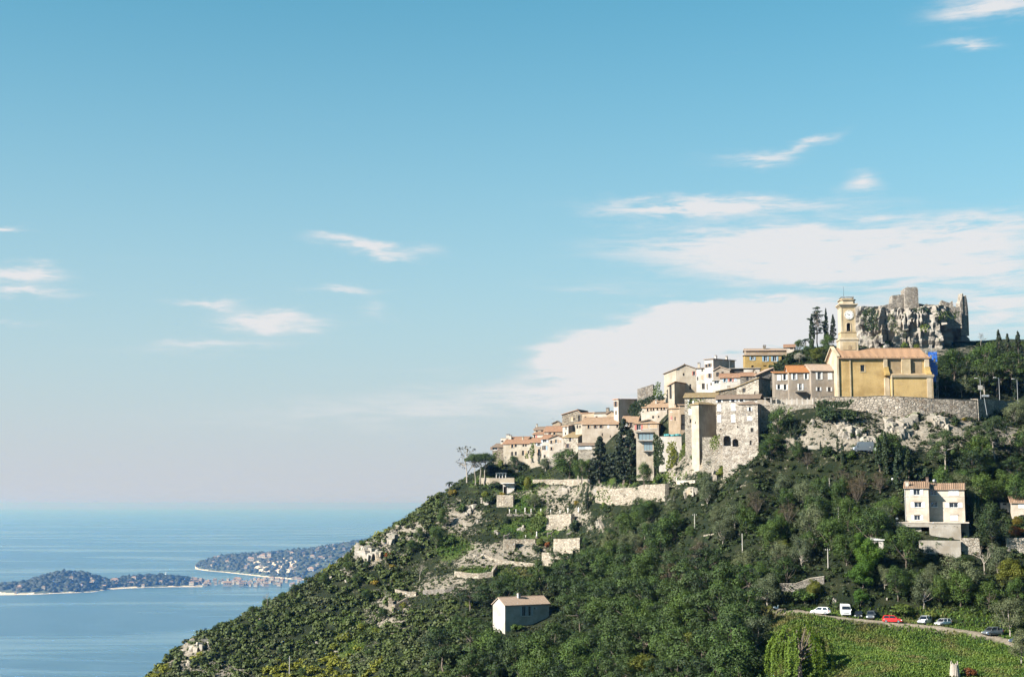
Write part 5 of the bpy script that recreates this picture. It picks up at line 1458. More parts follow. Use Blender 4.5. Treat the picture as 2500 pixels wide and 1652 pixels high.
# ------------------------------------------------------------------ castle crag and its ruin
def crag():
    d = 432.0
    L, R = P(2094, 860, d), P(2400, 860, d)
    zt = P(2200, 746, d).z; zb = L.z - 6
    W = R.x - L.x; cxm = (L.x + R.x) / 2; dep = 15.0; cy = d + dep
    nS, nT = 300, 90
    V = np.zeros((nT, nS, 3))
    for j in range(nT):
        t = j / (nT - 1)
        for i in range(nS):
            a = 2 * math.pi * i / nS
            c_, s_ = math.cos(a), math.sin(a)
            n_ = 3.6
            k = (abs(c_) ** n_ + abs(s_) ** n_) ** (-1 / n_)
            grow = 1.0 + 0.07 * (1 - t) + 0.09 * (1 - t) * max(0, c_) - 0.035 * t * (c_ > 0) * c_ - 0.05 * max(0, -c_) * t
            V[j, i] = (cxm + k * c_ * W / 2 * grow, cy + k * s_ * dep * (1.0 + 0.10 * (1 - t)), zb + (zt - zb) * t)
    Fv = V.reshape(-1, 3)
    # the right end is cut back obliquely so that it turns away from the sun
    rx = (Fv[:, 0] - cxm) / (W / 2)
    Fv[:, 1] += np.clip(rx - 0.34, 0, 1) * 30.0 * (Fv[:, 1] < cy)
    dirv = np.stack([(Fv[:, 0] - cxm) / (W / 2), (Fv[:, 1] - cy) / dep, np.zeros(len(Fv))], -1)
    dirv /= np.maximum(np.linalg.norm(dirv, axis=1, keepdims=True), 1e-6)
    hz_ = np.stack([Fv[:, 0] * 0.30, Fv[:, 1] * 0.30, Fv[:, 2] * 0.10], -1)
    fis = fbm(hz_, 4, 31, 0.55)
    blk = fbm(np.stack([Fv[:, 0] * 0.55, Fv[:, 1] * 0.55, Fv[:, 2] * 0.62], -1), 4, 57, 0.6)
    lay = (Fv[:, 2] * 0.40 + 0.6 * fbm(hz_, 2, 77))
    lay = np.abs(lay - np.floor(lay) - 0.5) * 2
    T_ = np.repeat(np.arange(nT) / (nT - 1), nS)
    amp = 1.0
    rdg = 1 - np.abs(fbm(hz_ * np.array([1.5, 1.5, 0.8]), 3, 91, 0.5)) * 3.2
    sg = np.random.default_rng(77)
    sd = np.stack([sg.uniform(cxm - W * 0.6, cxm + W * 0.6, 420), sg.uniform(d - 4, d + 2 * dep + 4, 420), sg.uniform(zb, zt + 2, 420) * 0.62], -1); so_ = sg.uniform(-1.5, 1.5, 420); st_ = sg.normal(size=(420, 3)) * 0.22
    q_ = np.stack([Fv[:, 0], Fv[:, 1], Fv[:, 2] * 0.62], -1) + blk[:, None] * 0.5
    cell = np.concatenate([np.argmin(((q_[i:i + 3000, None, :] - sd[None]) ** 2).sum(-1), 1) for i in range(0, len(q_), 3000)])
    coff = so_[cell] + ((q_ - sd[cell]) * st_[cell]).sum(1)
    off = fis * 2.6 - 1.5 * np.clip(rdg, 0, 1) ** 5 + coff * 1.15 + (lay - 0.5) * 0.6 + blk * 0.3
    off_old = fis * 3.4 - 3.2 * np.clip(rdg, 0, 1) ** 4 + np.round(blk * 3) / 3 * 0.7 + blk * 0.4 + (lay - 0.5) * 1.2
    Fv += dirv * off[:, None]
    Fv[:, 2] += blk * 0.6 * T_ + np.where(T_ > 0.97, fbm(np.stack([Fv[:, 0] * 0.12, Fv[:, 1] * 0.12, 0 * T_], -1), 3, 5) * 1.6, 0)
    top = np.array([[cxm, cy, zt + 0.6]])
    Vall = np.concatenate([Fv, top])
    idx = np.arange(nS * nT).reshape(nT, nS)
    q = np.stack([idx[:-1, :], np.roll(idx, -1, 1)[:-1, :], np.roll(idx, -1, 1)[1:, :], idx[1:, :]], -1).reshape(-1, 4)
    tr = np.stack([idx[-1], np.roll(idx[-1], -1), np.full(nS, nS * nT), np.full(nS, nS * nT)], -1)
    me = bpy.data.meshes.new('castle_rock')
    me.from_pydata([tuple(v) for v in Vall], [], [tuple(f) for f in q] + [tuple(f[:3]) for f in tr])
    me.materials.append(M['rock_grey']); me.update()
    o = link(bpy.data.objects.new('castle_rock', me))
    tag(o, 'massive grey limestone crag carrying the castle ruin behind the church', 'rock')
    return zt, cy
CRAG_TOP, CRAG_Y = crag()
def ruin_wall(name, c, prof, d, th, parent, label=None, base=3.0, mat_='ruin', yaw=0):
    """irregular wall: prof = list of (x, ytop) in crop pixels, from left to right, base pixel row last"""
    xs = [p[0] for p in prof]; yb = max(p[1] for p in prof) + 25
    F = Face(c, xs[0], yb, d, yaw)
    pts = [F.uv(x, y) for x, y in prof]
    rr = random.Random(int(xs[0]))
    top = []
    for (a, b) in zip(pts[:-1], pts[1:]):
        n = max(1, int(abs(b[0] - a[0]) / 0.7))
        for k in range(n):
            f = k / n
            top.append((a[0] + (b[0] - a[0]) * f, a[1] + (b[1] - a[1]) * f + rr.uniform(-0.18, 0.18)))
    top.append(pts[-1])
    mb = MB()
    n = len(top)
    v = []
    for (x, z) in top:
        j = rr.uniform(-0.12, 0.12)
        v += [(x, j, -base), (x, j, z), (x, th + j, z), (x, th + j, -base)]
    f = []
    for i in range(n - 1):
        a, b = 4 * i, 4 * i + 4
        f += [(a, b, b + 1, a + 1), (a + 1, b + 1, b + 2, a + 2), (a + 2, b + 2, b + 3, a + 3)]
    f += [(0, 1, 2, 3), (4 * n - 1, 4 * n - 2, 4 * n - 3, 4 * n - 4)]
    mb.add(v, f)
    o = mb.obj(name, M[mat_], parent)
    w_ = Vector(F.A) - (Vector(parent.location) if parent else Vector())
    o.location = w_; o.rotation_euler = (0, 0, F.yaw)
    return o
rt = empty('castle_ruin', P(2225, 752, 438), 0, 'broken stone keep and walls of the castle ruin on the crag', 'ruin')
ruin_wall('keep', 4, [(1328, 118), (1360, 100), (1400, 104), (1440, 102), (1480, 106), (1490, 140), (1470, 165), (1475, 215), (1490, 270), (1500, 330)], 436, 4.5, rt, base=6)
ruin_wall('low_wall', 4, [(1168, 260), (1180, 204), (1230, 194), (1290, 200), (1330, 190), (1345, 210)], 437, 3.0, rt, base=5)
ruin_wall('curtain_wall', 4, [(1000, 340), (1080, 318), (1160, 300), (1200, 296)], 435, 1.2, rt, base=5)
ruin_wall('curtain_wall', 4, [(1480, 306), (1620, 312), (1740, 316), (1780, 330), (1900, 338), (2010, 344)], 437, 1.0, rt, base=6)
ruin_wall('far_wall', 4, [(1755, 290), (1775, 266), (1830, 276), (1870, 290), (1905, 262), (1912, 310)], 449, 1.0, rt, base=4)
ruin_wall('pinnacle', 4, [(1996, 300), (2012, 255), (2022, 182), (2034, 186), (2042, 240), (2052, 215), (2066, 208), (2080, 260), (2088, 330), (2096, 390)], 439, 2.0, rt, base=7, yaw=20)

# ------------------------------------------------------------------ boulders and outcrops
def hull(n, r, g, sq=(1, 1, 1)):
    bm = bmesh.new()
    for k in range(8 + n // 4):
        v = np.array([1 if k & 1 else -1, 1 if k & 2 else -1, 1 if k & 4 else -1]) * g.uniform(0.35, 0.95, 3) if k < 8 else g.uniform(-0.9, 0.9, 3)
        bm.verts.new(v * np.array(sq) * r)
    bmesh.ops.convex_hull(bm, input=bm.verts)
    for v in [v for v in bm.verts if not v.link_faces]: bm.verts.remove(v)
    bm.verts.index_update()
    vs_ = np.array([v.co[:] for v in bm.verts]); fs = [[v.index for v in f.verts] for f in bm.faces]
    bm.free()
    return vs_, fs
def outcrop(c, x, y, w, h, label, n=14, mat_='rock', seed=0, rs=1.0, name='rock_outcrop', tilt=0.0):
    """jagged rocks spread over the part of the slope that spans w by h crop pixels round (x, y)"""
    g = np.random.default_rng(seed + int(x * 7 + y))
    V, Fs = [], []; b = 0; first = None; done = []
    for k in range(n * 4):
        if len(done) >= n: break
        fx, fy = g.uniform(-0.5, 0.5), g.uniform(-0.5, 0.5)
        p = hit(*cx(c, x + w * fx, y + h * (fy + tilt * fx)))
        if p is None: continue
        if first is None: first = p
        k_ = p.y / FPX / CROP[c][2]
        r = k_ * math.sqrt(w * h) * g.uniform(0.14, 0.30) * rs
        if done and min((p - q_).length - 0.85 * (r + r_) for q_, r_ in done) > 0: continue
        done.append((p, r))
        vs_, fs = hull(int(g.integers(14, 24)), r, g, (g.uniform(0.7, 1.5), g.uniform(0.7, 1.1), g.uniform(0.7, 1.7)))
        an = g.uniform(0, 6.28); ca, sa = math.cos(an), math.sin(an)
        vs_ = vs_ @ np.array([[ca, -sa, 0], [sa, ca, 0], [0, 0, 1]]).T
        V.append(vs_ + np.array(p) + np.array([0, 0, r * 0.15])); Fs += [[i + b for i in f] for f in fs]; b += len(vs_)
    if not V: return None
    V = np.concatenate(V) - np.array(first)
    o = mesh_obj(name, V, Fs, M[mat_]); o.location = first
    return tag(o, label, 'rock')
for a in [
 ('G', 1880, 290, 190, 170, 'tall pale cliff outcrop on the left ridge above the orange bush', 26, 'rock', 1, 1.0),
 ('G', 2020, 195, 150, 90, 'upper rocks climbing the ridge above the tall pale cliff', 16, 'rock', 2, 0.9),
 ('G', 2170, 105, 130, 110, 'highest pale rocks on the left ridge', 14, 'rock', 3, 0.9),
 ('G', 500, 1050, 190, 120, 'broad pale rock at the lower left end of the ridge', 16, 'rock', 4, 1.0),
 ('G', 380, 1190, 110, 90, 'pale rock slab near the bottom left tip of the ridge', 9, 'rock', 5, 0.9),
 ('G', 480, 1190, 60, 40, 'small pale boulder right of the bottom left slab', 4, 'rock', 6, 0.9),
 ('G', 1690, 445, 100, 60, 'small rocks on the ridge left of the tall pale cliff', 8, 'rock', 7, 0.8),
 ('G', 1720, 530, 60, 50, 'single pale boulder below the tall pale cliff', 4, 'rock', 8, 0.9),
 ('G', 1590, 550, 60, 60, 'pale boulder showing between shrubs below the ridge', 4, 'rock', 9, 0.8),
 ('G', 1020, 890, 34, 130, 'upright pale rock standing in the dark scrub', 5, 'rock', 10, 0.8),
 ('G', 1620, 1150, 90, 80, 'pale rock pair below the yellow green shrubs', 5, 'rock', 11, 0.8),
 ('G', 1110, 790, 120, 40, 'flat stony patch near the lone tree', 6, 'rock', 12, 0.6),
 ('G', 1490, 1020, 100, 60, 'low rocks in the middle of the left slope', 6, 'rock', 13, 0.6),
 ('A', 540, 960, 190, 130, 'slanting pale rock slab left of the garden terraces', 14, 'rock', 14, 0.8),
 ('A', 680, 900, 90, 150, 'upright pale rock face below the terrace cafe', 9, 'rock', 15, 0.9),
 ('A', 850, 1280, 170, 90, 'grey slanting rock on the garden slope', 9, 'rock_grey', 16, 0.8),
 ('A', 1780, 790, 240, 170, 'rough pale rock mass right of the statue terrace', 16, 'rock', 17, 0.8),
 ('A', 1620, 900, 120, 110, 'dark edged rocks above the statue terrace', 8, 'rock', 18, 0.8),
 ('A', 2180, 850, 190, 260, 'rocky bank under the stone arch wall', 14, 'rock', 19, 0.7),
 ('A', 2190, 1110, 160, 200, 'boulders around the garden steps', 12, 'rock', 20, 0.7),
 ('A', 1130, 1230, 160, 90, 'rocks beside the white animal sculpture', 8, 'rock', 21, 0.7),
 ('A', 500, 1110, 220, 40, 'pale ledge above the cactus bed', 9, 'rock', 22, 0.6),
 ('B', 1240, 760, 220, 130, 'rounded pale rock under the lower balustrade', 12, 'rock', 23, 0.9),
 ('B', 1560, 520, 150, 110, 'pale rock spur below the mansion', 10, 'rock', 24, 0.9),
 ('B', 1350, 390, 240, 140, 'broken pale rocks under the mansion tower', 16, 'rock', 25, 0.8),
 ('B', 1430, 930, 100, 60, 'small pale rocks at the edge of the olive wood', 6, 'rock', 26, 0.7),
 ('C', 1380, 70, 330, 90, 'smooth pale rock face behind the parked white van', 14, 'rock', 27, 1.0),
 ('C', 1800, 80, 220, 110, 'pale rocks between the cypresses and the round pine', 12, 'rock', 28, 0.9),
 ('C', 1080, 60, 200, 60, 'rock ledge left of the white van', 9, 'rock', 29, 0.8),
 (5, 300, 620, 420, 300, 'craggy cliff with ledges under the left end of the rampart', 46, 'rock', 30, 0.85),
 (5, 900, 590, 330, 220, 'craggy cliff under the middle of the rampart', 36, 'rock', 31, 0.85),
 (5, 110, 830, 300, 160, 'lower cliff steps above the cypress pair', 24, 'rock', 32, 0.95),
 (5, 1990, 900, 230, 260, 'orange stained rocks at the right edge', 16, 'rock', 33, 0.8),
 (3, 1780, 1330, 400, 230, 'pale cliff blocks below the ivy covered wall', 32, 'rock', 34, 0.8),
 (3, 1120, 1210, 200, 130, 'rough rock under the garden terrace wall', 12, 'rock', 35, 0.8),
 ('E', 790, 390, 120, 40, 'pale boulders behind the white van on the lane', 7, 'rock', 36, 0.9),
 ('E', 1250, 370, 40, 40, 'single pale boulder above the red car', 3, 'rock', 37, 0.9),
 ('F', 420, 50, 160, 80, 'pale boulder beside the garden path', 7, 'rock', 38, 0.8),
 ('F', 60, 230, 160, 70, 'stony bank along the lowest garden path', 9, 'rock', 39, 0.6),
]:
    outcrop(*a)

# ------------------------------------------------------------------ rampart below the church, garden walls
def seg_wall(name, label, c, pts, hpx, th, mat_, cat='wall', coping=None, found=1.5, d=None):
    """wall following the slope: pts = foot of the wall in crop pixels, hpx = height in crop pixels"""
    q = []
    for i, (x, y) in enumerate(pts):
        p = P(*cx(c, x, y), d[i]) if d else hit(*cx(c, x, y))
        if p is not None: q.append(p)
    if len(q) < 2: return None
    fine = []
    for a, b in zip(q[:-1], q[1:]):
        n = max(1, int((b - a).length / 2.0))
        fine += [a + (b - a) * (k / n) for k in range(n)]
    fine.append(q[-1])
    o0 = fine[0]
    hh = hpx * q[0].y / FPX / CROP[c][2]
    v, f = [], []; n = len(fine); rr = random.Random(len(pts) * 31 + int(pts[0][0]))
    for i, p in enumerate(fine):
        tdir = (fine[min(i + 1, n - 1)] - fine[max(i - 1, 0)]); tdir.z = 0; tdir.normalize()
        nn = Vector((-tdir.y, tdir.x, 0))
        l = p - o0; j = rr.uniform(-0.08, 0.08)
        v += [l - nn * 0.12 - Vector((0, 0, found)), l + Vector((0, 0, hh + j)), l + nn * th + Vector((0, 0, hh + j)), l + nn * th - Vector((0, 0, found))]
    for i in range(n - 1):
        a, b = 4 * i, 4 * i + 4
        f += [(a, b, b + 1, a + 1), (a + 1, b + 1, b + 2, a + 2), (a + 2, b + 2, b + 3, a + 3)]
    f += [(0, 1, 2, 3), (4 * n - 1, 4 * n - 2, 4 * n - 3, 4 * n - 4)]
    root = tag(empty(name, o0, 0, label, cat), kind='thing')
    mesh_obj('wall', v, f, M[mat_], root)
    if coping:
        cb = MB()
        for i in range(n - 1):
            a, b = Vector(v[4 * i + 1]), Vector(v[4 * i + 5]); c2, d2 = Vector(v[4 * i + 6]), Vector(v[4 * i + 2])
            up = Vector((0, 0, 0.12)); nrm = (a - d2).normalized() * 0.08
            cb.add([a + nrm + Vector((0, 0, .002)), b + nrm + Vector((0, 0, .002)), c2 - nrm + Vector((0, 0, .002)), d2 - nrm + Vector((0, 0, .002)), a + nrm + up, b + nrm + up, c2 - nrm + up, d2 - nrm + up], [(0, 3, 2, 1), (4, 5, 6, 7), (0, 1, 5, 4), (1, 2, 6, 5), (2, 3, 7, 6), (3, 0, 4, 7)])
        cb.obj('coping', M[coping], root)
    return root
seg_wall('rampart_wall', 'long rough stone rampart carrying the church', 5, [(-960, 395), (-600, 398), (-260, 400), (60, 390), (300, 400), (600, 415), (900, 430), (1180, 440), (1420, 450)], 225, 2.5, 'stone_rampart', coping='stone_grey', found=3, d=[369, 367.5, 366, 365, 364, 364, 364.5, 365, 366])
seg_wall('rampart_wall', 'shaded end of the rampart turning away at the right edge', 5, [(1440, 440), (1700, 452), (2200, 470)], 240, 2.0, 'stone_rampart', found=3, d=[366, 374, 386])
seg_wall('rampart_wall', 'rough stone wall under the white posted garden terrace', 3, [(600, 1180), (820, 1190), (1040, 1200), (1228, 1205)], 205, 2.0, 'stone_pale', found=3, d=[369.5, 369, 368.5, 368.3])
for a in [
 ('balustrade_wall', 'long pale balustraded terrace wall in front of the big oak', 'A', [(1310, 632), (1500, 634), (1700, 634), (1890, 634), (2040, 632)], 52, 0.6, 'stone_garden', 'wall', 'pale'),
 ('terrace_wall', 'white terrace wall of the cafe below the umbrella pines', 'A', [(640, 640), (760, 640), (900, 640), (1075, 640)], 80, 0.8, 'cream', 'wall', 'pale'),
 ('retaining_wall', 'bright stone wall below the cafe room', 'A', [(850, 925), (960, 925), (1060, 925)], 150, 1.0, 'stone_garden'),
 ('retaining_wall', 'tall curved stone wall with an arch below the hedge', 'B', [(20, 860), (160, 890), (330, 890), (500, 880), (640, 850), (780, 850), (910, 850)], 195, 1.2, 'stone_garden'),
 ('balustrade_wall', 'short pale balustrade right of the garden hedge', 'B', [(1000, 640), (1140, 640), (1290, 638)], 48, 0.5, 'pale', 'wall', 'white'),
 ('retaining_wall', 'rough stone wall under the middle of the statue terrace', 'A', [(1480, 1215), (1600, 1210), (1700, 1210), (1800, 1205)], 185, 1.2, 'stone_garden'),
 ('retaining_wall', 'grassy edged path wall under the row of statues', 'A', [(980, 1040), (1150, 1040), (1330, 1040), (1470, 1040)], 26, 0.6, 'stone_grey'),
 ('garden_wall', 'square stone wall block at the left of the lower garden', 'A', [(930, 1478), (1000, 1478), (1085, 1478)], 138, 1.2, 'stone_garden'),
 ('garden_wall', 'low stone wall right of the square block in the lower garden', 'A', [(1085, 1395), (1200, 1390), (1340, 1390)], 55, 0.8, 'stone_garden'),
 ('garden_wall', 'wide rough wall below the animal sculptures', 'A', [(1575, 1500), (1700, 1500), (1800, 1498), (1910, 1490)], 165, 1.2, 'stone_garden'),
 ('garden_wall', 'lowest bright stone wall of the garden above the dark pines', 'F', [(925, 95), (1000, 98), (1090, 95), (1180, 80)], 105, 1.2, 'stone_garden'),
 ('path_wall', 'low winding wall along the lower garden path', 'F', [(200, 185), (290, 198), (400, 205), (520, 190), (560, 130)], 44, 0.8, 'stone_garden'),
 ('path_wall', 'low wall of the lowest path at the edge of the scrub', 'F', [(-60, 330), (30, 325), (120, 325), (200, 300)], 34, 0.7, 'stone_grey'),
 ('path_wall', 'upper path wall beside the agave bed', 'F', [(420, 15), (560, 70), (700, 90), (900, 105)], 26, 0.7, 'stone_garden'),
 ('bastion_wall', 'curved stone bastion on the left edge of the garden', 'G', [(2035, 740), (2050, 790), (2090, 800), (2140, 770), (2190, 740)], 60, 1.0, 'stone'),
 ('bastion_wall', 'upper curved wall above the left bastion', 'G', [(2090, 650), (2130, 660), (2190, 672), (2260, 668)], 36, 0.9, 'stone_garden'),
 ('lane_wall', 'dark stone wall behind the lane half hidden by an olive', 'E', [(350, 300), (480, 300), (600, 262), (720, 240)], 55, 0.6, 'stone_grey', 'wall', 'pale'),
 ('road_wall', 'grey parapet along the upper road beside the cypresses', 'C', [(640, 190), (720, 190), (800, 188)], 50, 0.5, 'concrete'),
 ('wood_wall', 'short pale path edge showing in the olive wood', 'B', [(1400, 1300), (1500, 1285), (1620, 1250)], 18, 0.6, 'stone_garden'),
]:
    seg_wall(*a[:9])
# garden steps
p0, p1 = hit(*cx('A', 2235, 1215)), hit(*cx('A', 2175, 1085))
if p0 and p1:
    st = empty('garden_steps', p0, 0, 'flight of stone steps climbing the right of the garden', 'steps')
    n = 14; dv = (p1 - p0) / n; side = Vector((dv.y, -dv.x, 0)).normalized() * 0.8
    for k in range(n):
        a = dv * k; mb = MB(); b = a + Vector((dv.x, dv.y, 0)) * 1.02; zt = dv.z * (k + 1)
        mb.add([(a - side + Vector((0, 0, -0.8))), (a + side + Vector((0, 0, -0.8))), (b + side + Vector((0, 0, -0.8))), (b - side + Vector((0, 0, -0.8))),
                Vector((a.x, a.y, zt)) - side, Vector((a.x, a.y, zt)) + side, Vector((b.x, b.y, zt)) + side, Vector((b.x, b.y, zt)) - side], [(0, 1, 2, 3), (4, 5, 6, 7), (0, 1, 5, 4), (1, 2, 6, 5), (2, 3, 7, 6), (3, 0, 4, 7)])
        mb.obj('step', M['stone_pale'], st)
# cafe room and pergola on the left terrace
pc = hit(*cx('A', 930, 765))
if pc:
    F = Face('A', 930, 765, pc.y, -8); w = F.uv(1072, 765)[0]; h = F.uv(930, 625)[1]
    cf = empty('terrace_room', F.A, F.yaw, 'small white room with dark opening and flat awning under the cafe terrace', 'house')
    mb = MB(); wall_holes(mb, w, -1.5, h, [(0.2, 0.0, w * 0.36, h * 0.72)], 0, 0.5); mb.box(0, 0.51, -1.5, w, 4, h - 0.01)
    mb.add([(0, 0, -1.5), (0, .51, -1.5), (0, .51, h), (0, 0, h)], [(0, 1, 2, 3)]); mb.obj('wall', M['white'], cf)
    MB().box(-0.3, -1.4, h + 0.002, w + 0.3, 4, h + 0.16).obj('awning', M['canvas'], cf)
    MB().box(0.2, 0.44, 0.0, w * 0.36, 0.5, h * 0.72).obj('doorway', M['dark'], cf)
pc = hit(*cx('A', 845, 600))
if pc:
    F = Face('A', 845, 575, pc.y, -8); w = F.uv(962, 575)[0]; h = F.uv(845, 495)[1]
    pg = empty('pergola', F.A, F.yaw, 'white pergola on the cafe terrace by the pines', 'pergola')
    for x in (0, 0.33, 0.66, 1.0):
        for y in (0, 2.2): MB().box(x * w - 0.09, y - 0.09, -2.0, x * w + 0.09, y + 0.09, h).obj('post', M['marble'], pg)
    rf = MB()
    for k in range(8): rf.box(k / 7 * w - 0.06, -0.4, h + 0.102, k / 7 * w + 0.06, 2.6, h + 0.24)
    rf.box(-0.3, -0.1, h + 0.002, w + 0.3, 0.1, h + 0.1).box(-0.3, 2.1, h + 0.002, w + 0.3, 2.3, h + 0.1)
    rf.obj('beams', M['marble'], pg)
# ------------------------------------------------------------------ plants
def leaf_quads(C, N, size, g, asp=1.0):
    n = len(C)
    N = N / np.maximum(np.linalg.norm(N, axis=1, keepdims=True), 1e-6)
    r = g.normal(size=(n, 3)); U = np.cross(N, r); U /= np.maximum(np.linalg.norm(U, axis=1, keepdims=True), 1e-6)
    W_ = np.cross(N, U)
    s = np.asarray(size).reshape(-1, 1) * g.uniform(0.6, 1.25, (n, 1)) * 0.5
    a, b = U * s * asp, W_ * s
    V = np.stack([C - a - b * 0.5, C + a * 0.3 - b, C + a + b * 0.5, C - a * 0.3 + b], 1).reshape(-1, 3)
    return V, np.arange(4 * n).reshape(-1, 4)
class Crown:
    def __init__(s, seed):
        s.g = np.random.default_rng(seed); s.C, s.N, s.S, s.T = [], [], [], []
    def clump(s, c, r, n, size, up=0.25, shell=0.7, outward=0.7, tint=None):
        g = s.g
        d = g.normal(size=(n, 3)); d /= np.linalg.norm(d, axis=1, keepdims=True)
        d[:, 2] = np.where((d[:, 2] < -0.35) & (g.random(n) < 0.6), -d[:, 2], d[:, 2])
        rad = g.uniform(shell, 1.05, (n, 1))
        c = np.asarray(c, float)
        s.C.append(c + d * rad * np.asarray(r)); s.N.append(d * outward * 1.8 + g.normal(size=(n, 3)) * 0.34 + np.array([0, 0, up]))
        s.S.append(np.full(n, size)); s.T.append(np.clip((g.random() if tint is None else tint) * 0.7 + g.random(n) * 0.3, 0, 1))
    def mesh(s, name, mat_, asp=1.0):
        C, N, S, T = (np.concatenate(q) for q in (s.C, s.N, s.S, s.T))
        V, Fq = leaf_quads(C, N, S, s.g, asp)
        return np_mesh(name, V, Fq, mat_, {'tint': ('FACE', T)})
def limb_mesh(name, segs, mat_):
    mb = MB()
    for (a, b, r0, r1) in segs: mb.tube(a, b, r0, r1, 6, cap=False)
    me = bpy.data.meshes.new(name); me.from_pydata(mb.v, [], mb.f); me.materials.append(mat_); me.update()
    return me
PROTO = {}
def limbs_to(g, tops, h0, r, lean=(0, 0), n=None):
    """trunk from the ground to h0 and limbs to the clump centres"""
    segs = []; k = 5; pts = [Vector((lean[0] * (i / k) ** 1.4 + g.normal() * 0.08, lean[1] * (i / k) ** 1.4 + g.normal() * 0.08, -0.6 + (h0 + 0.6) * i / k)) for i in range(k + 1)]
    for i in range(k): segs.append((pts[i], pts[i + 1], r * (1 - 0.1 * i), r * (1 - 0.1 * (i + 1))))
    for tp in (tops if n is None else tops[:n]):
        a = pts[-1] if g.random() < 0.6 else pts[-2]
        b = Vector(tp); mid = (a + b) / 2 + Vector((g.normal() * 0.2, g.normal() * 0.2, -0.15))
        segs += [(a, mid, r * 0.4, r * 0.25), (mid, b, r * 0.25, r * 0.08)]
    return segs
def proto(kind, var):
    key = (kind, var)
    if key in PROTO: return PROTO[key]
    seed = abs(hash(kind) % 1000) if False else sum(ord(ch) for ch in kind) * 13 + var * 101
    c = Crown(seed); g = c.g
    asp = 1.0; tops = []; bark = M['bark']; r = 0.28; h0 = 3.5; lean = (0, 0); mat_ = None
    if kind == 'cypress':
        R = 0.95
        for k in range(52):
            t = g.random() ** 0.9; rr = R * (math.sin(math.pi * min(1, (t * 0.93 + 0.10))) ** 0.65) * (1.05 - 0.35 * t)
            a = g.uniform(0, 6.28); q = rr * g.uniform(0.45, 0.75)
            c.clump((q * math.cos(a), q * math.sin(a), 0.3 + t * 9.2), (rr * 0.48, rr * 0.48, 0.75), 46, 0.30, 0.5, 0.6)
        c.clump((0, 0, 9.5), (0.14, 0.14, 0.55), 30, 0.2, 0.6)
        h0, r, mat_ = 3.0, 0.22, M['f_cypress']
    elif kind == 'conifer':
        for k in range(110):
            t = g.random() ** 1.2; R = 3.1 * (1 - t) ** 0.8 + 0.12
            if t < 0.12: R *= 0.8
            a = g.uniform(0, 6.28); q = R * g.uniform(0.35, 0.95)
            c.clump((q * math.cos(a), q * math.sin(a), 0.8 + t * 8.8 - 0.12 * q), (0.35 + 0.30 * R * 0.5, 0.35 + 0.30 * R * 0.5, 0.42), 38, 0.34, 0.3, 0.5)
        h0, r, mat_ = 7.0, 0.3, M['f_conifer']
    elif kind == 'cedar':
        for L in range(8):
            z = 3.6 + L * 0.82; R = [2.6, 3.1, 3.3, 3.0, 2.9, 2.3, 1.9, 1.2][L]
            for k in range(9 if L < 6 else 6):
                a = g.uniform(0, 6.28); q = R * g.uniform(0.25, 1.0)
                c.clump((q * math.cos(a), q * math.sin(a), z + g.normal() * 0.15), (0.8, 0.8, 0.16), 34, 0.30, 0.8, 0.4)
                if g.random() < 0.5: tops.append((q * math.cos(a) * .8, q * math.sin(a) * .8, z - 0.1))
        h0, r, mat_ = 8.6, 0.24, M['f_cedar']
    elif kind in ('pine', 'pine_dark', 'umbrella'):
        flat = 0.6 if kind == 'umbrella' else 1.0
        nC = 34
        for k in range(nC):
            a = g.uniform(0, 6.28); q = math.sqrt(g.random()) * (4.2 if kind != 'pine_dark' else 4.0)
            z = (8.0 if kind == 'umbrella' else 5.6) + flat * (1.6 * (1 - (q / 4.4) ** 2) + g.uniform(-1.5, 1.2) * (0.6 if kind == 'umbrella' else 1.9))
            rr = g.uniform(1.1, 2.0) if k % 2 else g.uniform(0.6, 1.1)
            c.clump((q * math.cos(a) + lean[0], q * math.sin(a), z), (rr, rr, rr * 0.62), int(84 * rr * rr + 40), 0.25, 0.45, 0.45)
            if g.random() < 0.45: tops.append((q * math.cos(a), q * math.sin(a), z - 0.2))
        h0, r = (7.0, 0.24) if kind == 'umbrella' else (5.0, 0.25)
        lean = (g.uniform(-0.8, 0.8), g.uniform(-0.4, 0.4)); bark = M['bark_pale'] if kind != 'pine_dark' else M['bark']
        mat_ = {'pine': M['f_pine'], 'pine_dark': M['f_pine_dark'], 'umbrella': M['f_pine_dark']}[kind]
    elif kind in ('olive', 'oak', 'bright', 'yellow', 'brown', 'blossom', 'ivytree', 'orange', 'gold'):
        for k in range(40):
            d = g.normal(size=3); d /= np.linalg.norm(d)
            if d[2] < -0.8: d[2] *= -1
            q = g.uniform(0.45, 0.95)
            lop = 1.0 + 0.25 * math.sin(3 * math.atan2(d[1], d[0]) + var * 2)
            p = np.array([d[0] * 4.3 * q * lop, d[1] * 4.3 * q * lop, 5.2 + d[2] * 4.3 * q])
            bigc = k < 20 and kind != 'brown'
            rr = g.uniform(1.35, 2.25) if bigc else g.uniform(0.6, 1.2)
            if bigc: p *= np.array([0.86, 0.86, 1.0])
            c.clump(p, (rr, rr, rr * 0.82), (int(80 * rr * rr) if bigc else 70) if kind != 'brown' else 60, {'olive': 0.24, 'bright': 0.34, 'yellow': 0.32, 'brown': 0.20}.get(kind, 0.25), 0.25, 0.55, 0.6)
            if g.random() < (0.3 if kind != 'brown' else 0.9): tops.append(tuple(p))
        h0, r = 2.4, 0.26; lean = (g.uniform(-0.5, 0.5), 0)
        mat_ = {'olive': M['f_olive'], 'oak': M['f_oak'], 'bright': M['f_bright'], 'yellow': M['f_yellow'], 'brown': M['f_brown'], 'blossom': M['f_blossom'], 'ivytree': M['f_pine_dark'], 'orange': M['f_orange'], 'gold': M['f_gold']}[kind]
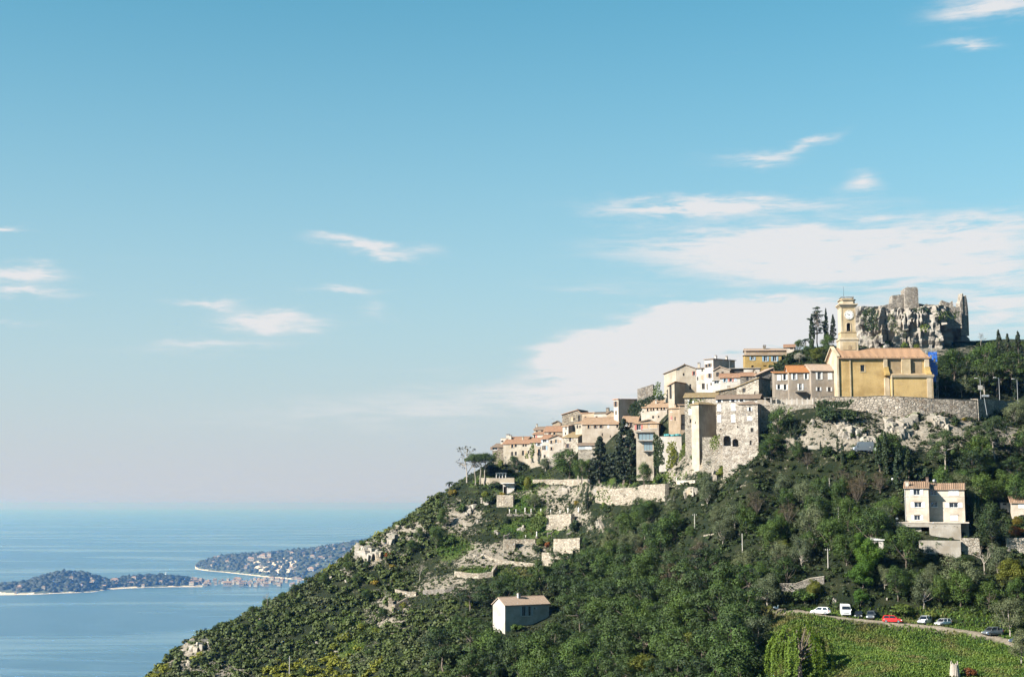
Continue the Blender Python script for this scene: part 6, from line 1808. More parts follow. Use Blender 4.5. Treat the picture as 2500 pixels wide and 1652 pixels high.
        if kind == 'brown': bark = M['bark_brown']
        elif kind == 'olive': bark = M['bark_pale']
    elif kind in ('bush', 'bush_light', 'bush_yellow', 'bush_dark', 'bush_orange', 'bush_gold', 'topiary', 'bush_grey'):
        if kind == 'topiary':
            c.clump((0, 0, 5.0), (2.9, 2.9, 5.0), 1500, 0.55, 0.1, 0.92, 1.2)
        else:
            for k in range(24):
                d = g.normal(size=3); d /= np.linalg.norm(d); d[2] = abs(d[2])
                q = g.uniform(0.3, 0.85)
                rr = g.uniform(1.5, 2.8)
                c.clump((d[0] * 5 * q, d[1] * 5 * q, 1.5 + d[2] * 6.0 * q), (rr, rr, rr * 0.85), 60, 0.85, 0.3, 0.6)
        h0, r = 3, 0.35
        mat_ = {'bush': M['f_oak'], 'bush_light': M['f_ivy_light'], 'bush_yellow': M['f_scrub_yellow'], 'bush_dark': M['f_ivy'], 'bush_orange': M['f_orange'], 'bush_gold': M['f_gold'], 'topiary': M['f_yellow'], 'bush_grey': M['f_olive']}[kind]
    elif kind == 'willow':
        bark = M['bark']
        C_, N_, T_ = [], [], []
        hubs = [(g.uniform(0, 6.28), math.sqrt(g.random()) * 4.5, g.uniform(0, 1.6)) for _ in range(30)]
        for k in range(240):
            hb_ = hubs[k % 30]; a = hb_[0] + g.normal() * 0.09; q = max(0.2, hb_[1] + g.normal() * 0.35)
            zt = 9.7 - 0.15 * q * q - hb_[2] - g.uniform(0, 0.5); ln = min(zt - 0.4, g.uniform(2.2, 6.0))
            px_, py_ = q * math.cos(a), q * math.sin(a); tn = g.random()
            n = int(ln / 0.085); zz = np.linspace(0, ln, n)
            out = 0.5 * (1 - np.exp(-zz * 0.9))
            C_.append(np.stack([px_ + math.cos(a) * out + g.normal(size=n) * 0.09, py_ + math.sin(a) * out + g.normal(size=n) * 0.09, zt - zz], -1))
            N_.append(np.stack([np.full(n, math.cos(a)), np.full(n, math.sin(a)), np.full(n, 0.25)], -1) + g.normal(size=(n, 3)) * 0.5)
            T_.append(np.clip(np.full(n, tn * 0.6) + g.random(n) * 0.4, 0, 1))
            if k % 8 == 0: tops.append((px_ * 0.9, py_ * 0.9, zt - 0.2))
        c.C, c.N, c.T = C_, N_, T_; c.S = [np.full(len(q), 0.24) for q in C_]
        h0, r, mat_ = 4.0, 0.4, M['f_willow']
    elif kind in ('bare', 'airy'):
        segs = []; tips = []
        def grow(p, d, L, rad, lev):
            q = p + d * L; segs.append((p, q, rad, rad * 0.65))
            if lev == 0: tips.append(q); return
            for _ in range(3 if lev > 1 else 4):
                nd = (d + Vector((g.normal(), g.normal(), g.normal() * 0.6 + 0.15)) * 0.55).normalized()
                grow(q if _ else p + d * L * 0.7, nd, L * g.uniform(0.6, 0.85), rad * 0.55, lev - 1)
        grow(Vector((0, 0, -0.5)), Vector((0.03, 0, 1)), 3.4, 0.22, 4)
        mz_ = max(q.z for q in tips); k_ = 9.8 / mz_
        segs = [(a * k_, b * k_, max(r0, 0.02), max(r1, 0.016)) for a, b, r0, r1 in segs]
        for q in tips:
            if kind == 'airy' or g.random() < 0.25: c.clump(tuple(q * k_), (0.42, 0.42, 0.42), 7 if kind == 'airy' else 3, 0.26, 0.1, 0.2)
        me_t = limb_mesh('trunk', segs, M['bark_pale'])
        me_c = c.mesh('crown', M['f_grey'] if kind == 'airy' else M['f_brown'])
        PROTO[key] = (me_t, me_c); return PROTO[key]
    elif kind == 'palm':
        segs = [(Vector((0.05 * i, 0, i * 0.9 - 0.5)), Vector((0.05 * (i + 1), 0, (i + 1) * 0.9 - 0.5)), 0.32 - 0.01 * i, 0.31 - 0.01 * i) for i in range(9)]
        V, Fq, T = [], [], []
        for k in range(26):
            a = 6.283 * k / 26 + g.normal() * 0.1; el_ = g.uniform(-0.15, 1.0); L = g.uniform(2.6, 3.3); n = 9
            prev = None
            for i in range(n + 1):
                s = i / n; hr = L * s * math.cos(el_ * (1 - s * 0.5)); z = 7.7 + L * (math.sin(el_) * s - 0.75 * s * s)
                wdt = 0.42 * math.sin(math.pi * min(1, s * 0.9 + 0.1)) + 0.03
                ca, sa = math.cos(a), math.sin(a)
                row = [(0.4 + hr * ca - sa * wdt, hr * sa + ca * wdt, z - 0.12), (0.4 + hr * ca, hr * sa, z + 0.05), (0.4 + hr * ca + sa * wdt, hr * sa - ca * wdt, z - 0.12)]
                if prev is not None and i % 1 == 0:
                    for w in (0, 1):
                        b = len(V); V += [prev[w], prev[w + 1], row[w + 1], row[w]]; Fq.append((b, b + 1, b + 2, b + 3)); T.append(g.random())
                prev = row
        PROTO[key] = (limb_mesh('trunk', segs, M['bark']), np_mesh('crown', np.array(V), np.array(Fq), M['f_cedar'], {'tint': ('FACE', np.array(T))})); return PROTO[key]
    elif kind == 'agave':
        V, Fq, T = [], [], []
        for k in range(22):
            a = 6.283 * g.random(); el_ = g.uniform(0.25, 1.35); L = g.uniform(7, 10); w = 0.9; ca, sa = math.cos(a), math.sin(a)
            b = len(V)
            for s, ww in ((0, 0.7), (0.5, 1.0), (1.0, 0.05)):
                hr, z = L * s * math.cos(el_), L * s * math.sin(el_) - 1.5 * s * s
                V += [(hr * ca - sa * w * ww, hr * sa + ca * w * ww, z), (hr * ca + sa * w * ww, hr * sa - ca * w * ww, z)]
            Fq += [(b, b + 1, b + 3, b + 2), (b + 2, b + 3, b + 5, b + 4)]; T += [g.random()] * 2
        PROTO[key] = (None, np_mesh('leaves', np.array(V), np.array(Fq), M['f_agave'], {'tint': ('FACE', np.array(T))})); return PROTO[key]
    me_t = limb_mesh('trunk', limbs_to(g, tops, h0, r, lean), bark)
    me_c = c.mesh('crown', mat_, asp)
    PROTO[key] = (me_t, me_c)
    return PROTO[key]
TREE_NAME = {'cypress': 'cypress_tree', 'conifer': 'conifer_tree', 'cedar': 'cedar_tree', 'pine': 'pine_tree', 'pine_dark': 'pine_tree', 'umbrella': 'umbrella_pine', 'olive': 'olive_tree', 'oak': 'oak_tree', 'bright': 'leafy_tree',
             'yellow': 'leafy_tree', 'brown': 'bare_wood_tree', 'blossom': 'blossom_tree', 'ivytree': 'ivy_tree', 'orange': 'leafy_tree', 'gold': 'leafy_tree', 'willow': 'willow_tree', 'bare': 'bare_tree', 'airy': 'airy_tree', 'palm': 'palm_tree', 'agave': 'agave_plant', 'topiary': 'clipped_shrub'}
PLANT_N = [0]
def plant_at(kind, p, h, label, cat=None, group=None, wide=1.0, var=None):
    PLANT_N[0] += 1
    var = (PLANT_N[0] * 7 % 3) if var is None else var
    if kind in ('willow', 'palm', 'airy', 'topiary'): var = 0
    mt, mc = proto(kind, var)
    nm = TREE_NAME.get(kind, 'shrub')
    cat = cat or ('tree' if 'tree' in nm or 'pine' in nm else 'plant' if 'plant' in nm else 'shrub')
    root = empty(nm, p, rnd.uniform(0, 6.28) if kind != 'palm' else 0, label, cat, group)
    s = h / 10.0
    root.scale = (s * wide, s * wide, s)
    if mt is not None and kind not in ('topiary',): link(bpy.data.objects.new('trunk', mt), root)
    link(bpy.data.objects.new('crown' if kind != 'agave' else 'leaves', mc), root)
    return root
def plant(kind, c, x, yb, yt, label, wide=1.0, d=None, group=None, cat=None, sink=0.0, var=None):
    p = P(*cx(c, x, yb), d) if d else hit(*cx(c, x, yb))
    if p is None: p = P(*cx(c, x, yb), 440)
    h = (yb - yt) / CROP[c][2] * p.y / FPX
    p = Vector((p.x, p.y, p.z - sink * h))
    return plant_at(kind, p, h * (1 + sink), label, cat, group, wide, var)
# ------------------------------------------------------------------ trees one can point at
for a in [
 ('conifer', 1, 1525, 0, 0, '', 0),
][:0]: pass
TREES = [
 # kind, crop, x, ybase, ytop, label, width factor
 ('conifer', 1, 2040, 1400, 480, 'tallest dark conifer in front of the long tan house', 1.05),
 ('conifer', 1, 2140, 1395, 630, 'dark conifer leaning on the right of the tallest one', 1.0),
 ('conifer', 1, 1690, 1405, 735, 'broad black conifer left of the tallest conifers', 1.1),
 ('oak', 1, 1240, 1350, 875, 'big round dark oak in front of the end house', 1.25),
 ('oak', 1, 1520, 1400, 1060, 'dark bushy tree between the round oak and the black conifer', 0.8),
 ('oak', 'B', 640, 640, 350, 'dark tree in the shade below the glass bays', 0.9, 398),
 ('oak', 1, 1420, 1400, 1030, 'dark bushy tree under the glazed annex', 0.9, 432),
 ('bush_dark', 'B', 520, 600, 480, 'dark bush between conifers and hedge', 1.4),
 ('olive', 1, 900, 1240, 1030, 'grey green tree left of the big round oak', 1.0),
 ('bush_dark', 1, 540, 1220, 1080, 'dark shrub at the foot of the long red roofed house', 1.0),
 ('oak', 1, 430, 1230, 1010, 'green tree below the long red roofed house', 0.8),
 ('bush_light', 1, 260, 1200, 1060, 'yellow green climber bush under the loggia house', 0.8),
 ('bush_dark', 1, 110, 1240, 1050, 'dark round tree beside the umbrella pines', 1.1),
 ('bush', 1, 560, 1440, 1270, 'dark tree behind the clipped shrub', 1.1),
 ('topiary', 1, 640, 1510, 1325, 'clipped egg shaped yellow green shrub', 1.0),
 ('bush_dark', 1, 170, 1490, 1350, 'dark spreading shrub on the cafe terrace wall', 1.5),
 ('umbrella', 'A', 580, 640, 250, 'left flat topped pine of the three at the cafe terrace', 0.85),
 ('umbrella', 'A', 640, 645, 240, 'middle flat topped pine of the three at the cafe terrace', 0.85),
 ('umbrella', 'A', 690, 650, 245, 'right flat topped pine of the three at the cafe terrace', 0.8),
 ('airy', 'A', 470, 610, 145, 'pale wispy tree standing against the sky left of the pines', 1.0),
 ('palm', 'A', 242, 770, 570, 'lone palm tree on the left skyline', 1.0),
 ('bush_gold', 'A', 290, 780, 660, 'golden reeds beside the lone palm', 1.0),
 ('bush_yellow', 'A', 700, 800, 700, 'yellow green bush under the cafe terrace', 1.2),
 ('bush_dark', 'A', 740, 880, 740, 'dark bush with brown tips below the cafe terrace', 1.2),
 ('bush_gold', 'A', 920, 790, 705, 'yellow grasses before the cafe room', 1.0),
 ('bush_grey', 'A', 530, 900, 790, 'grey green dome shrub on the left garden edge', 1.0),
 ('bush', 'A', 400, 990, 830, 'dark round shrub left of the slanting slab', 0.9),
 ('oak', 'A', 180, 1180, 920, 'dark round tree left of the slanting slab', 0.8),
 ('oak', 'A', 80, 1450, 1160, 'big dark tree at the left foot of the garden', 0.9),
 ('bush', 'A', 230, 1420, 1230, 'dark shrub clump at the left foot of the garden', 1.0),
 ('olive', 'A', 1330, 960, 740, 'grey leaved tree above the statue row', 0.9),
 ('conifer', 'A', 2010, 965, 715, 'small pointed conifer below the balustrade', 0.55),
 ('bush_light', 'A', 1400, 1130, 950, 'light green creeper mound left of the rough wall', 1.0),
 ('bush_dark', 'A', 980, 1130, 1010, 'dark shrub left of the statue row', 1.0),
 ('bush_dark', 'A', 1850, 1240, 1040, 'ivy mound right of the rough wall', 0.8),
 ('bush_light', 'A', 1410, 1420, 1300, 'bright green mound under the tall statue', 1.0),
 ('bush_orange', 'A', 1500, 1440, 1330, 'orange brown bush by the lower garden wall', 0.7),
 ('bush_dark', 'A', 1370, 1510, 1410, 'dark hedge clump at the lower garden', 1.6),
 ('oak', 'A', 1970, 1460, 1310, 'small mop headed tree before the wide rough wall', 0.8),
 ('bush_gold', 'A', 1870, 900, 820, 'yellowish shrub right of the rock mass', 1.0),
 ('bush_light', 'A', 2220, 950, 830, 'light shrub beside the pointed small conifer', 1.0),
 ('bush_dark', 'A', 2270, 990, 870, 'dark shrub under the stone arch wall', 1.1),
 ('olive', 'A', 2080, 1200, 1030, 'pale thin tree left of the garden steps', 0.8),
 ('bush_dark', 'B', 640, 720, 550, 'thick dark green hedge above the curved wall', 1.7),
 ('bush_light', 'B', 420, 660, 590, 'light creeper on the left end of the hedge', 1.2),
 ('bush_dark', 'B', 860, 650, 590, 'flat clipped hedge at the balustrade', 1.8),
 ('bare', 'B', 400, 890, 640, 'bare branched tree against the curved stone wall', 0.8),
 ('olive', 'B', 1020, 840, 690, 'small dark tree before the corner of the curved wall', 0.8),
 ('cypress', 'B', 800, 520, 60, 'narrow green column of cypress beside the glass bays', 0.9),
 ('bush_yellow', 'B', 1640, 520, 380, 'yellow green bush below the mansion terrace', 1.1),
 ('bush_dark', 'B', 1900, 450, 345, 'clipped dark hedge below the mansion tower', 1.7),
 ('oak', 'B', 2250, 330, 10, 'dark pine like tree right of the mansion base', 1.2),
 ('oak', 'B', 1480, 480, 300, 'small dark tree on the rocks under the mansion tower', 0.9),
 ('bush_light', 'B', 1300, 330, 200, 'green creeper mound left of the mansion rocks', 1.2),
 ('bush_dark', 'B', 1640, 270, 160, 'shrub on the rampart below the shaded tower', 1.0),
 ('oak', 'B', 1390, 700, 460, 'dark leaning tree right of the lower balustrade', 0.9),
 # mansion to rampart
 ('oak', 3, 720, 1460, 1010, 'tall dark tree filling the gap right of the mansion', 1.0),
 ('cypress', 3, 890, 1450, 1250, 'small cypress left of a pair below the garden terrace', 1.1),
 ('cypress', 3, 960, 1500, 1240, 'small cypress right of a pair below the garden terrace', 1.2),
 ('pine_dark', 3, 640, 1640, 1400, 'dense low pine below the gap right of the mansion', 1.6),
 ('bush_dark', 3, 1480, 1240, 930, 'dark ivy mass hanging under the church end of the houses', 1.1),
 ('bush_dark', 3, 1720, 1260, 1000, 'dark bush under the left end of the rampart', 1.1),
 ('bush_dark', 3, 1340, 1180, 940, 'ivy covered corner below the weathered house', 0.9),
 ('bush', 3, 1000, 900, 815, 'round clipped bush under the balcony', 1.0),
 # hilltop around the tower
 ('cedar', 4, 275, 830, 318, 'tall layered cedar left of the church tower', 0.75),
 ('cypress', 4, 212, 850, 420, 'dark cypress under the cedar', 1.0),
 ('cypress', 4, 385, 760, 350, 'slender cypress between cedar and tower', 0.95),
 ('conifer', 4, 470, 760, 420, 'dark fir hidden behind the church tower', 0.55),
 ('oak', 4, 410, 900, 660, 'dark evergreen left of the church tower', 0.9),
 ('palm', 4, 130, 880, 690, 'small palm among the hilltop trees', 1.0),
 ('oak', 4, 60, 880, 730, 'rounded dark tree at the left of the hilltop', 1.0),
 ('blossom', 4, 60, 1010, 880, 'white flowering tree on the hilltop slope', 1.1),
 ('yellow', 4, 270, 1010, 820, 'yellow green tree on the hilltop slope', 1.2),
 ('oak', 4, 170, 940, 800, 'green tree behind the white flowering one', 1.1),
 ('bush_dark', 4, -60, 1020, 920, 'dark bush at the edge of the yellow house', 1.4),
 ('oak', 4, 330, 1020, 900, 'green shrub tree against the church gable', 1.0),
 # on the crag
 ('bush_dark', 4, 900, 620, 340, 'dark shrubs in the left cleft of the crag', 0.75),
 ('oak', 4, 960, 830, 650, 'bushy tree at the foot of the crag left of centre', 1.0),
 ('bush', 4, 1130, 840, 710, 'dark scrub at the foot of the crag', 1.2),
 ('bush_light', 4, 1330, 845, 730, 'green bush at the foot of the crag near the roof', 1.0),
 ('bush_light', 4, 1480, 850, 770, 'green bush above the right half of the church roof', 1.2),
 ('bare', 4, 2250, 830, 650, 'bare tree on the skyline right of the crag', 1.0),
 ('oak', 4, 1800, 1080, 940, 'dark shrub between scaffold and crag', 1.3),
 # right hand wood
 ('olive', 4, 2020, 1430, 1165, 'grey olive tree behind the church rampart', 1.0),
 ('pine', 4, 2290, 1400, 1010, 'round crowned pine right of the grey olive', 1.0),
 ('pine', 4, 2060, 1270, 1010, 'bushy pine above the grey olive', 1.0),
 ('pine_dark', 4, 2440, 1420, 1020, 'pine behind the lamp posts', 1.0),
 ('bush_dark', 4, 1830, 1430, 1350, 'dark low shrub beside the scaffold', 1.2),
 ('oak', 0, 2330, 930, 850, 'dark tree on the slope right of the crag', 1.1),
 ('conifer', 0, 2440, 880, 802, 'pointed fir on the right skyline', 0.6),
 ('conifer', 0, 2462, 890, 812, 'second pointed fir from the right edge on the skyline', 0.6),
 ('conifer', 0, 2488, 900, 806, 'pointed fir at the right edge of the skyline', 0.6),
 ('oak', 0, 2405, 910, 835, 'dark rounded tree left of the skyline firs', 1.2),
 ('pine_dark', 0, 2470, 950, 860, 'dark pine under the skyline firs', 1.2),
 ('cypress', 0, 2478, 975, 895, 'cypress among the lamp posts at the right edge', 1.2),
 ('pine', 5, 950, 1280, 640, 'wide bright crowned pine on a leaning trunk below the rampart', 0.75),
 ('pine', 5, 1680, 1110, 420, 'tall pine with pale trunk below the shaded rampart', 0.70),
 ('pine', 5, 1430, 960, 560, 'bushy pine left of the pale trunk', 1.0),
 ('pine_dark', 5, 1400, 1540, 890, 'huge dark pine above the tall pale house', 0.95),
 ('pine_dark', 5, 1950, 1540, 1060, 'dark pine mass at the right edge above the house', 1.0),
 ('cypress', 5, 420, 1400, 890, 'yellowish columnar tree behind the tall pale house', 1.5),
 ('bush_dark', 5, 640, 1400, 1110, 'dark ivy thicket behind the tall pale house', 1.0),
 ('bush_light', 5, 2040, 820, 620, 'bright bush on the right edge rocks', 1.0),
 ('bush_light', 5, 260, 700, 600, 'green bush on the cliff ledge under the rampart', 1.2),
 ('bush', 5, 430, 500, 400, 'shrub at the foot of the rampart', 1.4),
 ('bush_light', 5, 690, 330, 220, 'small creeper hanging on the rampart', 0.9),
 ('bush_dark', 5, 1100, 560, 440, 'dark shrub under the rampart middle', 1.2),
 ('bush_gold', 5, 1230, 530, 450, 'yellowish shrub under the rampart', 1.0),
 # cypresses on the upper road
 ('cypress', 'C', 1555, 470, 40, 'left cypress of the pair by the white van', 1.5),
 ('cypress', 'C', 1640, 520, -40, 'taller right cypress of the pair by the white van', 1.15),
 ('cypress', 'C', 1805, 720, 125, 'broad cypress standing nearest the tall pale house', 1.4),
 ('cypress', 'C', 1020, 220, -5, 'cypress left of the white van', 0.9),
 ('cypress', 'C', 805, 280, 80, 'small cypress in front of the road parapet', 0.9),
 ('cypress', 'C', 1085, 390, 60, 'brownish ivy wrapped cypress left of the white van', 0.9),
 ('bush', 'C', 900, 260, 115, 'green bush between the small cypresses', 1.0),
 ('bush', 'C', 1180, 320, 170, 'dark bush below the white van', 1.0),
 # middle wood
 ('brown', 'C', 1330, 760, 430, 'large leafless brown tree in the middle of the wood', 1.0),
 ('brown', 'C', 1560, 760, 460, 'leafless brown tree left of the broad cypress', 1.0),
 ('brown', 'C', 1100, 720, 400, 'leafless brown tree left of the large brown one', 1.0),
 ('brown', 'C', 640, 430, 210, 'brown twiggy tree under the road parapet', 1.2),
 ('olive', 'C', 760, 1010, 700, 'tall silvery olive in the middle of the wood', 1.0),
 ('olive', 'C', 620, 1260, 960, 'silvery olive below the tall silvery one', 1.1),
 ('olive', 'C', 1120, 1050, 810, 'dull olive right of the tall silvery one', 1.1),
 ('olive', 'B', 1800, 1220, 840, 'wide silvery olive below the mansion', 1.1),
 ('olive', 'B', 1560, 1200, 920, 'silvery olive left of the wide one', 1.0),
 ('olive', 'B', 700, 1090, 820, 'round grey green olive under the curved wall', 1.1),
 ('olive', 'B', 1010, 1100, 850, 'grey green olive under the lower balustrade', 1.1),
 ('olive', 'B', 380, 1480, 1270, 'pale olive at the foot of the garden steps', 1.1),
 ('olive', 'B', 650, 1330, 1100, 'dull olive between garden and wood', 1.1),
 ('oak', 'B', 1250, 1330, 1150, 'rounded green tree in front of the wood pole', 1.0),
 ('oak', 'C', 280, 1120, 960, 'bright green rounded shrub tree left of the silvery olives', 1.0),
 ('yellow', 'C', 330, 1520, 1340, 'yellowish tree low in the wood', 1.2),
 ('bright', 'D', 390, 1568, 1130, 'bright green leafy tree left of the tall pale house', 1.0),
 ('bright', 'D', 250, 1440, 1040, 'upright bright green tree tops beside the shed', 0.6),
 ('bright', 'E', 1040, 300, 60, 'second bright green tree just above the lane', 1.1),
 ('bright', 'E', 1020, 430, 290, 'low bright green tree behind the van', 1.0),
 ('oak', 'D', 850, 1500, 940, 'tall olive green tree below the terrace of the tall house', 0.8),
 ('oak', 'D', 640, 1300, 980, 'rough brownish green tree beside the garage opening', 0.8),
 ('ivytree', 'D', 1950, 1290, 650, 'large ivy clad tree right of the tall pale house', 0.75),
 ('cypress', 'D', 1740, 960, 660, 'thin dark cypress behind the ivy clad tree', 1.0),
 ('orange', 'D', 2240, 1110, 950, 'orange autumn bush at the right edge', 1.6),
 ('gold', 'D', 2270, 980, 830, 'yellowish tree above the orange bush', 1.1),
 ('bare', 'D', 1850, 1568, 1200, 'pale bare tree below the stone wall', 1.0),
 ('brown', 'D', 1960, 660, 450, 'bare twiggy tree between the two pale houses', 1.0),
 ('yellow', 'D', 2240, 1560, 1380, 'yellow green tree at the right edge above the lane', 1.0),
 ('oak', 'D', 1250, 1290, 1150, 'small light tree against the concrete wall', 1.0),
 ('bush', 'D', 1450, 1310, 1240, 'dark shrub against the concrete wall', 1.4),
 ('brown', 'D', 1400, 1500, 1330, 'dry brown thicket under the stone wall', 1.4),
 ('oak', 'D', 1600, 1500, 1320, 'dark green tree under the stone wall', 1.1),
 # along the lane
 ('olive', 'E', 250, 440, 160, 'old olive with leaning pale trunk at the left end of the lane', 1.0),
 ('olive', 'E', 160, 810, 490, 'grey olive left of the willow', 0.95),
 ('willow', 'E', 520, 1040, 545, 'weeping willow with hanging yellow green branches', 1.12),
 ('olive', 'E', 1545, 445, 170, 'upright grey olive behind the silver cars', 0.85),
 ('olive', 'E', 2260, 690, 330, 'olive with pale trunk at the right end of the lane', 0.85),
 ('olive', 'E', 2350, 910, 630, 'old olive with twisted pale trunk at the right edge of the meadow', 0.9),
 ('bush_light', 'E', 1380, 500, 390, 'bright green bank of bushes behind the red car', 1.9),
 ('bush_light', 'E', 1600, 520, 450, 'low green bushes between the silver cars', 1.6),
 ('bush', 'E', 560, 400, 250, 'green thicket above the white hatchback', 1.4),
 ('yellow', 'E', 640, 390, 210, 'yellow green tree above the white hatchback', 1.0),
 ('bright', 'E', 30, 560, 300, 'bright green ivy tree at the left end of the lane', 1.0),
 ('bright', 'E', 60, 320, 80, 'bright green tree above the leaning olive', 0.9),
 ('oak', 'E', 1850, 440, 130, 'dark green tree behind the right end of the lane', 1.0),
 ('oak', 'E', 2080, 480, 200, 'green tree left of the lane end olive', 1.0),
 ('yellow', 'E', 2270, 330, 40, 'tall yellow green tree over the right end of the lane', 0.9),
 ('oak', 'E', 1330, 380, 100, 'dark green tree above the red car', 0.9),
 ('oak', 'E', 1680, 430, 150, 'dark tree between the upright olive and the lane', 0.8),
 ('bush_light', 'E', 200, 930, 800, 'light bushes at the foot of the willow', 1.4),
 ('bush', 'E', 1690, 880, 800, 'small dark bush in the meadow', 1.0),
 ('bush_orange', 'E', 1920, 1010, 900, 'dark reddish shrub low in the meadow', 1.0),
 # bottom wood
 ('pine_dark', 'F', 330, 1000, 480, 'dark pine in front of the white cottage', 0.9),
 ('pine_dark', 'F', 110, 1000, 580, 'dark pine at the left of the bottom wood', 1.0),
 ('pine_dark', 'F', 300, 1200, 760, 'low dark pine at the bottom edge', 1.0),
 ('oak', 'F', 860, 1090, 650, 'dark oak below the white cottage', 0.95),
 ('oak', 'F', 1040, 1120, 790, 'rounded oak at the bottom edge', 0.9),
 ('oak', 'F', 1400, 1100, 750, 'pale tipped oak at the bottom edge', 0.85),
 ('oak', 'F', 1210, 1000, 700, 'dark oak behind the rounded ones', 1.0),
 ('pine_dark', 'F', 1230, 700, 320, 'pine right of the white cottage', 1.0),
 ('pine_dark', 'F', 1500, 640, 240, 'tall pine in the middle of the bottom wood', 0.95),
 ('pine_dark', 'F', 1130, 380, 90, 'dark pine under the lowest garden wall', 1.2),
 ('pine_dark', 'F', 1560, 420, 130, 'dark pine at the edge of the scrub bank', 1.1),
 ('pine_dark', 'F', 330, 470, 230, 'dark bush like pine above the white cottage', 1.4),
 ('gold', 'F', 965, 510, 420, 'yellow leaved bush at the right corner of the white cottage', 1.0),
 ('yellow', 'F', 2180, 1050, 620, 'yellow green tree at the bottom edge left of the olive', 0.8),
 ('yellow', 'F', 1760, 1100, 830, 'yellow green thicket at the bottom edge', 1.4),
 ('bush', 'F', 720, 630, 560, 'ivy mound on the cottage terrace', 1.6),
 ('bush_light', 'F', 640, 330, 200, 'bright green ivy bank above the white cottage', 1.3),
 ('bush_light', 'F', 330, 440, 370, 'flowering shrub left of the white cottage', 1.3),
 ('brown', 'F', 2180, 480, 130, 'dry tree wrapped in creepers in the bottom wood', 0.7),
 ('brown', 'F', 1990, 330, 60, 'dry brown tree on the scrub bank', 1.0),
 # left slope
 ('bare', 'G', 1062, 735, 640, 'lone thin tree on the left skyline above the sea', 0.9),
 ('bush_orange', 'G', 2035, 355, 300, 'orange bush below the tall pale cliff', 1.0),
 ('bush_gold', 'G', 1930, 580, 520, 'golden bush on the left slope', 1.4),
 ('bush_gold', 'G', 2070, 440, 395, 'small golden bush under the ridge rocks', 1.2),
 ('bush_yellow', 'G', 1820, 940, 870, 'bright yellow green bush on the left slope', 1.2),
 ('bush_yellow', 'G', 1690, 1030, 940, 'long yellow green shrub patch on the left slope', 1.4),
 ('bush_yellow', 'G', 1950, 965, 905, 'flat yellow green shrub near the bastion', 1.8),
 ('bush_yellow', 'G', 1600, 1100, 1030, 'lower yellow green shrub patch on the left slope', 1.2),
 ('bush_yellow', 'G', 2155, 760, 700, 'small yellow green bush against the left bastion', 1.0),
 ('oak', 'G', 2280, 230, 100, 'dark round tree among the highest ridge rocks', 0.9),
 ('oak', 'G', 2230, 330, 210, 'dark tree below the highest ridge rocks', 1.0),
 ('bush', 'G', 1830, 260, 200, 'dark bush on top of the tall pale cliff', 1.1),
 ('oak', 'G', 1510, 580, 480, 'dark round tree on the skyline left of the small rocks', 1.1),
 ('oak', 'G', 1280, 660, 570, 'dark tree on the skyline above the water', 1.2),
 ('oak', 'G', 1180, 720, 640, 'dark bush on the skyline right of the lone thin tree', 1.0),
 ('oak', 'G', 940, 800, 740, 'dark bush on the skyline left of the lone thin tree', 1.2),
 ('oak', 'G', 1390, 590, 510, 'low dark tree on the skyline', 1.2),
 ('bare', 'G', 2290, 540, 400, 'bare twiggy bush on the garden edge', 1.0),
 ('bare', 'G', 2010, 730, 610, 'bare twiggy bush left of the bastion', 0.9),
 ('oak', 'G', 1990, 870, 760, 'dark round bush under the bastion', 1.0),
 ('bush_orange', 'G', 1740, 1315, 1290, 'small orange shrub at the bottom of the left slope', 1.0),
]
for t_ in TREES:
    plant(t_[0], t_[1], t_[2], t_[3], t_[4], t_[5], t_[6], t_[7] if len(t_) > 7 else None)
ag = [('A', 700, 1290), ('A', 560, 1230), ('A', 470, 1180), ('A', 400, 1350), ('A', 620, 1370), ('A', 950, 1510), ('A', 1060, 1540), ('A', 1040, 1520), ('A', 2230, 1040), ('A', 1150, 1500), ('A', 330, 1260), ('A', 880, 1420), ('A', 500, 1300), ('A', 760, 1210), ('A', 640, 1180),
      ('F', 640, 20), ('F', 690, 50), ('F', 730, 30), ('F', 850, 40), ('F', 880, 60), ('A', 1960, 1130), ('A', 1480, 1480), ('A', 1290, 1280), ('A', 1200, 1300)]
for i, (c_, x, y) in enumerate(ag):
    plant('agave', c_, x, y, y - rnd.uniform(24, 46) * (0.65 if c_ == 'F' else 1), 'grey green agave rosette growing on the garden terraces', 0.9, group='agaves on the garden terraces')

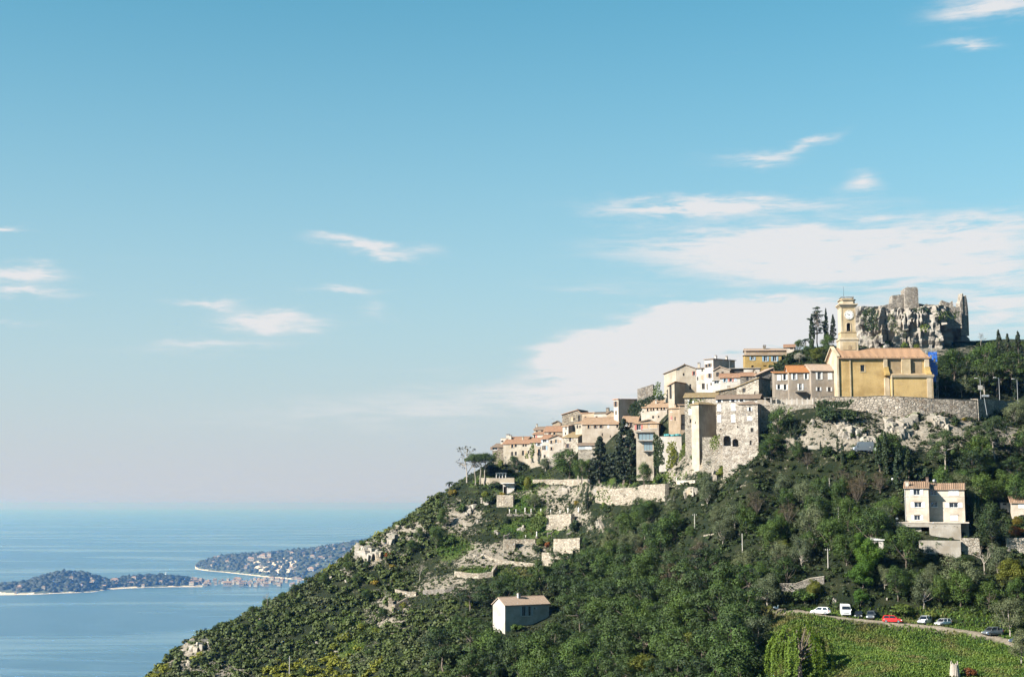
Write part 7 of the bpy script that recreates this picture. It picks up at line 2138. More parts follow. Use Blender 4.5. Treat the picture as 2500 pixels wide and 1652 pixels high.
# ------------------------------------------------------------------ ivy hanging on walls
def ivy(name, label, c, pts, d, dens=7.0, size=0.42, mat_='f_ivy', depth=0.5, yaw=0):
    """patch of climbing leaves spread over a polygon of crop pixels on a wall at distance d"""
    F = Face(c, pts[0][0], pts[0][1], d, yaw)
    poly = [F.uv(*p) for p in pts]
    us, vs_ = [p[0] for p in poly], [p[1] for p in poly]
    area = (max(us) - min(us)) * (max(vs_) - min(vs_))
    g = np.random.default_rng(int(abs(pts[0][0]) + abs(pts[0][1])))
    n = int(area * dens * 3)
    U = g.uniform(min(us), max(us), n); Vv = g.uniform(min(vs_), max(vs_), n)
    U2 = U + fbm(np.stack([U * 0.8, Vv * 0.8, 0 * U], -1), 3, 3) * 0.9; V2 = Vv + fbm(np.stack([U * 0.8, Vv * 0.8, 0 * U + 9], -1), 3, 4) * 0.9
    ins = np.zeros(n, bool); j = len(poly) - 1
    for i in range(len(poly)):
        xi, yi = poly[i]; xj, yj = poly[j]
        cnd = ((yi > V2) != (yj > V2)) & (U2 < (xj - xi) * (V2 - yi) / (yj - yi + 1e-9) + xi)
        ins ^= cnd; j = i
    U, Vv = U[ins], Vv[ins]; n = len(U)
    if n < 4: return
    w = depth * (0.4 + 0.6 * np.abs(fbm(np.stack([U * 0.7, Vv * 0.5, 0 * U + 4], -1), 3, 8))) * g.uniform(0.5, 1.0, n)
    C_ = np.stack([U, -w - 0.05, Vv], -1)
    N_ = np.stack([g.normal(size=n) * 0.6, np.full(n, -1.0), g.normal(size=n) * 0.5 + 0.4], -1)
    V, Fq = leaf_quads(C_, N_, np.full(n, size), g)
    me = np_mesh(name, V, Fq, M[mat_], {'tint': ('FACE', g.random(n))})
    o = link(bpy.data.objects.new(name, me)); o.location = F.A; o.rotation_euler = (0, 0, F.yaw)
    tag(o, label, 'ivy')
ivy('ivy', 'column of ivy climbing between two houses in the left row', 1, [(675, 830), (740, 830), (735, 1040), (690, 1060), (672, 1000)], 468, mat_='f_ivy_light')
ivy('ivy', 'ivy patch on the lower wall of the left row', 1, [(600, 960), (660, 980), (655, 1060), (605, 1060)], 469, mat_='f_ivy_light')
ivy('ivy', 'ivy over the corner wall under the loggia', 1, [(140, 960), (260, 960), (280, 1110), (150, 1110)], 473, mat_='f_ivy_light', dens=3)
ivy('ivy', 'pale creeper beside the big oak', 1, [(1390, 990), (1500, 1000), (1530, 1150), (1440, 1190), (1380, 1100)], 448, mat_='f_ivy_light')
ivy('ivy', 'dark ivy mass covering the wall below the ruined house', 2, [(300, 700), (450, 600), (600, 530), (790, 510), (860, 540), (700, 590), (520, 660), (500, 800), (350, 800)], 419, dens=9, size=0.5)
ivy('ivy', 'ivy growing on the ruined house', 2, [(680, 360), (720, 330), (790, 310), (800, 400), (860, 500), (700, 540)], 428, mat_='f_ivy_light', dens=7)
ivy('ivy', 'long green ivy curtain under the white terrace parapet', 2, [(680, 1030), (760, 1090), (840, 1130), (820, 1300), (830, 1500), (700, 1542), (690, 1300)], 399, dens=9, size=0.45)
ivy('ivy', 'yellow ivy curtain in the middle of the terrace cliff', 2, [(880, 1160), (1030, 1170), (1020, 1400), (980, 1560), (860, 1560), (900, 1350)], 399, mat_='f_scrub_yellow', dens=7)
ivy('ivy', 'bright green ivy curtain left of the shaded tower', 2, [(1060, 1290), (1190, 1150), (1270, 1170), (1270, 1330), (1180, 1540), (1060, 1570)], 397, mat_='f_ivy_light', dens=9, size=0.5)
ivy('ivy', 'ivy tufts over the rampart below the shaded tower', 2, [(1500, 1090), (1660, 1070), (1640, 1180), (1580, 1320), (1500, 1250)], 374, mat_='f_ivy_light', dens=6)
ivy('ivy', 'ivy along the top of the mansion wing', 2, [(1170, 545), (1440, 540), (1440, 600), (1250, 680), (1160, 690)], 389, mat_='f_ivy_light', dens=3)
ivy('ivy', 'dark ivy hanging over the wall next to the church', 3, [(1225, 935), (1790, 912), (1800, 950), (1700, 1030), (1500, 1060), (1260, 1020)], 364, dens=9, size=0.5)
ivy('ivy', 'creepers on the right of the garden terrace wall', 3, [(860, 1010), (930, 1030), (900, 1180), (840, 1120)], 367, mat_='f_ivy_light', dens=3)
ivy('ivy', 'creeper on the stone arch wall', 'B', [(20, 690), (200, 690), (230, 850), (40, 830)], 408, mat_='f_ivy_light', dens=3)
ivy('ivy', 'bright ivy fall over the rough garden wall', 'A', [(1780, 1020), (1920, 1010), (1900, 1180), (1800, 1270), (1780, 1150)], 436, dens=8)
ivy('ivy', 'green ivy fall under the statue row', 'A', [(1260, 1050), (1480, 1030), (1500, 1110), (1380, 1220), (1290, 1180)], 440, mat_='f_ivy_light', dens=7)
ivy('ivy', 'shrubs rooted on the upper ledge of the crag', 4, [(1400, 350), (1560, 330), (1640, 400), (1560, 420), (1430, 400)], 428, dens=4, depth=1.2)
ivy('ivy', 'shrub band along the right ledges of the crag', 4, [(1700, 380), (2000, 390), (1990, 470), (1850, 500), (1700, 480)], 429, dens=3, depth=1.2, mat_='f_scrub')
ivy('ivy', 'creepers in the middle cleft of the crag', 4, [(1120, 400), (1200, 420), (1260, 600), (1350, 700), (1290, 720), (1150, 600)], 427, dens=3, depth=1.0, mat_='f_scrub')
ivy('ivy', 'green tufts on the lower crag', 4, [(1500, 540), (1640, 560), (1640, 650), (1520, 620)], 427, dens=4, depth=1.0, mat_='f_ivy_light')
ivy('ivy', 'dark growth in the deep left cleft of the crag', 4, [(800, 380), (960, 340), (1000, 500), (1010, 640), (860, 620)], 427, dens=6, depth=1.4)

# ------------------------------------------------------------------ scattered cover
CLEAR = [(2200, 1160, 2366, 1345, 328), (1190, 1450, 1348, 1522, 384), (1974, 1468, 2440, 1524, 300), (1200, 1050, 1660, 1135, 460), (1640, 940, 1880, 1130, 375), (1880, 840, 2420, 1012, 372), (2085, 1082, 2135, 1104, 350), (2460, 1200, 2500, 1262, 330), (1120, 1160, 1480, 1182, 440), (1630, 1130, 1900, 1150, 375),
         (1690, 1250, 1702, 1282, 999), (1806, 1300, 1820, 1345, 999), (2120, 1305, 2165, 1335, 317), (2135, 1060, 2210, 1180, 346), (1992, 1060, 2062, 1120, 352), (2222, 1046, 2318, 1110, 350)]
TERR = [(1085, 1120), (1660, 1120), (1560, 1225), (1460, 1305), (1400, 1345), (1330, 1390), (1250, 1405), (1190, 1445), (1000, 1490), (960, 1470), (1030, 1400), (1075, 1330), (1085, 1250)]
def in_poly(x, y, poly):
    ins = np.zeros(len(x), bool); j = len(poly) - 1
    for i in range(len(poly)):
        (xi, yi), (xj, yj) = poly[i], poly[j]
        ins ^= ((yi > y) != (yj > y)) & (x < (xj - xi) * (y - yi) / (yj - yi + 1e-9) + xi); j = i
    return ins
def project_np(p):
    f = p[:, 1] * CP + (p[:, 2] - CZ) * SP
    return 1250 + FPX * p[:, 0] / f, 826 - FPX * ((p[:, 2] - CZ) * CP - p[:, 1] * SP) / f
def grid_points(step, seed, x0=-150, x1=165, y0=250, y1=500):
    g = np.random.default_rng(seed)
    X, Y = np.meshgrid(np.arange(x0, x1, step), np.arange(y0, y1, step))
    X = X.ravel() + g.uniform(-0.5, 0.5, X.size) * step; Y = Y.ravel() + g.uniform(-0.5, 0.5, Y.size) * step
    i = ((X - GX0) / GS).astype(int); j = ((Y - GY0) / GS).astype(int)
    fa, fb = (X - GX0) / GS - i, (Y - GY0) / GS - j
    Z = (HG[j, i] * (1 - fa) + HG[j, i + 1] * fa) * (1 - fb) + (HG[j + 1, i] * (1 - fa) + HG[j + 1, i + 1] * fa) * fb
    p = np.stack([X, Y, Z], -1)
    a, b = project_np(p)
    return p, a, b, Z_rock.reshape(_ny, _nx)[j, i], Z_grass.reshape(_ny, _nx)[j, i], g
def ridge_py(px):
    return np.interp(px, [300, 430, 510, 640, 720, 800, 870, 930, 1000, 1060, 1110, 1180, 1300, 1660, 1700, 1900, 2100, 2600], [1652, 1560, 1525, 1465, 1420, 1372, 1318, 1285, 1240, 1200, 1165, 1120, 1135, 1130, 1135, 1040, 1012, 1012])
def blocked(px, py, w, hpx, d):
    for (a, b, c_, e, dd) in CLEAR:
        if d < dd + 2 and px + w > a and px - w < c_ and py > b and py - hpx < e: return True
    return False
p, a, b, zr, zg, g = grid_points(5.7, 41)
UP = (a > 2300) & (a < 2540) & (b > np.where(a > 2395, 850, 893)) & (b < 962) & (p[:, 1] < 440)
HT = (a > 1880) & (a < 2050) & (b > 835) & (b < 905) & (p[:, 1] < 450)
KEEP = ((a > 330) & (a < 2540) & (b < 1730) & (b > ridge_py(a) + 10)) | UP
terr = in_poly(a, b, TERR)
meadow = ((a > 1840) & (b > 1490 + np.clip((a - 2300) * 0.25, 0, 100)))
left = (a < np.maximum(1060 + (b - 1300) * 0.35, 1075)) & ~terr
GROUPS = {
 'pine_dark': ('dark pine in the bottom wood', 'pines of the bottom wood'),
 'oak': ('dark green oak in the village wood', 'oaks of the wood below the village'),
 'olive': ('grey green olive in the village wood', 'olives of the wood below the village'),
 'brown': ('brown twiggy tree in the village wood', 'brown trees of the wood below the village'),
 'pine': ('green pine on the slope behind the church', 'pines behind the church'),
}
def spot(x, y):
    if x < 700: return 'near its lower tip' if y > 1560 else 'near the lone thin tree'
    if x < 1100: return ('near the tall pale cliff' if y < 1420 else 'below the bastion' if y < 1540 else 'low on the left')
    col = int((x - 1100) / 170)
    near = ['left of the cottage', 'right of the cottage', 'under the arch wall', 'below the balustrade', 'below the mansion', 'below the road parapet', 'left of the bright tree', 'by the tall house', 'right of the house'][min(8, max(0, col))]
    return near + (', high up' if y < 1260 else ', half way down' if y < 1400 else ', low down' if y < 1540 else ', lowest row')
occupied = [(hit(*cx(t_[1], t_[2], t_[3])), t_) for t_ in TREES]
occ = np.array([(q.x, q.y) for q, _ in occupied if q is not None])
ntree = 0
for i in range(len(p)):
    if not KEEP[i] or terr[i] or meadow[i] or zr[i] > 0.55 or zg[i] > 0.6: continue
    if left[i] and g.random() > 0.22: continue
    if b[i] < 1030 and not UP[i]: continue
    u = g.random(); big = g.uniform(5.0, 9.5)
    if left[i]: kind, big = 'oak', g.uniform(2.2, 3.6)
    elif b[i] < 1010: kind, big = 'pine', g.uniform(3, 5)
    elif b[i] > 1470 or (b[i] > 1420 and a[i] < 1750): kind, big = ('pine_dark' if u < 0.55 else 'oak'), g.uniform(7.5, 13)
    else: kind = 'olive' if u < 0.32 else 'oak' if u < 0.90 else 'brown'
    if np.min(np.hypot(occ[:, 0] - p[i, 0], occ[:, 1] - p[i, 1])) < 2.6: continue
    px_m = FPX / p[i, 1]
    if blocked(a[i], b[i], big * 0.55 * px_m, big * px_m, p[i, 1]): continue
    if 960 < a[i] < 1680 and b[i] - big * 0.8 * px_m < np.interp(a[i], [960, 1000, 1190, 1250, 1330, 1400, 1460, 1560, 1680], [1470, 1485, 1440, 1400, 1385, 1340, 1300, 1215, 1170]): continue
    lab, grp = GROUPS[kind]
    if left[i]: lab, grp = 'small dark tree standing in the scrub of the left slope', 'small trees of the left slope'
    elif kind == 'oak' and b[i] > 1420: lab, grp = 'dark oak in the bottom wood', 'oaks of the bottom wood'
    if not UP[i]: lab = lab.replace('small dark tree standing in the scrub of', 'small tree on').replace('crowding the wood', 'in the wood') + ' ' + spot(a[i], b[i])
    plant_at(kind, Vector(p[i]) - Vector((0, 0, big * 0.12)), big * 1.12, lab, None, grp, g.uniform(0.72, 1.1))
    ntree += 1
print('scattered trees', ntree)
# scrub: thousands of shrubs, one mass per kind
def shrub_bank(n, seed, leaves=44):
    out = []
    for k in range(n):
        c = Crown(seed + k)
        for q in range(6):
            d = c.g.normal(size=3); d /= np.linalg.norm(d); d[2] = abs(d[2])
            rr = c.g.uniform(0.35, 0.6)
            c.clump(d * 0.5 * np.array([1, 1, 0.9]), (rr, rr, rr * 0.85), leaves // 4, 0.34, 0.3, 0.5)
        C_, N_, S_2, T_ = (np.concatenate(z) for z in (c.C, c.N, c.S, c.T))
        V, Fq = leaf_quads(C_, N_, S_2, c.g)
        out.append((V, Fq, T_))
    return out
def scrub(name, label, pts, sizes, mat_, bank, g, cat='scrub'):
    vv, ff, tt = [], [], []; base = 0
    for q, s in zip(pts, sizes):
        V, Fq, T_ = bank[int(g.integers(0, len(bank)))]
        an = g.uniform(0, 6.28); ca, sa = math.cos(an), math.sin(an)
        R = np.array([[ca, -sa, 0], [sa, ca, 0], [0, 0, g.uniform(0.75, 1.15)]])
        vv.append(V @ R.T * s + q); ff.append(Fq + base); base += len(V)
        tt.append(np.clip(T_ * 0.6 + g.random() * 0.45, 0, 1))
    me = np_mesh(name, np.concatenate(vv), np.concatenate(ff), M[mat_], {'tint': ('FACE', np.concatenate(tt))})
    tag(link(bpy.data.objects.new(name, me)), label, cat, kind='stuff')
BANK = shrub_bank(8, 900)
p, a, b, zr, zg, g = grid_points(1.36, 43, x1=226)
UP = (a > 2290) & (a < 2540) & (b > np.where(a > 2390, 840, 875)) & (b < 966) & (p[:, 1] < 440)
HT = (a > 1880) & (a < 2130) & (b > 820) & (b < 905) & (p[:, 1] < 450) & (p[:, 1] > 400)
FAR = (a >= 2540) & (a < 3000) & (b > 780) & (b < 1710) & (p[:, 1] < 470) & (g.random(len(p)) < 0.55)
KEEP = ((a > 330) & (a < 2540) & (b < 1710) & (b > ridge_py(a) - 4)) | UP | HT | FAR
terr = in_poly(a, b, TERR)
meadow = ((a > 1840) & (b > 1488 + np.clip((a - 2300) * 0.25, 0, 100)))
left = (a < np.maximum(1060 + (b - 1300) * 0.35, 1075)) & ~terr
patch = fbm(p / 9.0, 3, 51)
ok = KEEP & ~meadow & (g.random(len(p)) > zr * np.where(terr | left, 0.55, 0.68)) & (g.random(len(p)) > np.where(terr, 0.12, np.where(left, 0.38, 0.10) + np.clip(-patch, 0, 1) * 0.35)) & (g.random(len(p)) > zg * 0.5)
ok &= ~((a > 2195) & (a < 2370) & (b < 1300) & (b > 1255)) & ~((a > 1240) & (a < 1345) & (b > 1490) & (b < 1530))
size = g.uniform(0.55, 1.40, len(p)) * np.where(left, 1.75, 1.0) * np.where(terr, 0.8, 1.0) * np.where(a > 2540, 2.1, 1.0)
yel = fbm(p / 16.0 + 5, 3, 61) > 0.34
m1 = ok & left & ~yel; m2 = ok & left & yel; m3 = ok & ~left & ~terr; m4 = ok & terr
scrub('maquis_scrub', 'dark green scrub covering the left slope', p[m1], size[m1], 'f_scrub', BANK, g)
scrub('broom_scrub', 'yellow green scrub patches on the left slope', p[m2], size[m2] * 0.9, 'f_scrub_yellow', BANK, g)
scrub('wood_undergrowth', 'dense undergrowth of the wood below the village', p[m3], size[m3] * 1.0, 'f_wood', BANK, g, 'undergrowth')
scrub('garden_planting', 'low planting on the garden terraces', p[m4], size[m4], 'f_scrub', BANK, g, 'planting')
hb = (a > 1850) & (a < 2540) & (b > 1530) & (b < 1710) & (g.random(len(p)) < 0.6) & (patch > -0.2) & (lane_dist(p[:, 0], p[:, 1])[0] > 3.2)
scrub('meadow_herbs', 'leafy weeds growing through the meadow grass', p[hb] - [0, 0, 0.15], size[hb] * 0.62, 'f_grass', BANK, g, 'weeds')
print('scrub', m1.sum(), m2.sum(), m3.sum(), m4.sum())
# meadow grass
def grass(name, label, mask, step, seed, h=0.34, mat_='f_grass'):
    p, a, b, zr, zg, g = grid_points(step, seed)
    k = mask(a, b, p, g, zg)
    q = p[k]; n = len(q)
    an = g.uniform(0, 6.28, n); ln = fbm(q / 5.0, 3, 5) * 0.3 + g.uniform(0.6, 1.3, n)
    V, Fq, T_ = [], [], []
    for r in range(3):
        dx, dy = np.cos(an + r * 2.1), np.sin(an + r * 2.1); w = 0.20
        o = np.stack([g.normal(size=n) * 0.15, g.normal(size=n) * 0.15, np.zeros(n)], -1)
        sx = np.stack([-dy * w, dx * w, 0 * dx], -1); up = np.stack([dx * 0.8, dy * 0.8, np.ones(n)], -1) * (h * ln)[:, None]
        b_ = q + o
        quad = np.stack([b_ - sx - [0, 0, 0.1], b_ + sx - [0, 0, 0.1], b_ + up + sx * 0.25, b_ + up - sx * 0.25], 1)
        V.append(quad.reshape(-1, 3)); T_.append(np.clip(0.5 + fbm(q / 3.0, 3, 15) * 0.8 + g.normal(size=n) * 0.15, 0, 1))
    V = np.concatenate(V); Fq = np.arange(len(V)).reshape(-1, 4)
    me = np_mesh(name, V, Fq, M[mat_], {'tint': ('FACE', np.concatenate(T_))})
    tag(link(bpy.data.objects.new(name, me)), label, 'grass', kind='stuff')
    print(name, n)
def m_meadow(a, b, p, g, zg):
    ld, _ = lane_dist(p[:, 0], p[:, 1])
    return (a > 1800) & (a < 2560) & (b > 1480) & (b < 1720) & (ld > 2.4 + g.normal(size=len(a)) * 0.3)
grass('meadow_grass', 'long green grass of the meadow below the lane', m_meadow, 0.42, 71)
grass('terrace_grass', 'green grass strips on the garden terraces', lambda a, b, p, g, zg: (zg > 0.35) & (a < 1700) & (g.random(len(a)) < zg), 0.55, 72, 0.4)
# ------------------------------------------------------------------ vehicles
M['tyre'] = plain('tyre', (0.015, 0.015, 0.016), 0.9); M['rim'] = plain('rim', (0.45, 0.45, 0.46), 0.4, 0.8)
M['car_glass'] = plain('car_glass', (0.012, 0.014, 0.018), 0.05, spec=0.8)
M['lamp_clear'] = plain('headlamp', (0.7, 0.7, 0.68), 0.1); M['lamp_red'] = plain('tail_lamp', (0.35, 0.01, 0.01), 0.3)
M['plastic'] = plain('black_plastic', (0.02, 0.02, 0.022), 0.7)
def paint(name, col, metal=0.0):
    m, t, b = new_mat(name)
    n = t.noise(t.node('ShaderNodeTexCoord').outputs['Object'], 3.0, 3)
    t.put(b.inputs['Base Color'], t.mix(t.mapr(n, 0.4, 0.75, 0, 0.25), col, tuple(c * 0.8 for c in col)))
    b.inputs['Metallic'].default_value = metal; b.inputs['Roughness'].default_value = 0.28
    b.inputs['Coat Weight'].default_value = 0.6; b.inputs['Coat Roughness'].default_value = 0.08
    M[name] = m
paint('paint_white', (0.62, 0.62, 0.61)); paint('paint_black', (0.012, 0.013, 0.016)); paint('paint_red', (0.40, 0.012, 0.010)); paint('paint_silver', (0.42, 0.43, 0.46), 0.5); paint('paint_grey', (0.10, 0.115, 0.13), 0.4); paint('paint_blue', (0.03, 0.05, 0.10), 0.3)
def loft(mb, secs, mi=0, cap=True):
    """secs: list of rings (same count) of points"""
    n = len(secs[0]); base = []
    v = [p for s in secs for p in s]
    f = [(k * n + i, k * n + (i + 1) % n, (k + 1) * n + (i + 1) % n, (k + 1) * n + i) for k in range(len(secs) - 1) for i in range(n)]
    if cap: f += [tuple(range(n - 1, -1, -1)), tuple(range((len(secs) - 1) * n, len(secs) * n))]
    mb.add(v, f, mi)
def car(name, label, p, heading, col, kind='hatch', group='cars parked along the lane'):
    root = empty(name, p, heading, label, 'van' if kind == 'van' else 'car', group)
    if kind == 'van': L, Wd, H, belt = 5.2, 2.0, 2.5, 1.25
    elif kind == 'suv': L, Wd, H, belt = 4.4, 1.82, 1.68, 1.02
    else: L, Wd, H, belt = 3.95, 1.68, 1.45, 0.90
    hw = Wd / 2
    def ring(x, z0, z1, w0, w1):
        r = 0.10
        return [(x, -w0 * 0.92, z0), (x, -w0, z0 + r), (x, -w0, (z0 + z1) / 2), (x, -w1, z1 - r * 0.6), (x, -w1 * 0.88, z1), (x, w1 * 0.88, z1), (x, w1, z1 - r * 0.6), (x, w0, (z0 + z1) / 2), (x, w0, z0 + r), (x, w0 * 0.92, z0)]
    b = MB()
    if kind == 'van':
        secs = [(-L / 2, .35, 2.35, .90, .86), (-L / 2 + .1, .28, 2.46, .98, .90), (1.1, .28, 2.5, 1.0, .9), (1.45, .28, 2.36, 1.0, .88), (1.85, .28, 1.42, 1.0, .92), (2.35, .28, 1.22, .98, .88), (2.55, .32, 1.0, .90, .8), (2.6, .42, .8, .8, .74)]
    else:
        secs = [(-L / 2, .42, belt * .82, .74, .72), (-L / 2 + .06, .26, belt * .96, .90, .84), (-L / 2 + .45, .2, belt, 1.0, .9), (0, .18, belt, 1.0, .92), (L / 2 - 1.05, .2, belt * .98, 1.0, .9), (L / 2 - .35, .22, belt * .82, .96, .84), (L / 2 - .08, .28, belt * .68, .86, .78), (L / 2, .4, belt * .55, .74, .7)]
    loft(b, [ring(x, z0, z1, w0 * hw, w1 * hw) for x, z0, z1, w0, w1 in secs])
    body = b.obj('body', M[col], root, smooth=False)
    if kind == 'van':
        MB().add([(1.47, -.80 * hw, 2.30), (1.47, .80 * hw, 2.30), (1.87, .88 * hw, 1.46), (1.87, -.88 * hw, 1.46), (1.42, -.80 * hw, 2.30), (1.42, .80 * hw, 2.30), (1.82, .88 * hw, 1.46), (1.82, -.88 * hw, 1.46)], [(0, 1, 2, 3), (0, 4, 5, 1), (1, 5, 6, 2), (2, 6, 7, 3), (3, 7, 4, 0)]).obj('windscreen', M['car_glass'], root)
        for s in (-1, 1):
            MB().add([(0.55, s * hw * 0.975, 1.45), (1.62, s * hw * 0.985, 1.45), (1.34, s * hw * 0.93, 2.12), (0.55, s * hw * 0.93, 2.12)], [(0, 1, 2, 3)]).obj('side_window', M['car_glass'], root)
        MB().box(2.602, -.55, .75, 2.63, .55, .95).obj('grille', M['plastic'], root); MB().box(2.5, -hw * .94, .34, 2.68, hw * .94, .56).obj('bumper', M['plastic'], root)
    else:
        # greenhouse
        x0, x1, x2, x3 = (-L / 2 + .10, -L / 2 + .42, 0.35, L / 2 - 1.05)
        gb = MB()
        rg = lambda x, z, w: [(x, -w, z), (x, w, z)]
        lo = [(x0, hw * .80), (x3 + .05, hw * .86)]; up = [(x1, hw * .66), (x2, hw * .68)]
        bz, tz = belt - 0.02, H - 0.06
        q = [(lo[0][0], -lo[0][1], bz), (lo[1][0], -lo[1][1], bz), (lo[1][0], lo[1][1], bz), (lo[0][0], lo[0][1], bz), (up[0][0], -up[0][1], tz), (up[1][0], -up[1][1], tz), (up[1][0], up[1][1], tz), (up[0][0], up[0][1], tz)]
        gb.add(q, [(0, 1, 5, 4), (1, 2, 6, 5), (2, 3, 7, 6), (3, 0, 4, 7)])
        gb.obj('window_glass', M['car_glass'], root)
        rf = MB()
        loft(rf, [[(x1 - .10, -hw * .62, tz - .03), (x1 - .10, hw * .62, tz - .03), (x1 - .10, hw * .60, tz + .02), (x1 - .10, -hw * .60, tz + .02)], [(x1 + .2, -hw * .68, tz), (x1 + .2, hw * .68, tz), (x1 + .2, hw * .60, H), (x1 + .2, -hw * .60, H)], [(x2 - .1, -hw * .69, tz), (x2 - .1, hw * .69, tz), (x2 - .1, hw * .6, H), (x2 - .1, -hw * .6, H)], [(x2 + .06, -hw * .69, tz - .02), (x2 + .06, hw * .69, tz - .02), (x2 + .06, hw * .66, tz + .02), (x2 + .06, -hw * .66, tz + .02)]])
        for s in (-1, 1):
            for (ax, aw, bx_, bw, t) in ((lo[0][0], lo[0][1], up[0][0], up[0][1], .10), (lo[1][0], lo[1][1], up[1][0], up[1][1], .045), ((lo[0][0] + lo[1][0]) / 2 - .1, hw * .835, (up[0][0] + up[1][0]) / 2 - .05, hw * .675, .05)):
                rf.tube((ax, s * (aw + .005), bz), (bx_, s * (bw + .005), tz), t, t * .8, 5)
        rf.obj('roof', M[col], root)
        MB().box(-L / 2 - .04, -hw * .8, .32, -L / 2 + .1, hw * .8, .52).box(L / 2 - .1, -hw * .78, .28, L / 2 + .04, hw * .78, .46).obj('bumper', M['plastic'] if kind == 'suv' else M[col], root)
    for s in (-1, 1):
        hx, hz_ = (L / 2 - .16, belt * .60) if kind != 'van' else (2.53, .98)
        MB().box(hx - .14, s * hw * .72 - .16, hz_ - .08, hx + .10, s * hw * .72 + .16, hz_ + .09).obj('headlight', M['lamp_clear'], root)
        MB().box(-L / 2 - .03, s * hw * .80 - .09, belt * .65, -L / 2 + .10, s * hw * .80 + .09, belt * .95).obj('tail_light', M['lamp_red'], root)
        MB().box(L / 2 - 1.25 if kind != 'van' else 1.55, s * (hw + .02) - .06, belt, L / 2 - 1.1 if kind != 'van' else 1.72, s * (hw + .10) + .04, belt + .14 if kind != 'van' else belt + .34).obj('mirror', M[col], root)
        for x in (-L / 2 + .72, L / 2 - .76):
            r = .30 if kind == 'hatch' else .35
            w = MB().lathe([(r * .72, -.10), (r, -.085), (r, .085), (r * .72, .10)], 16).obj('wheel', M['tyre'], root)
            w.location = (x, s * (hw - .07), r); w.rotation_euler = (math.pi / 2, 0, 0)
            MB().lathe([(r * .66, -.112), (r * .66, .112)], 12).obj('rim', M['rim'], w)
    return root
def lane_pt(px):
    best = None
    for k in range(len(LANE3) - 1):
        a, b = LANE3[k], LANE3[k + 1]
        for q in range(20):
            p = a + (b - a) * (q / 20); e = abs(proj(p)[0] - px)
            if best is None or e < best[0]: best = (e, p, (b - a))
    p, dv = best[1], best[2]
    return Vector((p.x, p.y, ground(p.x, p.y))), math.atan2(dv.y, dv.x)
def on_ground(x, y): return Vector((x, y, ground(x, y) + 0.02))
CARS = [ # px, metres behind the lane, heading offset (degrees, 0 = along the lane to the right), paint, kind, label
 (2003, 1.2, 176, 'paint_white', 'hatch', 'white hatchback parked side on at the left end of the lane'),
 (2064, 5.0, -84, 'paint_white', 'van', 'white panel van parked nose out behind the lane'),
 (2096, 4.6, -92, 'paint_black', 'hatch', 'black car parked right beside the white van'),
 (2127, 4.4, -96, 'paint_grey', 'suv', 'grey off road car parked second right of the white van'),
 (2179, 0.0, -6, 'paint_red', 'hatch', 'bright red hatchback parked on the edge of the lane'),
 (2258, 4.2, -112, 'paint_silver', 'suv', 'silver blue car parked nose out right of the red one'),
 (2303, 4.6, -118, 'paint_silver', 'hatch', 'pale car half in shade right of the silver blue one'),
 (2424, 4.4, -100, 'paint_grey', 'suv', 'dark grey car near the right end of the lane'),
 (2489, 5.0, -100, 'paint_blue', 'hatch', 'dark car mostly hidden behind the lane end olive'),
]
for (px, back, hd, col, kd, lab) in CARS:
    p, an = lane_pt(px)
    q = p + Vector((-math.sin(an), math.cos(an), 0)) * back
    # keep the same column of the lane after stepping back
    q.x *= q.y / p.y * (p.x / max(1e-6, q.x)) * (q.x / p.x) if False else 1.0
    sx = proj(q)[0]; q.x += (px - sx) * q.y / FPX
    car('parked_van' if kd == 'van' else 'parked_car', lab, on_ground(q.x, q.y), an + math.radians(hd), col, kd)
# vans on the upper road
def upper_van(c_, x, y, hd, col, kd, lab):
    p = hit(*cx(c_, x, y))
    if p is None: return
    car('parked_van' if kd == 'van' else 'parked_car', lab, on_ground(p.x, p.y), math.radians(hd), col, kd, None)
upper_van('C', 1345, 224, 178, 'paint_grey', 'van', 'grey van parked on the upper road beside the cypress pair')
upper_van('C', 1480, 222, 176, 'paint_white', 'suv', 'white vehicle half hidden behind the cypress pair')
p0, p1 = hit(*cx('C', 1240, 232)), hit(*cx('C', 1510, 240))
if p0 and p1:
    gr = empty('guard_rail', p0, 0, 'pale guard rail along the upper road below the white van', 'railing')
    dv = p1 - p0
    MB().tube((0, 0, 0.75), tuple(dv + Vector((0, 0, 0.75))), 0.09, n=5).obj('rail', M['metal_grey'], gr)
    for k in range(8):
        q = dv * (k / 7); MB().box(q.x - .06, q.y - .06, q.z - .8, q.x + .06, q.y + .06, q.z + .74).obj('post', M['metal_grey'], gr)
# scooter at the left end of the lane
p = hit(*cx('E', 322, 462))
if p:
    sc = empty('parked_scooter', p, 0.5, 'small black and white scooter at the left end of the lane', 'scooter')
    b = MB(); loft(b, [[(-.75, -.1, .55), (-.75, .1, .55), (-.75, .1, .75), (-.75, -.1, .75)], [(-.3, -.2, .35), (-.3, .2, .35), (-.3, .18, .8), (-.3, -.18, .8)], [(.1, -.16, .25), (.1, .16, .25), (.1, .14, .35), (.1, -.14, .35)], [(.45, -.16, .3), (.45, .16, .3), (.55, .12, 1.0), (.55, -.12, 1.0)]]); b.obj('body', M['paint_white'], sc)
    MB().box(-.7, -.15, .80, 0.0, .15, .9).obj('seat', M['plastic'], sc); MB().tube((.5, -.33, 1.05), (.5, .33, 1.05), .03, n=5).obj('handlebar', M['plastic'], sc)
    for x in (-.55, .62):
        w = MB().lathe([(.18, -.06), (.24, -.05), (.24, .05), (.18, .06)], 12).obj('wheel', M['tyre'], sc); w.location = (x, 0, .24); w.rotation_euler = (math.pi / 2, 0, 0)
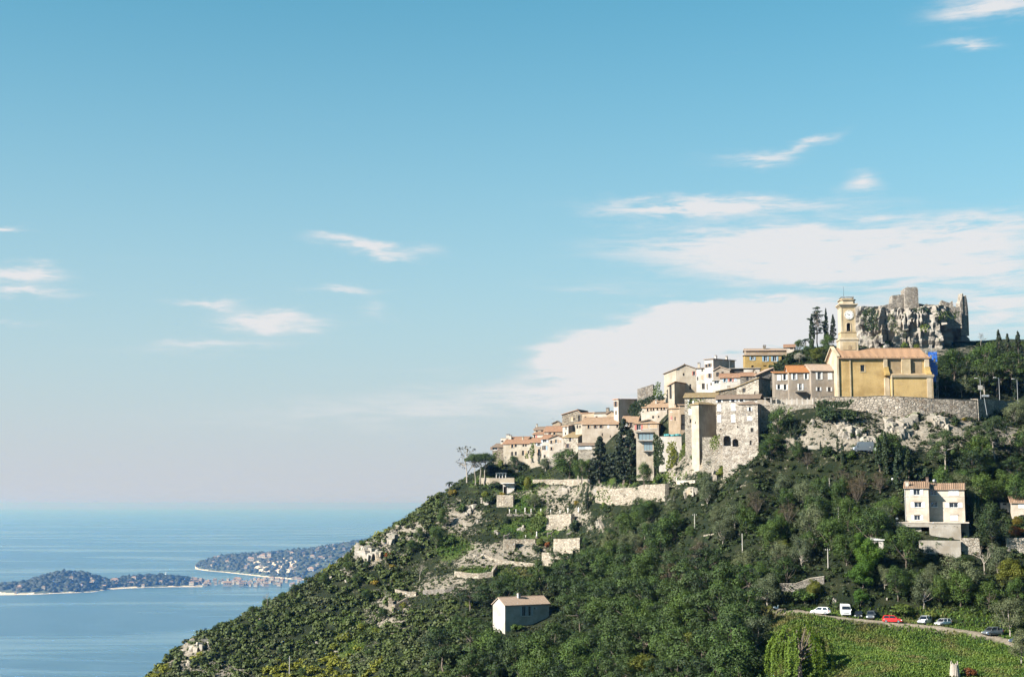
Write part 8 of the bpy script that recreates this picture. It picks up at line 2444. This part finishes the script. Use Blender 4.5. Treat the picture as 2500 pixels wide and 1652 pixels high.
# ------------------------------------------------------------------ poles and lamps
def pole(c_, x, yb, yt, label, d=None, mat_='pole', arm=True, r=0.13):
    p = hit(*cx(c_, x, yb)) if d is None else P(*cx(c_, x, yb), d)
    if p is None: return
    h = (yb - yt) / CROP[c_][2] * p.y / FPX
    root = empty('utility_pole', p, 0.3, label, 'pole')
    MB().tube((0, 0, -1.5), (0, 0, h), r, r * 0.7, 8).obj('post', M[mat_], root)
    if arm:
        MB().box(-0.6, -0.05, h - 0.35, 0.6, 0.05, h - 0.25).obj('crossarm', M[mat_], root)
        for q in (-0.5, 0, 0.5): MB().lathe([(.05, 0), (.06, .06), (.04, .14)], 8, 0, (q, 0, h - 0.248)).obj('insulator', M['frame_white'], root)
pole('B', 1287, 1190, 1015, 'pale pole standing in the olive wood below the balustrade')
pole('B', 1896, 1500, 1268, 'pale pole in the middle of the olive wood', arm=False)
pole('C', 1034, 1150, 930, 'white pole among the silvery olives')
pole('C', 898, 1700, 1460, 'grey pole above the white hatchback')
pole('C', 917, 720, 560, 'thin pole among the brown trees', arm=False)
pole('G', 1240, 1320, 1155, 'wooden pole at the bottom of the left slope', arm=False)
def lamp(c_, x, yb, yt, label, d):
    p = P(*cx(c_, x, yb), d); h = (yb - yt) / CROP[c_][2] * d / FPX
    root = empty('street_lamp', p, 0.2, label, 'lamp')
    MB().tube((0, 0, -1.5), (0, 0, h), .09, .06, 8).obj('post', M['metal_grey'], root)
    MB().tube((0, 0, h), (-0.9, 0, h + 0.25), .05, .04, 6).obj('arm', M['metal_grey'], root)
    MB().box(-1.5, -.16, h + 0.18, -0.8, .16, h + 0.34).obj('lamp_head', M['frame_white'], root)
lamp(5, 1474, 180, -90, 'lamp post nearest the church behind the rampart', 376)
lamp(5, 1752, 195, -100, 'lamp post right of the leaning floodlight', 378)
lamp(5, 2020, 225, -80, 'lamp post near the right edge behind the rampart', 380)
p = P(*cx(5, 1565, 380), 364.5)
fl = empty('floodlight', p, 0, 'wide floodlight on a leaning mast at the rampart', 'lamp')
hh = 210 / 6.031 * 364.5 / FPX
MB().tube((0, 0, -1), (-0.6, 0, hh), .09, .07, 8).obj('mast', M['metal_grey'], fl); MB().box(-1.1, -.3, hh + 0.0, 0.65, .3, hh + 0.55).obj('lamp_head', M['metal_grey'], fl)
p = P(*cx(5, 1474, 40), 375.8)
sg = empty('road_sign', p, 0.1, 'pale square road sign on the first lamp post', 'sign')
MB().box(-.75, -.08, -.5, .5, -.02, .7).obj('plate', M['pole'], sg)
for (c_, x, yb, yt, lab) in (('C', 1722, 700, 565, 'green post with white lamp globe left of the tall pale house'),):
    p = hit(*cx(c_, x, yb))
    if p:
        h = (yb - yt) / CROP[c_][2] * p.y / FPX
        gl = empty('garden_lamp', p, 0, lab, 'lamp'); MB().tube((0, 0, -1), (0, 0, h - .4), .07, .06, 7).obj('post', M['f_cypress'], gl); MB().lathe([(.1, 0), (.28, .2), (.3, .35), (.15, .55), (.05, .6)], 10, 0, (0, 0, h - .4)).obj('globe', M['frame_white'], gl)
for (c_, x, y, lab) in (('D', 643, 835, 'left white lamp globe beside the tall pale house'), ('D', 730, 870, 'right white lamp globe beside the tall pale house')):
    p = P(*cx(c_, x, y), 327)
    gl = empty('lamp_globe', p, 0, lab, 'lamp'); MB().tube((0, 0, -3), (0, 0, -.2), .05, .05, 6).obj('post', M['iron'], gl); MB().lathe([(.1, -.25), (.3, -.1), (.36, .1), (.28, .3), (.05, .38)], 12).obj('globe', M['frame_white'], gl)
# aerials on the roofs
for (c_, x, yb, yt, d, lab) in ((2, 208, 540, 430, 440, 'thin aerial on the house with the black shaded side'), (1, 1008, 520, 470, 484, 'thin aerial above the attic house'), (2, 1785, 110, -40, 404, 'thin white mast in the upper village'), (3, 1218, 1000, 880, 371, 'thin post at the end of the garden terrace')):
    p = P(*cx(c_, x, yb), d); h = (yb - yt) / CROP[c_][2] * d / FPX
    an_ = empty('aerial', p, 0.4, lab, 'aerial'); MB().tube((0, 0, -.6), (0, 0, h), .035, .025, 5).obj('mast', M['metal_grey'], an_)
    if yb < 530: MB().box(-.5, -.02, h - .3, .5, .02, h - .26).box(-.35, -.02, h - .55, .35, .02, h - .51).obj('crossbars', M['metal_grey'], an_)
# ------------------------------------------------------------------ garden sculptures
def statue(c_, x, yb, yt, label, animal=False):
    p = hit(*cx(c_, x, yb))
    if p is None: return
    h = (yb - yt) / CROP[c_][2] * p.y / FPX
    if not animal:
        root = empty('garden_statue', p, rnd.uniform(-.5, .5), label, 'statue')
        MB().box(-.26 * h / 2, -.26 * h / 2, -.5, .26 * h / 2, .26 * h / 2, h * .3).obj('pedestal', M['stone_pale'], root)
        k = h * .7; z = h * .3
        MB().lathe([(.14 * k, z + .001), (.16 * k, z + .05 * k), (.11 * k, z + .35 * k), (.09 * k, z + .5 * k), (.13 * k, z + .66 * k), (.14 * k, z + .78 * k), (.05 * k, z + .83 * k), (.05 * k, z + .86 * k), (.075 * k, z + .92 * k), (.06 * k, z + .98 * k), (.01, z + k)], 10).tube((-.13 * k, 0, z + .76 * k), (-.17 * k, -.06 * k, z + .50 * k), .035 * k, .03 * k, 6).tube((.13 * k, 0, z + .76 * k), (.19 * k, -.08 * k, z + .56 * k), .035 * k, .03 * k, 6).obj('figure', M['marble'], root, smooth=True)
    else:
        root = empty('animal_sculpture', p, rnd.uniform(-.3, .3), label, 'statue')
        L = h * .95; b = MB()
        rg = lambda x, z, ry, rz: [(x, ry * math.cos(a), z + rz * math.sin(a)) for a in [2 * math.pi * i / 8 for i in range(8)]]
        loft(b, [rg(-.45 * L, .62 * h, .03 * h, .05 * h), rg(-.38 * L, .60 * h, .12 * h, .14 * h), rg(-.1 * L, .57 * h, .12 * h, .13 * h), rg(.2 * L, .60 * h, .13 * h, .16 * h), rg(.34 * L, .72 * h, .08 * h, .12 * h), rg(.42 * L, .86 * h, .06 * h, .08 * h), rg(.50 * L, .93 * h, .055 * h, .06 * h), rg(.62 * L, .87 * h, .035 * h, .035 * h)])
        for (x, y, fx) in ((-.34, .07, -.02), (-.34, -.07, .05), (.24, .07, .03), (.24, -.07, -.05)):
            b.tube((x * L, y * h, .56 * h), ((x - .03) * L, y * h, .28 * h), .055 * h, .032 * h, 6).tube(((x - .03) * L, y * h, .28 * h), ((x + fx) * L, y * h, 0.0), .032 * h, .026 * h, 6)
        b.tube((-.44 * L, 0, .64 * h), (-.52 * L, 0, .34 * h), .03 * h, .015 * h, 5)
        b.obj('body', M['stone_grey'] if 'grey' in label else M['marble'], root, smooth=True)
for (x, yb, yt, lab) in ((1015, 1010, 950, 'leftmost white statue of the terrace row'), (1097, 1008, 950, 'second white statue of the terrace row from the left'), (1214, 1008, 930, 'tall white statue standing third in the terrace row'), (1290, 1010, 945, 'fourth white statue of the terrace row from the left'), (1415, 1010, 945, 'white statue above the light green creeper'), (1540, 1010, 955, 'white statue at the left corner of the rough wall'), (1660, 1022, 960, 'white statue on the middle of the rough wall'), (1762, 1022, 935, 'white statue at the right corner of the rough wall'), (1895, 1020, 925, 'rightmost statue of the terrace row'), (1362, 1325, 1235, 'tall lone statue above the bright green mound'), (1220, 1330, 1280, 'small statue on the low lower wall')):
    statue('A', x, yb, yt, lab)
statue('A', 975, 1345, 1255, 'pale grey animal sculpture at the left of the lower garden', True)
statue('A', 1530, 1315, 1225, 'grey animal sculpture left of the wide rough wall', True)
statue('A', 1775, 1310, 1235, 'grey animal sculpture right above the wide rough wall', True)
statue('B', 1718, 525, 430, 'white statue below the mansion hedge'); statue('B', 1054, 620, 550, 'white statue at the lower balustrade')
# gate posts on the balustrade
for (x, lab) in ((1888, 'left pale gate pillar on the long balustrade'), (1940, 'right pale gate pillar on the long balustrade')):
    p = hit(*cx('A', x, 640))
    if p:
        h = 120 / 5.227 * p.y / FPX; gp = empty('gate_pillar', p, 0, lab, 'pillar'); MB().box(-.22, -.22, -1, .22, .22, h).obj('shaft', M['pale'], gp); MB().lathe([(.1, 0), (.24, .1), (.26, .25), (.12, .42), (.03, .48)], 10, 0, (0, 0, h + .002)).obj('ball', M['marble'], gp)
# cut trunk wrapped in creepers, low in the meadow
p = hit(*cx('E', 1800, 1010))
if p:
    tk = empty('cut_trunk', p, 0, 'pale cut tree trunk with frayed top low in the meadow', 'trunk'); hh = 125 / 3.39 * p.y / FPX
    b = MB(); rr = random.Random(4)
    for k in range(16):
        a = 6.283 * k / 16; r = .75; b.tube((r * math.cos(a), r * math.sin(a), -.5), (r * .72 * math.cos(a), r * .72 * math.sin(a), hh * rr.uniform(.72, 1.0)), .24, .10, 5)
    b.obj('stems', M['bark_pale'], tk)
# ------------------------------------------------------------------ houses and boat on the far capes
M['far_wall'] = plain('far_house_wall', (0.28, 0.26, 0.23), 0.9); M['far_roof'] = plain('far_house_roof', (0.26, 0.17, 0.12), 0.9)
def far_house_mesh(w, d, h, k):
    b = MB().box(-w / 2, -d / 2, -6, w / 2, d / 2, h); rz = h + 0.18 * w
    b.add([(-w / 2 - .8, -d / 2 - .8, h), (w / 2 + .8, -d / 2 - .8, h), (w / 2 + .8, d / 2 + .8, h), (-w / 2 - .8, d / 2 + .8, h), (-w / 4, 0, rz), (w / 4, 0, rz)], [(0, 1, 5, 4), (1, 2, 5), (2, 3, 4, 5), (3, 0, 4)], 1)
    for q in range(3): b.box(-w * .35 + q * w * .28, -d / 2 - .15, h * .35, -w * .35 + q * w * .28 + w * .12, -d / 2 - .02, h * .75, 2)
    me = bpy.data.meshes.new('far_house'); me.from_pydata(b.v, [], b.f)
    for m_ in ('far_wall', 'far_roof', 'glass'): me.materials.append(M[m_])
    me.polygons.foreach_set('material_index', np.asarray(b.mi, dtype=np.int32)); me.update(); return me
FH = [far_house_mesh(20, 14, 8, 0), far_house_mesh(28, 16, 10, 1), far_house_mesh(15, 13, 7, 2), far_house_mesh(46, 18, 12, 3)]
def far_town(V, n, rng_i, rng_j, seed, label, group, smin=0.4, smax=0.9):
    g = np.random.default_rng(seed); N, Mr, _ = V.shape; k = 0
    while k < n:
        i, j = int(g.integers(int(N * rng_i[0]), int(N * rng_i[1]))), int(g.integers(int(Mr * rng_j[0]), max(int(Mr * rng_j[0]) + 1, int(Mr * rng_j[1]))))
        p = V[i, j]
        if p[2] < 1.5: p = (p[0], p[1], 2.0)
        o = link(bpy.data.objects.new('far_house', FH[int(g.choice(4, p=[.4, .25, .28, .07]))])); s = g.uniform(smin, smax)
        o.location = (p[0] + g.normal() * 8, p[1] + g.normal() * 15, p[2] + 7.0); o.scale = (s, s, s); o.rotation_euler = (0, 0, g.uniform(-.6, .3))
        tag(o, label, 'house', group); k += 1
far_town(CAPE1, 95, (0.66, 0.90), (0.03, 0.50), 3, 'tiny pale house of the seaside town at the foot of the far cape', 'houses of the seaside town', 0.5, 1.0)
far_town(CAPE1, 26, (0.20, 0.66), (0.03, 0.35), 4, 'tiny pale villa on the low wooded headland', 'villas on the low headland')
far_town(CAPE2, 80, (0.08, 0.85), (0.10, 0.55), 5, 'tiny pale villa scattered over the slope of the far cape', 'villas on the far cape')
p = sea(405, 1404)
bt = empty('sailing_boat', p, 0.3, 'tiny white boat on the sea behind the low headland', 'boat')
MB().add([(-9, 0, 1.6), (-8, -2.2, 1.6), (5, -2, 1.6), (11, 0, 2.2), (5, 2, 1.6), (-8, 2.2, 1.6), (-8, 0, -.6), (7, 0, -.6)], [(0, 1, 2, 3, 4, 5), (0, 6, 1), (1, 6, 7, 2), (2, 7, 3), (3, 7, 4), (4, 7, 6, 5), (5, 6, 0)]).obj('hull', M['canvas'], bt)
MB().tube((1, 0, 1.5), (1, 0, 24), .15, .1, 6).obj('mast', M['metal_grey'], bt)
MB().add([(0.8, 0, 3), (-8, .8, 3.2), (0.8, 0, 23), (-7.8, .9, 3.3)], [(0, 1, 2), (0, 2, 3)]).obj('sail', M['canvas'], bt)
